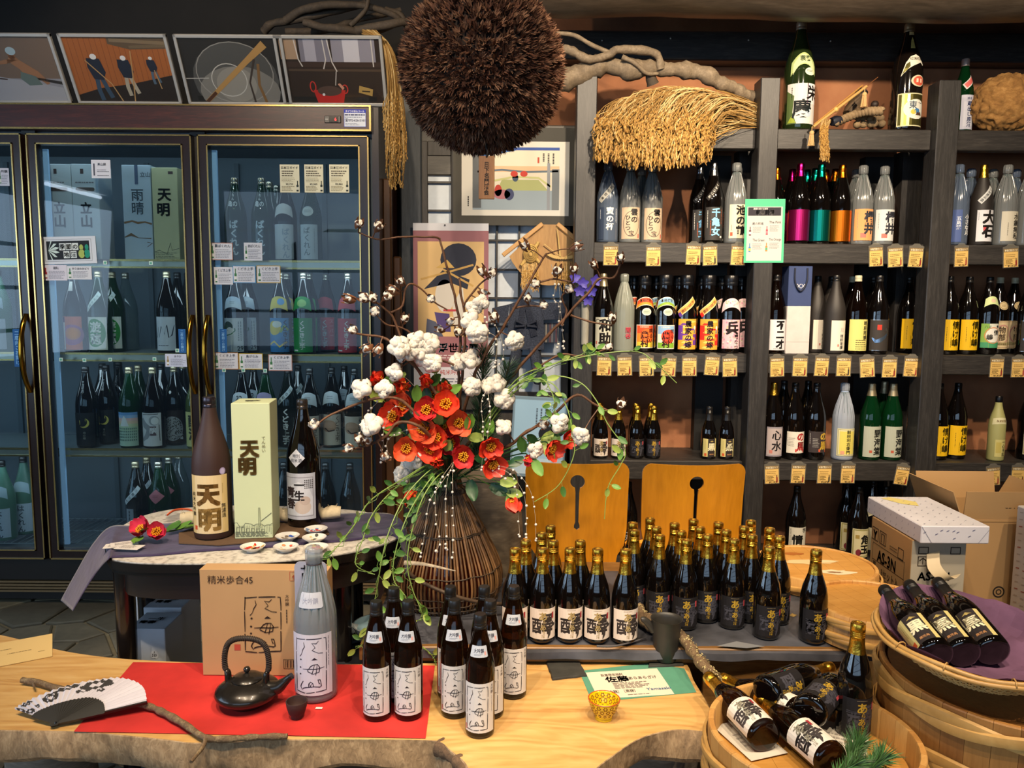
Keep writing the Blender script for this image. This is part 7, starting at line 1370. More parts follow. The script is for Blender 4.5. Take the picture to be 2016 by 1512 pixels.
  # === WOODEN TUBS on the right
STV=[wood('stave%d'%i,a,b,None,(10,10,1),4,.5,.15) for i,(a,b) in enumerate((('#8a5a2a','#b07a3e'),('#7d4f24','#a56f38'),('#94642f','#ba8546')))]
STVP=[wood('stavep%d'%i,a,b,None,(10,10,1),4,.5,.12) for i,(a,b) in enumerate((('#b07c3e','#cf9c58'),('#a87438','#c4904e'),('#ba8848','#d6a662')))]
BAM=wood('bamboohoop','#a57a40','#d0a766','#bd9252',(3,3,3),3,.38,.1); LIDW=wood('lidwood','#a8742e','#cf9c52','#bd8841',(1,7,1),3,.42,.12)
def tub(name,label,c,r,h,tilt=(0,0,0),hoops=(),n=30,pale=False,bottom=.02,th=.013,flip=False,flare=.02,hr=.014,only=None):
 t=thing(name,label,'tub',c); t.rotation_euler=tilt; sm_=STVP if pale else STV; mes=[]
 r0=r*(1-flare)
 for k in range(3):
  m=MB(); a=PI/n*.985; vs=[]
  for z,rr_ in ((0,r0),(h-.003,r),(h,r-.002)):
   for q in (-1,0,1):vs.append(((rr_)*math.sin(a*q),-(rr_)*math.cos(a*q),z))
  for z,rr_ in ((h,r-th+.002),(h-.003,r-th),(0,r0-th)):
   for q in (-1,0,1):vs.append(((rr_)*math.sin(a*q),-(rr_)*math.cos(a*q),z))
  fs=[(i*3+j,i*3+j+1,(i+1)*3+j+1,(i+1)*3+j) for i in range(5) for j in range(2)]+[(15,16,1,0)[::-1],(16,17,2,1)[::-1],(0,3,6,9,12,15)[::-1],(2,5,8,11,14,17)]
  m.add(vs,fs); mes.append(m.mesh('stave',sm_[k],35))
 for i in range(n):
  if only and not only(2*PI*i/n):continue
  o=put('stave',mes[(i*7)%3 if i%5 else 2],t,(0,0,0),(0,0,2*PI*i/n)); o.scale=(1,1,1)
 nb=7; rr_=r0-th-.001
 for i in range(nb):
  x0,x1=-rr_+2*rr_*i/nb+.0003,-rr_+2*rr_*(i+1)/nb-.0003; pts=[]
  xs=[x0+(x1-x0)*k/4 for k in range(5)]
  pts=[(x,-math.sqrt(max(rr_**2-x*x,0))) for x in xs]+[(x,math.sqrt(max(rr_**2-x*x,0))) for x in xs[::-1]]
  kk=len(pts); m=MB(); m.add([(p[0],p[1],bottom) for p in pts]+[(p[0],p[1],bottom+.014) for p in pts],[tuple(range(kk,2*kk)),tuple(range(kk))[::-1]]+[(j,(j+1)%kk,kk+(j+1)%kk,kk+j) for j in range(kk)]); m.build('base_board',LIDW if pale or flip else sm_[0],t)
 for z,tw in hoops:
  rz_=r0+(r-r0)*z/h; hp_=thing_part('hoop',t)
  for s in range(2):
   m=MB(); vs=[]; nn=96
   for i in range(nn):
    a=2*PI*i/nn; zz_=z+hr*.8*math.sin(4*a+s*PI)*tw; ro=rz_+.002+.006*(1+math.cos(4*a+s*PI))*.5
    for dr,dz in ((0,-hr),(.0065,-hr*.75),(.0085,0),(.0065,hr*.75),(0,hr)):vs.append(((ro+dr)*math.cos(a),(ro+dr)*math.sin(a),zz_+dz))
   m.add(vs,[(i*5+j,((i+1)%nn)*5+j,((i+1)%nn)*5+j+1,i*5+j+1) for i in range(nn) for j in range(4)]); m.build('bamboo_band',BAM,hp_,50)
 return t
def thing_part(name,par):
 o=bpy.data.objects.new(name,None); C.objects.link(o); o.parent=par; return o
front=lambda a:math.cos(a)>-.35
S1=(1.155,1.725)
tub('wooden_tub','large wooden tub at the bottom of the right hand stack',(S1[0],S1[1],.0),.272,.24,(0,0,.1),((.06,1),(.19,1)),34)
tub('wooden_tub','large wooden tub in the middle of the right hand stack',(S1[0],S1[1],.245),.268,.20,(.0,0,.5),((.05,1),(.155,1)),34)
tub('wooden_tub','large wooden tub on top of the right hand stack under the basket',(S1[0],S1[1],.45),.264,.20,(.03,.0,.2),((.06,1),(.165,1)),34,False,.175)
tub('wooden_tub','upturned wooden tub with round base board, second from the right',(1.085,2.215,BZT+.002),.182,.095,(0,0,.3),((.03,.8),(.072,.8)),26,True,.07,.014,True,-.02,.008)
# the lid further back, lying on the bench
lc=(XA(1606,2.66,.58),2.66,BZT+.001)
t=tub('wooden_tub','upturned wooden tub with paint patches behind the gold capped bottles',lc,.205,.058,(0,0,0),((.022,.6),),28,True,.040,.014,True,-.01,.009)
rr=random.Random(9)
def patch(cx,cy,rx,ry,c,L):return ('p',[(cx+rx*(1+rr.uniform(-.35,.35))*math.cos(a),cy+ry*(1+rr.uniform(-.35,.35))*math.sin(a)) for a in [2*PI*i/18 for i in range(18)]],c,L)
put('paint_patch',draw([patch(-10,20,95,26,'#c9b183',1),patch(30,30,50,14,'#d4c29a',2),patch(40,-85,62,22,'#d2c4a4',1),patch(30,-88,26,8,'#8a6a4a',2),patch(-40,110,34,20,'#9a5c24',1)],lambda u,v,o:(u,v,.0545+o)),t)
t=MB()
# front open tub on its own supporting tub
FC=Vector((XA(1600,1.615,.56),1.615,0)); FR=.226
tub('wooden_tub','dark wooden tub supporting the open front tub',(FC.x,FC.y,0),FR-.004,.40,(0,0,.2),((.08,1),(.30,1)),30)
ft=tub('wooden_tub','open pale wooden tub holding tilted bottles at the lower right',(FC.x,FC.y,.405),FR,.155,(0,0,0),((.05,1),(.1,1)),30,True,.075,.015,False,.02,.010)
FB=.405+.09
for i,(pts,lab) in enumerate(((((1470,1500),(1560,1480),(1560,1420),(1500,1420)),'white paper sheet at the left in the open tub'),(((1560,1470),(1720,1512),(1760,1490),(1640,1410)),'white printed paper sheet in the open tub under the standing bottle'))):
 q=[PZ(x,y,FB+.004+.002*i) for x,y in pts]; M_=frame((q[0]+q[1])/2,q[1]-q[0],q[3]-q[0]); w,h=(q[1]-q[0]).length*.8,(q[3]-q[0]).length*.8
 sheet('paper_sheet',lab,'paper',M_,w,h,[('l',-w*300,h*300,w*300,h*700,4,'#a8a098'),('d',w*200,h*500,9,7,'#c08a80')],'#d5cec0',.0006)
def lying(key,pb,zb,pt,L,label,roll=0,far=True):
 b,tp_=lean(*pb,zb,*pt,L,far); z=(tp_-b).normalized(); y=(b-EYE); y=(y-z*y.dot(z)).normalized(); x=y.cross(z); M_=Matrix.Translation(b)@Matrix((x,y,z)).transposed().to_4x4()@Matrix.Rotation(roll,4,'Z')
 return bottle(key,label,None,M=M_,group=None)
lying('yo_w2',(1508,1452),FB+.04,(1394,1332),.27,'lying gold capped bottle with white label, leftmost in the open tub',.25)
lying('yo_w2',(1575,1408),FB+.045,(1421,1335),.27,'lying gold capped bottle with white label behind the leftmost one in the tub',.15)
lying('yo_w2',(1640,1498),FB+.04,(1493,1372),.27,'lying gold capped bottle with white label, nearest in the open tub',.1)
lying('yo_b',(1505,1362),FB+.075,(1636,1314),.27,'lying gold capped bottle with black label across the rear of the tub',.4)
lying('yo_b',(1592,1402),FB+.08,(1668,1318),.27,'lying gold capped bottle with black label showing its dark base',-.1)
bottle('yo_b','gold capped bottle with black label standing upright in the open tub',on(1682,1462,FB+.002,.039),.1)
PIN=[plain('#3b5a30',.5,var=.3,scale=40),plain('#4a7a3e',.5,var=.3,scale=40)]
def pine(name,label,base,tip,nn,L_,w=.0007,mts=PIN):
 t=thing(name,label,'pine',(0,0,0)); base,tip=Vector(base),Vector(tip); ax=(tip-base); MB().tube([base,tip],.0022,5).build('twig',plain('#4a3a26',.8),t); m=MB(); ax_=ax.normalized()
 for i in range(nn):
  f=R(.05,1); p=base+ax*f; a=R(0,2*PI); s=ax_.orthogonal().normalized(); q=ax_.cross(s); d=(ax_*R(.5,1.1)+(s*math.cos(a)+q*math.sin(a))*R(.4,.9)).normalized(); e=p+d*L_*R(.7,1.1); sd=d.cross(Vector((R(-1,1),R(-1,1),R(-1,1)))).normalized()*w
  m.add([p-sd,p+sd,(p+e)/2+sd*1.2+d.orthogonal()*.001,e,(p+e)/2-sd*1.2],[(0,1,2,4),(4,2,3)],i%2)
 stuff(m.build('needles',mts,t)); return t
pine('pine_sprig','green pine sprig lying in the open tub before the standing bottle',PZ(1665,1512,FB+.03),PZ(1690,1462,FB+.06),420,.05)
pine('pine_sprig','green pine sprig at the lower right in the open tub',PZ(1700,1530,FB+.04),PZ(1738,1490,FB+.06),420,.05); pine('pine_sprig','pale green pine tuft at the bottom edge of the open tub',PZ(1640,1530,FB+.05),PZ(1690,1500,FB+.07),260,.04,.0007,PIN[::-1])
# bamboo basket with purple cloth and three bottles
zc_=.665
t=thing('bamboo_basket','shallow round bamboo basket on the right hand tub stack','basket',(XA(1918,1.70,.72),1.70,zc_)); t.rotation_euler=(.05,.02,0)
br_=.207; bh_=.075; ZAR=plain('#b98f4e',.55,var=.25,scale=40)
sf_=lambda a,f:((.10+(br_-.10)*f**.8)*math.cos(a),(.10+(br_-.10)*f**.8)*math.sin(a),.004+bh_*f**1.3)
m=MB()
for k in range(90):
 a=2*PI*k/90; m.tube([sf_(a+.0,f/5) for f in range(6)],.0022,4)
stuff(m.build('upright_strips',ZAR,t)); m=MB()
for j in range(1,13):
 f=j/13; m.tube([tuple(Vector(sf_(a,f))+Vector((0,0,.0022*(1 if (i+j)%2 else -1)))) for i,a in enumerate([2*PI*q/90 for q in range(91)])],.0021,4,0,False)
stuff(m.build('woven_strips',ZAR,t)); MB().lathe([(0,.003),(.102,.003),(.102,.006),(0,.006)],32).build('basket_floor',ZAR,t)
for s,(rz_,zz_) in enumerate(((br_+.004,bh_+.004),(br_+.009,bh_-.004),(br_-.002,bh_-.002))):MB().tube([(rz_*math.cos(a),rz_*math.sin(a),zz_+.002*math.sin(7*a+s)) for a in [2*PI*i/72 for i in range(73)]],.0055,8,0,False).build('rim_band',BAM,t,180)
for a in (.2,1.2,2.3,3.4,3.9,4.5,5.2,5.9):MB().tube([((br_+.013*math.cos(q))*math.cos(a),(br_+.013*math.cos(q))*math.sin(a),bh_+.012*math.sin(q)) for q in [2*PI*i/10 for i in range(11)]],.0016,5).build('tie',BAM,t,180)
PUR=plain('#6f5069',.9,var=.2,scale=14,bmp=.3,spec=.1); vs=[]; n1_,n2_=72,26; rr=random.Random(4)
for j in range(n2_):
 for i in range(n1_):
  a=2*PI*i/n1_; f=j/(n2_-1); back=max(0,math.sin(a-.1)); lim=.88+.28*back**2+(.08 if math.cos(a)>.6 else 0); ff_=f*lim; p=Vector(sf_(a,min(ff_,1)));
  if ff_>1:p+=Vector((math.cos(a),math.sin(a),.35))*(ff_-1)*.16
  if f<.05:p=Vector((0,0,.012))
  elif f<.5:p=Vector((p.x*f*2,p.y*f*2,max(p.z,.012)))
  p.z+=.008+(.014*noise.noise(Vector((p.x*14,p.y*14,2)))+.010*abs(noise.noise(Vector((p.x*38,p.y*38,5)))))*min(1,f*2)+.004; vs.append(p)
m=MB(); m.add(vs,[(j*n1_+i,j*n1_+(i+1)%n1_,(j+1)*n1_+(i+1)%n1_,(j+1)*n1_+i) for j in range(n2_-1) for i in range(n1_)]); o=m.build('purple_paper',PUR,None,12); o.matrix_world=t.matrix_basis.copy(); tag(o,'crumpled purple tissue lining the bamboo basket','paper')
for i,(pb,pt,lab) in enumerate((((1846,1292),(1740,1160),'leaning black capped bottle with tan label in the basket, left of three'),((1900,1290),(1789,1150),'leaning black capped bottle with tan label in the basket, middle of three'),((1957,1286),(1845,1145),'leaning black capped bottle with tan label in the basket, right of three'))):
 lying('kuro',pb,zc_+.062,pt,.27,lab,-.12)
 # === cartons at the far right
CARD2=plain('#b08a5a',.8,var=.04,scale=6); CARDD=plain('#a9a08e',.8,var=.04,scale=6)
bz=.685
t=thing('cardboard_box','brown cardboard box with black model lettering under the white wrapped parcel','box',(1.495,2.76,0)); w,d=.19,.30
MB().box((0,0,bz/2),(w,d,bz-.002),bev=.002).build('carton',CARD2,t)
side=lambda u,v,o:(-w/2-o-.0003,-u,v); frt=lambda u,v,o:(u,-d/2-.0003-o,v)
put('side_print',draw([('t','AS-3N',-20,530,44,'#221a12',5,140),('f',-130,470,110,590,2,'#221a12'),('r',-130,524,110,526,'#221a12'),('t','3セット入',10,482,32,'#221a12',2,130),('f',-140,600,-90,650,3,'#2a2018'),('t','Y',-115,606,34,'#2a2018',8),('f',-80,600,-30,650,3,'#2a2018'),('s',[(-66,606),(-66,640),(-44,640),(-44,606)],5,'#2a2018'),('l',0,600,70,620,2,'#5a4630'),('r',-120,480,-100,520,'#4a3a28',2),('f',60,590,100,630,3,'#2a2018')],side),t)
put('front_print',draw([('r',-94,2,94,bz*1000-4,CARDD,0),('t','AS-3N',-14,540,30,'#221a12',5),('f',-72,590,-36,626,3,'#2a2018'),('s',[(-66,610),(-54,620),(-42,610)],4,'#2a2018'),('s',[(-54,618),(-54,597)],3,'#2a2018'),('f',-72,634,-36,660,3,'#2a2018'),('f',40,634,76,660,3,'#2a2018')],frt),t)
m=MB(); cp_=spline([(-.02,-d/2-.001,bz-.05),(-.03,-d/2-.03,bz-.09),(-.01,-d/2-.05,bz-.12),(.02,-d/2-.04,bz-.135),(.04,-d/2-.035,bz-.12)],5); vs=[]
for p in cp_:vs+=[p+Vector((-.022,0,.0)),p+Vector((.022,0,.012))]
m.add(vs,[(2*i,2*i+1,2*i+3,2*i+2) for i in range(len(cp_)-1)]); m.build('tape_strip',plain('#c4b08c',.5),t,180)
t=thing('white_parcel','flat white wrapped parcel with small dark dashes on the cardboard box','parcel',(1.522,2.765,bz)); w,d,h=.235,.40,.062
WPAP=plain('#cfccd2',.5,var=.05,scale=10); MB().box((0,0,h/2+.001),(w,d,h),bev=.003).build('parcel_body',WPAP,t)
rr=random.Random(6)
dash=lambda n_,a,b:[('s',[(x,y),(x+9,y+4)],2.2,'#6a6a84') for x,y in [(rr.uniform(-a,a-9),rr.uniform(4,b)) for _ in range(n_)]]
put('front_print',draw(dash(9,110,56)+[('s',[(-116,60),(-80,4)],1.5,'#8a8a98'),('s',[(80,4),(114,50)],1.5,'#8a8a98')],lambda u,v,o:(u,-d/2-.0003-o,v)),t)
put('top_print',draw([('s',[(x,y),(x+8,y+5)],2.2,'#8a8a9c') for x in range(-100,110,42) for y in range(-180,190,44)]+[('p',[(-80,170),(-40,190),(30,120),(10,60),(-40,90)],'#d9c87c',1)],lambda u,v,o:(u,v,h+.0016+o)),t)
put('side_print',draw([('s',[(x,y),(x+4,y+8)],2.2,'#8a8a9c') for x in range(-180,190,42) for y in (14,40)],lambda u,v,o:(-w/2-.0004-o,-u,v)),t)
t=thing('cardboard_box','tall open cardboard box with raised flaps behind the white parcel','box',(1.86,2.985,0)); w,d=.33,.33; hz=.70
m=MB()
for a,b in (((0,-d/2,hz/2),(w,.006,hz)),((0,d/2,hz/2),(w,.006,hz)),((-w/2,0,hz/2),(.006,d,hz)),((w/2,0,hz/2),(.006,d,hz)),((0,0,.005),(w,d,.006))):m.box(a,b)
m.build('carton',CARD2,t)
for nm,M_ in (('flap',Matrix.Translation((0,-d/2,hz))@Matrix.Rotation(.12,4,'X')),('flap',Matrix.Translation((0,d/2,hz))@Matrix.Rotation(-.2,4,'X'))):MB().box((0,0,.055),(w-.004,.004,.11)).build(nm,CARD2,t).matrix_local=M_
for M_ in (Matrix.Translation((-w/2,0,hz))@Matrix.Rotation(-.35,4,'Y'),Matrix.Translation((w/2,0,hz))@Matrix.Rotation(.5,4,'Y')):MB().box((0,0,.055),(.004,d-.004,.11)).build('flap',CARD2,t).matrix_local=M_
put('front_print',draw([('t','GB-MO',20,745,16,'#3a2c1c',3),('o',-10,420,20,20,5,'#2a2420',2),('o',-10,420,9,9,4,'#2a2420',2),('lv',30,400,36,440,1,'#4a4038'),('r',-160,690,160,693,'#8a6a44'),('t','E',-130,640,20,'#2a2420',4)],lambda u,v,o:(u,-d/2-.0036-o+(0 if v<.7 else -.004-.12*(v-.7)*-1.0-.0045),v)),t)
t=thing('wrapped_parcel','tall parcel in pale patterned paper standing at the right picture edge','parcel',(1.985,2.62,0),.02); w,d,h=.3,.3,.77
MB().box((.03,0,h/2),(w,d,h),bev=.004).build('parcel_body',plain('#cfc6bd',.5),t)
put('side_print',draw([('s',[(x,y),(x+18,y+3)],4,'#a4594a' if (y//40)%2 else '#b5a79a') for x in range(-130,130,36) for y in range(20,760,26)],lambda u,v,o:(-w/2+.03-.0004-o,-u,v)),t)
put('top_print',draw([('s',[(x,y),(x+14,y+3)],4,'#b5a79a') for x in range(-130,130,36) for y in range(-140,140,26)],lambda u,v,o:(u+.03,v,h+.0004+o)),t)
# katakuchi bowl on a black stool, wooden urn and low stool behind the basket
t=thing('low_stool','low black stool draped in dark cloth behind the brown bottles','stool',(XA(735,2.36,.4),2.36,0)); MB().box((0,0,.36),(.24,.2,.03),bev=.006).build('seat',plain('#17181c',.5),t)
for sx in (-.1,.1):
 for sy in (-.08,.08):MB().box((sx,sy,.172),(.025,.025,.343)).build('leg',plain('#17181c',.5),t)
m=MB(); m.lathe([(.10,.380),(.125,.378),(.15,.33),(.175,.22)],24,0,None,lambda r,z,a:r*(1+.06*math.sin(6*a+z*10))); m.build('drape',plain('#1d1e24',.9,var=.2),t,180)
t=thing('pouring_bowl','grey glazed pouring bowl with pale blue inside on the black stool','bowl',(XA(742,2.36,.42),2.36,.385));
MB().lathe([(0,.004),(.03,.0),(.035,.006),(.062,.05),(.076,.092),(.073,.094),(.060,.055),(.03,.015),(0,.012)],32).build('bowl_body',[plain('#6f7678',.2,coat=.4,var=.3,scale=14)],t,60); MB().lathe([(.0715,.0925),(.0595,.056),(.029,.0158),(0,.0128)],32).build('inner_glaze',plain('#9fc0cc',.15,coat=.4),t,60); MB().tube(spline([(-.068,-.01,.075),(-.085,-.014,.088),(-.098,-.016,.095)],4),[.018,.017,.015,.013,.012,.011,.011,.010,.009],10).build('spout',MC[[k for k in MC if k.startswith('m#6f7678')][0]],t,60)
p=(XA(948,2.78,.6),2.78,.0); t=thing('wooden_urn','carved grey brown wooden urn behind the flower basket','urn',p); m=MB(); m.lathe([(.12,0),(.135,.1),(.155,.3),(.16,.5),(.15,.7),(.135,.85),(.13,.875),(.11,.875),(.1,.8),(0,.78)],40,0,None,lambda r,z,a:r*(1+.015*math.sin(a*3+22*z+4*math.sin(z*9+a*2)))); m.build('urn_body',wood('urnwood','#4a4034','#7a6c58','#5f5344',(1,1,5),5,.7,.6),t,60)
p=(XA(815,2.78,.5),2.78,0); t=thing('round_stool','round dark brown stool top between the white table and flower basket','stool',p); MB().lathe([(0,.585),(.12,.585),(.135,.592),(.14,.61),(.135,.628),(0,.632)],36).build('seat',plain('#3f2a1c',.4,var=.2),t,60)
for k in range(3):a=k*2.1+.4; MB().tube([(.09*math.cos(a),.09*math.sin(a),.59),(.12*math.cos(a),.12*math.sin(a),.002)],.016,10).build('leg',plain('#3f2a1c',.4),t,60)
# === FLOWER BASKET and what stands in it
BC_=Vector((XA(880,2.47,.7),2.47,BZT+.001))
t=thing('basket_vase','flared brown bamboo rod basket vase in the middle of the bench','basket',BC_)
bp=[(.162,.002),(.178,.05),(.181,.085),(.172,.125),(.150,.175),(.122,.23),(.094,.285),(.068,.335),(.050,.372),(.043,.395),(.044,.402)]
ROD=[wood('rod%d'%i,a,b,None,(8,8,1.5),5,.35,.2) for i,(a,b) in enumerate((('#4a3320','#86623c'),('#3a281a','#6d4e30'),('#573c24','#96704a')))]
RM=[]
for k in range(3):
 m=MB(); m.tube(spline([(0,-r,z) for r,z in bp],2),.0043 if k else .0034,5); RM.append(m.mesh('bamboo_rod',ROD[k],180))
for i in range(84):
 o=put('bamboo_rod',RM[(i*5)%3],t,(0,0,R(-.004,.002)),(0,0,2*PI*i/84+R(-.012,.012)))
fb_=rad([(r*1000,z*1000) for r,z in bp]); TW=plain('#3f3226',.6,var=.3,scale=50)
for z,q in ((.37,.0035),(.236,.0022),(.232,.002),(.118,.0022),(.052,.0022),(.03,.002),(.012,.0024)):MB().tube([((fb_(z)+.004+.002*math.sin(20*a))*math.cos(a),(fb_(z)+.004+.002*math.sin(20*a))*math.sin(a),z+.002*math.sin(9*a+z*90)) for a in [2*PI*i/120 for i in range(121)]],q,5,0,False).build('hoop',TW,t,180)
for s in range(3):MB().tube([((fb_(.365)+.005+.003*math.cos(18*a+s*2.1))*math.cos(a),(fb_(.365)+.005+.003*math.cos(18*a+s*2.1))*math.sin(a),.362+.007*math.sin(18*a+s*2.1)) for a in [2*PI*i/150 for i in range(151)]],.0026,5,0,False).build('woven_band',TW,t,180)
MB().lathe([(.0,.004),(.135,.004),(.15,.06),(.145,.12),(.115,.2),(.075,.29),(.045,.35),(.032,.38)],32).build('inner_pot',plain('#4a160c',.15,coat=.5),t,60)
o=MB().tube(spline([PZ(800,1118,.66),PY(820,1140,2.28),PY(880,1168,2.24),PY(940,1185,2.27),PY(1000,1190,2.32)],8),.006,8).build('curved_stick',plain('#4b3a2b',.6,var=.25,scale=30),None,60); tag(o,'dark curved stick leaning across the front of the basket vase','stick')
o=MB().tube(spline([PY(796,1108,2.25),PY(830,1110,2.24),PY(870,1118,2.23),PY(897,1124,2.23)],5),[.008-.00045*i for i in range(16)],8,0,True,.6).build('bleached_stick',plain('#a89a84',.7,var=.25,scale=60),None,60); tag(o,'pale bleached stick across the front of the basket vase','stick')
MOUTH=BC_+Vector((0,0,.40))
BRN=wood('twigbrown','#4a2f1e','#7a5236','#614029',(1,1,1),30,.6,.4,2)
FLUFF=plain('#d9d2c6',.95,var=.06,scale=40,bmp=.5,spec=.1); HUSK=plain('#6a4127',.6,var=.3,scale=40); HUSKI=plain('#a07a54',.6,var=.2,scale=40)
random.seed(31)
def fluffmesh(n,big):
 m=MB()
 for k in range(n):
  a=k*2*PI/n+.3; q=.013*big; m.ball((q*math.cos(a),q*math.sin(a),.004+.006*(k%2)*big),.0155*big,16,12,0,(1,1,.9),.34,75)
 m.ball((0,0,.01*big),.014*big,10,8,0,(1,1,1),.28,40); return m.mesh('cotton_fluff',FLUFF,180)
FLM=[fluffmesh(5,1.1),fluffmesh(4,1.0)]; FLS=fluffmesh(4,.50)
hk=MB()
for k in range(5):
 a=2*PI*k/5; q=Matrix.Rotation(a,4,'Z')@Matrix.Translation((0,.004,-.008))@Matrix.Rotation(.75,4,'X'); pm_=petal(.024,.0095,.3,4); hk.add(pm_.v,pm_.f,0,q)
HKM=hk.mesh('husk',HUSK,180)
hk2=MB()
for k in range(4):
 a=2*PI*k/4; q=Matrix.Rotation(a,4,'Z')@Matrix.Translation((0,.0075,-.014))@Matrix.Rotation(1.12,4,'X'); pm_=petal(.033,.0066,.30,5); hk2.add(pm_.v,pm_.f,0,q)
HK2=hk2.mesh('husk',[HUSK],180);
def boll(par,c,kind,d):
 q=Vector(d).to_track_quat('Z','Y'); o=put('cotton_boll',FLM[random.randrange(2)] if kind else FLS,par,c); o.rotation_mode='QUATERNION'; o.rotation_quaternion=q@Quaternion((0,0,1),R(0,6)); s=R(.9,1.12) if kind else R(.85,1.1); o.scale=(s,s,s)
 h_=put('husk',HKM if kind else HK2,o); h_.scale=(1.2,1.2,1.2) if kind else (1.1,1.1,1.1)
BRS=[('tall middle cotton branch reaching up in front of the calendar',[[(905,930,2.45),(905,850,2.42),(903,760,2.41),(904,640,2.40),(890,560,2.38),(872,500,2.37),(865,470,2.37)],[(866,472,2.37),(852,467,2.36),(800,465,2.34),(750,473,2.32),(706,458,2.30)]]),('cotton branch with a forked top right of the tall middle one',[[(906,925,2.44),(908,760,2.38),(914,640,2.36),(908,575,2.35),(903,548,2.35)],[(912,600,2.35),(935,570,2.34),(965,548,2.33)],[(906,660,2.36),(940,640,2.33),(975,634,2.31)]]),('cotton branch arching to the upper left with many dry bolls',[[(896,930,2.42),(880,850,2.36),(845,760,2.32),(800,690,2.29),(766,615,2.27),(735,592,2.25)],[(770,616,2.27),(792,600,2.27),(796,570,2.27),(812,558,2.28),(850,588,2.31),(880,610,2.33)]]),('cotton branch on the left crossing below the calendar figure',[[(896,925,2.43),(870,800,2.30),(830,740,2.28),(795,700,2.26),(760,665,2.25),(725,660,2.24),(697,652,2.22)],[(892,720,2.33),(850,700,2.31),(800,650,2.29),(760,640,2.27),(739,615,2.26)]]),('low cotton branch reaching far left to the fridge door',[[(896,930,2.42),(850,850,2.28),(790,790,2.24),(740,785,2.22),(690,800,2.20),(622,834,2.18)]]),('lowest left cotton branch ending before the fridge door frame',[[(894,935,2.40),(840,850,2.24),(784,832,2.22),(760,860,2.21),(733,875,2.20),(684,884,2.19)]]),('cotton branch rising to the upper right past the wooden fan board',[[(920,925,2.45),(950,830,2.42),(1011,735,2.40),(1080,660,2.38),(1150,585,2.36),(1178,552,2.36),(1208,544,2.36),(1219,520,2.36)],[(1122,622,2.37),(1160,634,2.37),(1204,642,2.37)],[(1106,640,2.37),(1113,612,2.37),(1107,585,2.36),(1118,572,2.36)]]),('cotton branch in front of the little costume and straw turtle',[[(912,925,2.44),(930,750,2.36),(960,690,2.34),(992,645,2.33),(1030,575,2.32),(1054,535,2.32),(1076,500,2.32)],[(1050,558,2.32),(1090,550,2.32),(1128,554,2.32)],[(1010,608,2.33),(1040,600,2.32),(1069,602,2.32)]]),('low cotton branch bending to the right before the shelf beam',[[(922,930,2.42),(980,890,2.36),(1040,850,2.32),(1090,815,2.30),(1137,778,2.29),(1180,802,2.29),(1213,812,2.29)],[(1000,878,2.34),(1060,838,2.31),(1075,835,2.30)],[(1040,735,2.38),(1100,700,2.37),(1150,700,2.37),(1199,686,2.37)]]),]
BOL=[(689,589,0),(718,587,0),(735,588,0),(761,584,0),(776,573,0),(790,555,0),(739,613,0),(796,629,0),(849,589,0),(868,649,0),(902,655,0),(888,632,0),(951,536,0),(968,539,0),(950,576,0),(937,642,0),(974,626,0),(696,650,0),(724,685,0),(746,687,0),(791,706,0),(706,442,0),(744,447,0),(757,898,0),(618,835,0),(688,882,0),(708,867,0),(724,869,0),(1072,835,0),(1222,798,0),(1035,485,0),(1133,487,0),(1170,522,0),(1222,510,0),(1130,532,0),(1097,535,0),(1119,569,0),(1039,589,0),(1071,602,0),(1054,560,0),(1206,628,0),(1156,690,0),(1199,684,0),(828,690,1),(820,672,1),(845,676,1),(806,690,1),(840,704,1),(786,684,1),(852,714,1),(932,606,1),(946,596,1),(926,632,1),(940,655,1),(926,708,1),(902,714,1),(1012,671,1),(780,733,1),(714,767,1),(757,767,1),(929,761,1),(963,761,1),(979,755,1),(992,785,1),(992,843,1),(733,839,1),(804,916,1),(794,934,1),(817,903,1),(1053,885,1),(1100,832,1),(1144,856,1)]
BT=[]
for lab,stems in BRS:
 t=thing('cotton_branch',lab,'branch',MOUTH); m=MB(); P_=[]
 for si,s in enumerate(stems):
  pts=[PY(*p) for p in s]
  if si==0:pts[0]=MOUTH+Vector((R(-.02,.02),R(-.02,.02),-.06)); pts.insert(1,MOUTH+(pts[1]-MOUTH)*.2)
  sp=spline(pts,6); k=len(sp); r0,r1=(.0062,.0028) if si==0 else (.0034,.0022)
  m.tube([p-MOUTH+Vector((noise.noise(p*20),noise.noise(p*20+Vector((5,0,0))),noise.noise(p*20+Vector((0,5,0)))))*.006 for p in sp],[(r0+(r1-r0)*i/k)*(1.25 if i%6==0 else 1) for i in range(k)],7); P_+=sp[8 if si==0 else 0:]
 m.build('stem',BRN,t,60); BT.append((t,P_))
for x,y,kd in BOL:
 best=None
 for t,P_ in BT:
  for p in P_:
   d=p-EYE; px=CX+F*d.dot(rt)/d.dot(fw); py=CY-F*d.dot(up)/d.dot(fw); e=math.hypot(px-x,py-y)
   if best is None or e<best[0]:best=(e,t,p)
 e,t,p=best; c=PY(x,y,p.y-(.035 if kd else .012)-R(0,.02)); d=(c-p); d=d.normalized() if d.length>.012 else Vector((R(-.5,.5),-.6,R(.2,1))); dd=(d+(Vector((R(-.3,.3),-.8,.3)) if kd else Vector((R(-.6,.6),R(-.5,.1),R(-.1,.7))))).normalized()
 boll(t,c-MOUTH,kd,dd); MB().tube([p-MOUTH,p.lerp(c,.5)-MOUTH+Vector((0,0,.004)),c-MOUTH-dd*.01],[.0024,.0018,.002],5).build('boll_stalk',BRN,t,60)
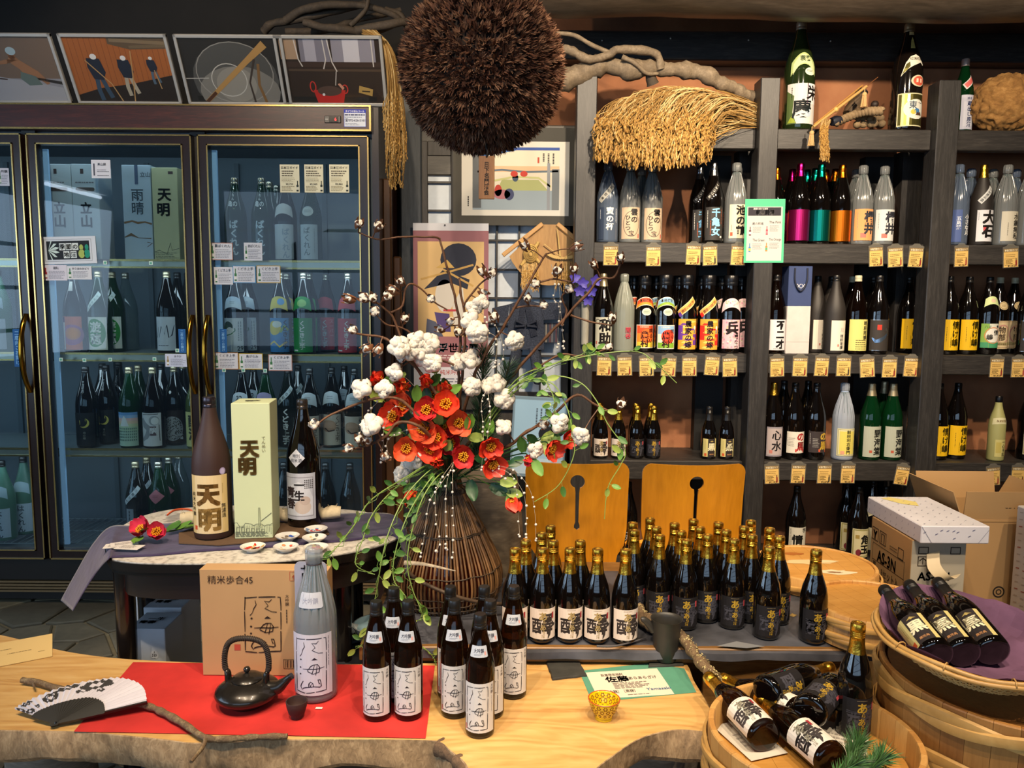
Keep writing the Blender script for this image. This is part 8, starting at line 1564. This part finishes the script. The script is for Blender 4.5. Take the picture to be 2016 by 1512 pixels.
 # red camellias
CAM=[(750,749,'half open, at the upper left end of the bouquet'),(796,762,'cup shaped, second from the upper left'),(843,754,'closed bud at the top of the bouquet'),(880,767,'small bud right of the top bud'),(779,819,'largest and widest open, at the left'),(799,800,'half hidden behind the wide left bloom'),(878,798,'orange red and flat, upper centre right'),(855,780,'half hidden behind the upper centre bloom'),(841,806,'deep red, just left of the upper centre bloom'),(833,843,'large round one at the centre left'),(872,838,'dark red one in the very centre'),(904,830,'orange red one at the right of the centre'),(862,861,'partly covered one below the centre'),(802,880,'side facing one at the lower left'),(849,882,'large orange one at the lower centre'),(889,872,'dark one between lower centre and lower right'),(860,908,'hanging bud under the lower centre bloom'),(913,896,'dark orange one at the lower right edge'),(964,875,'bright scarlet one near the right berries'),(968,910,'ragged scarlet one below the bright scarlet one'),(817,967,'single drooping one left of the basket neck'),(1005,980,'single drooping one right of the basket neck'),(1080,880,'scarlet side bloom beside the right cotton'),(1037,902,'dark bud at the foot of the right group'),(1113,862,'small one half hidden by right leaves')]
random.seed(77)
for i,(x,y,lab) in enumerate(CAM):
 Yc=2.27+.05*abs(noise.noise(Vector((x*.02,y*.02,0))))+(.03 if 'hidden' in lab or 'dark' in lab else 0); c=PY(x,y,Yc); t=thing('red_camellia','red camellia bloom, '+lab,'flower',c)
 d=Vector(((x-880)/260+R(-.25,.25),-1,(840-y)/260+R(-.15,.3))).normalized(); bud='bud' in lab; droop='drooping' in lab
 if droop:d=Vector(((x-900)/300,-.6,-.7)).normalized()
 sc=1.55 if 'large' in lab or 'flat' in lab else (1.1 if bud or 'small' in lab else 1.38)
 pet=RP[2 if 'deep' in lab or 'dark' in lab else (i%2 if x<930 else 0)]
 bloom(t,Vector((0,0,0)),d,sc,pet,5 if i%2 else 6,.4 if bud or droop or 'cup' in lab or 'half open' in lab else 1.0)
 sp=spline([Vector((0,0,0)),-d*.04,(MOUTH-c)*.6+Vector((0,.01,.01)),(MOUTH-c)+Vector((0,0,-.03))],5); MB().tube(sp,.0022,5).build('stem',LEAFM[3],t,60)
 for k in range(2 if i%3 else 3):
  a=R(0,6.28); lp=-d*R(.015,.05)+Vector((R(-.01,.01),0,R(-.01,.01))); leafobj(t,lp,Vector((math.cos(a)*.9,R(-.5,.1),math.sin(a)*.9)),(0,-1,.4),LF[(i+k)%3 if k else 3])
for i,(x,y,dx,dz,k,lab) in enumerate(((755,788,-.6,.4,2,'yellow green leaf under the upper left camellia'),(820,790,.1,1,1,'green leaf standing left of the centre camellias'),(855,735,.2,1,1,'green leaf at the top beside the closed bud'),(920,845,.3,.9,1,'green leaf right of the centre camellias'),(940,880,.0,1,3,'dark green leaf left of the scarlet camellia'),(965,955,.9,-.4,3,'large dark leaf above the basket neck'),(985,950,1,.1,2,'pale curled leaf beside the large dark leaf'),(925,945,.2,-.8,3,'dark leaf hanging over the basket rim'),(790,850,-1,.1,1,'long green leaf pointing left under the wide bloom'),(1105,850,.6,.9,1,'green leaf crossing the right cotton boll'),(1050,905,.5,-.9,1,'green leaf drooping from the right dark bud'),(875,885,.2,.3,2,'small yellow leaf among the lower camellias'),(868,835,-.3,.7,2,'small yellow green leaf in the centre of the bouquet'))):
 p=PY(x,y,2.27 if k!=3 else 2.33); t=thing('camellia_leaf',lab,'leaf',p); o=leafobj(t,(0,0,0),(dx,-.25,dz),(0,-1,.3),LF[k]); o.scale=(1.2,1.2,1.2) if k==3 else (1,1,1); MB().tube(spline([Vector((0,0,0)),(MOUTH-p)*.5+Vector((0,.03,.01)),MOUTH-p+Vector((0,0,-.02))],5),.0014,4).build('stalk',LEAFM[1],t)
 # green vines
VN=[plain('#7f9a4a',.5),plain('#5f8038',.5)]
VI=[('vine trailing right along the middle shelf edge to the third tag',[(985,790,2.36),(1060,730,2.3),(1150,702,2.27),(1250,692,2.25),(1290,715,2.24),(1332,754,2.24)],9),('vine arching right and hanging before the gap between the chairs',[(990,780,2.35),(1080,742,2.3),(1140,752,2.27),(1175,790,2.25),(1195,832,2.24),(1230,885,2.24),(1222,915,2.24),(1197,960,2.24),(1190,1022,2.24)],9),('vine hanging down before the left chair back',[(1010,775,2.34),(1080,752,2.28),(1115,800,2.26),(1126,850,2.25),(1130,895,2.25),(1100,955,2.25),(1052,988,2.25)],8),('leafy vine tuft right of the white cotton',[(1000,775,2.34),(1060,745,2.29),(1085,770,2.27),(1092,800,2.26),(1088,830,2.26)],14),('vine with a green leaf cluster in front of the shelf post',[(1000,765,2.35),(1080,720,2.3),(1140,700,2.28),(1165,690,2.28),(1190,700,2.27)],14),('vine drooping left over the purple cloth end',[(858,912,2.3),(790,945,2.25),(730,985,2.2),(700,1030,2.15),(665,1075,2.08),(640,1098,2.05)],12),('vine hanging left of the basket to the bowl',[(862,918,2.3),(805,968,2.2),(770,1035,2.13),(752,1100,2.1),(738,1180,2.1),(715,1262,2.1),(705,1272,2.1)],12),('vine hanging straight down in front of the basket left side',[(872,930,2.28),(835,975,2.2),(810,1050,2.16),(802,1110,2.14),(812,1160,2.13),(830,1205,2.12),(826,1222,2.12)],11),('vine curving left above the white table edge',[(850,915,2.31),(780,960,2.25),(735,1010,2.2),(715,1060,2.15),(700,1110,2.12),(735,1130,2.12)],10),('vine tuft sprawling behind the two front brown bottles',[(865,925,2.28),(810,1000,2.2),(780,1080,2.14),(775,1140,2.12),(800,1180,2.11),(800,1240,2.1),(850,1290,2.09),(858,1312,2.09)],14)]
random.seed(5)
for lab,pts,nl in VI:
 P_=[MOUTH+Vector((0,0,-.03))]+[PY(*p) for p in pts]; t=thing('green_vine','green '+lab,'vine',MOUTH); sp=spline(P_,7); MB().tube([p-MOUTH for p in sp],[.0023-.0011*i/len(sp) for i in range(len(sp))],5).build('stem',VN[0],t,60)
 if nl>9:q=[p+Vector((R(-.012,.012),R(-.01,.01),-.012+.002*i/7)) for i,p in enumerate(sp[7:])]; MB().tube([p-MOUTH for p in q],.0011,4).build('stem',VN[1],t,60)
 for k in range(nl):
  f=.35+.65*(k+R(0,.6))/nl; p=sp[min(int(f*(len(sp)-1)),len(sp)-1)]-MOUTH; a=R(0,6.28); d=Vector((math.cos(a),R(-.5,.3),math.sin(a)-.4)); s=p+d.normalized()*R(.008,.02); MB().tube([p,s],.0008,4).build('leaf_stalk',VN[0],t); o=leafobj(t,s,d,(R(-.4,.4),-1,.4),LFs[(k%3)]); sc=R(.8,1.35); o.scale=(sc,sc,sc)
  # strings of white beads
BD=MB().ball((0,0,0),.0041,9,6).mesh('bead',plain('#d9d2c8',.3),180); WIRE=plain('#a99f8c',.4)
PS=[('left of the bouquet beside the fridge frame, upper',[(846,800,2.28),(790,740,2.25),(745,790,2.23),(722,815,2.22),(708,856,2.22)]),('left of the bouquet beside the plank',[(846,830,2.27),(780,800,2.24),(757,842,2.22),(755,870,2.22),(750,910,2.22)]),('left of the bouquet, shorter inner one',[(846,840,2.27),(790,850,2.24),(762,870,2.22),(768,903,2.22)]),('down the left front of the basket',[(893,915,2.26),(870,950,2.18),(845,990,2.15),(836,1050,2.14),(828,1096,2.14)]),('down the centre front of the basket',[(893,910,2.26),(880,950,2.2),(877,1015,2.17),(878,1060,2.16),(880,1082,2.16)]),('down the right front of the basket',[(892,910,2.26),(891,950,2.2),(892,1000,2.17),(892,1040,2.16),(890,1098,2.15)]),('between left and centre strands on the basket',[(890,912,2.26),(860,960,2.18),(858,1020,2.15),(866,1060,2.14),(860,1086,2.14)]),('under the white cotton by the pine, left',[(960,765,2.3),(948,790,2.28),(950,830,2.27),(952,855,2.27),(948,925,2.27)]),('under the white cotton by the pine, right',[(960,765,2.3),(964,800,2.27),(966,825,2.26),(960,855,2.26),(956,905,2.26)]),('hanging right of the basket neck, nearest it',[(960,920,2.3),(985,935,2.26),(1014,958,2.25),(1020,1005,2.25),(1023,1056,2.25)]),('hanging before the left chair edge',[(960,918,2.3),(1000,930,2.26),(1030,970,2.25),(1036,1020,2.25),(1036,1058,2.25)]),('hanging on the left chair back, outermost',[(962,915,2.3),(1010,925,2.26),(1042,962,2.25),(1053,1010,2.25),(1055,1064,2.25)]),('hanging in front of the blue costume, left',[(930,600,2.34),(955,625,2.3),(958,650,2.3),(978,668,2.3),(975,714,2.3)]),('hanging in front of the blue costume, right',[(960,640,2.33),(975,640,2.3),(990,680,2.3),(988,710,2.3),(971,724,2.3)]),('hanging below the fan board, left',[(1085,520,2.4),(1092,560,2.4),(1091,592,2.4),(1101,604,2.4),(1097,684,2.4)]),('hanging below the fan board, right',[(1085,520,2.4),(1100,560,2.4),(1104,615,2.4),(1108,660,2.4),(1110,686,2.4)])]
random.seed(9)
for lab,pts in PS:
 c0=PY(*pts[0]); t=thing('bead_strand','thin strand of white beads '+lab,'bead strand',c0); sp=spline([PY(*p) for p in pts],8); MB().tube([p-c0 for p in sp],.0006,4).build('wire',WIRE,t)
 for k in range(8):f=.15+.85*(k+R(-.25,.25))/7.3; p=sp[max(0,min(int(f*(len(sp)-1)),len(sp)-1))]; o=put('bead',BD,t,p-c0+Vector((R(-.003,.003),-.003,0))); s=R(.7,1.1); o.scale=(s,s,s)
 put('bead',BD,t,sp[-1]-c0)
DP=[plain('#24402c',.5,var=.3,scale=40),plain('#35553a',.5,var=.3,scale=40)]
for a,b,n_,lab in (((935,900,2.42),(955,690,2.36),900,'dark green pine spray rising behind the white cotton bolls'),((945,900,2.42),(1002,722,2.37),650,'dark green pine spray behind the right white cotton'),((900,920,2.38),(845,965,2.26),500,'dark green pine spray drooping at the left basket shoulder'),((925,930,2.38),(960,850,2.32),450,'dark green pine spray in the middle under the beads')):pine('pine_spray',lab,PY(*a),PY(*b),n_,.062,.0006,DP)
t=thing('maple_sprig','bright green leafy sprig left of the basket neck','sprig',PY(850,940,2.3)); T0=Vector(t.location); sp=spline([MOUTH-T0+Vector((0,0,-.02)),Vector((0,0,0)),PY(830,970,2.25)-T0,PY(800,1000,2.23)-T0],5); MB().tube(sp,.0016,4).build('stem',VN[0],t)
for k in range(26):p=random.choice(sp[5:])+Vector((R(-.03,.03),R(-.02,.01),R(-.02,.02))); a=R(0,6.28); leafobj(t,p,(math.cos(a),R(-.5,.2),math.sin(a)),(0,-1,.3),LFs[random.choice((0,1))])
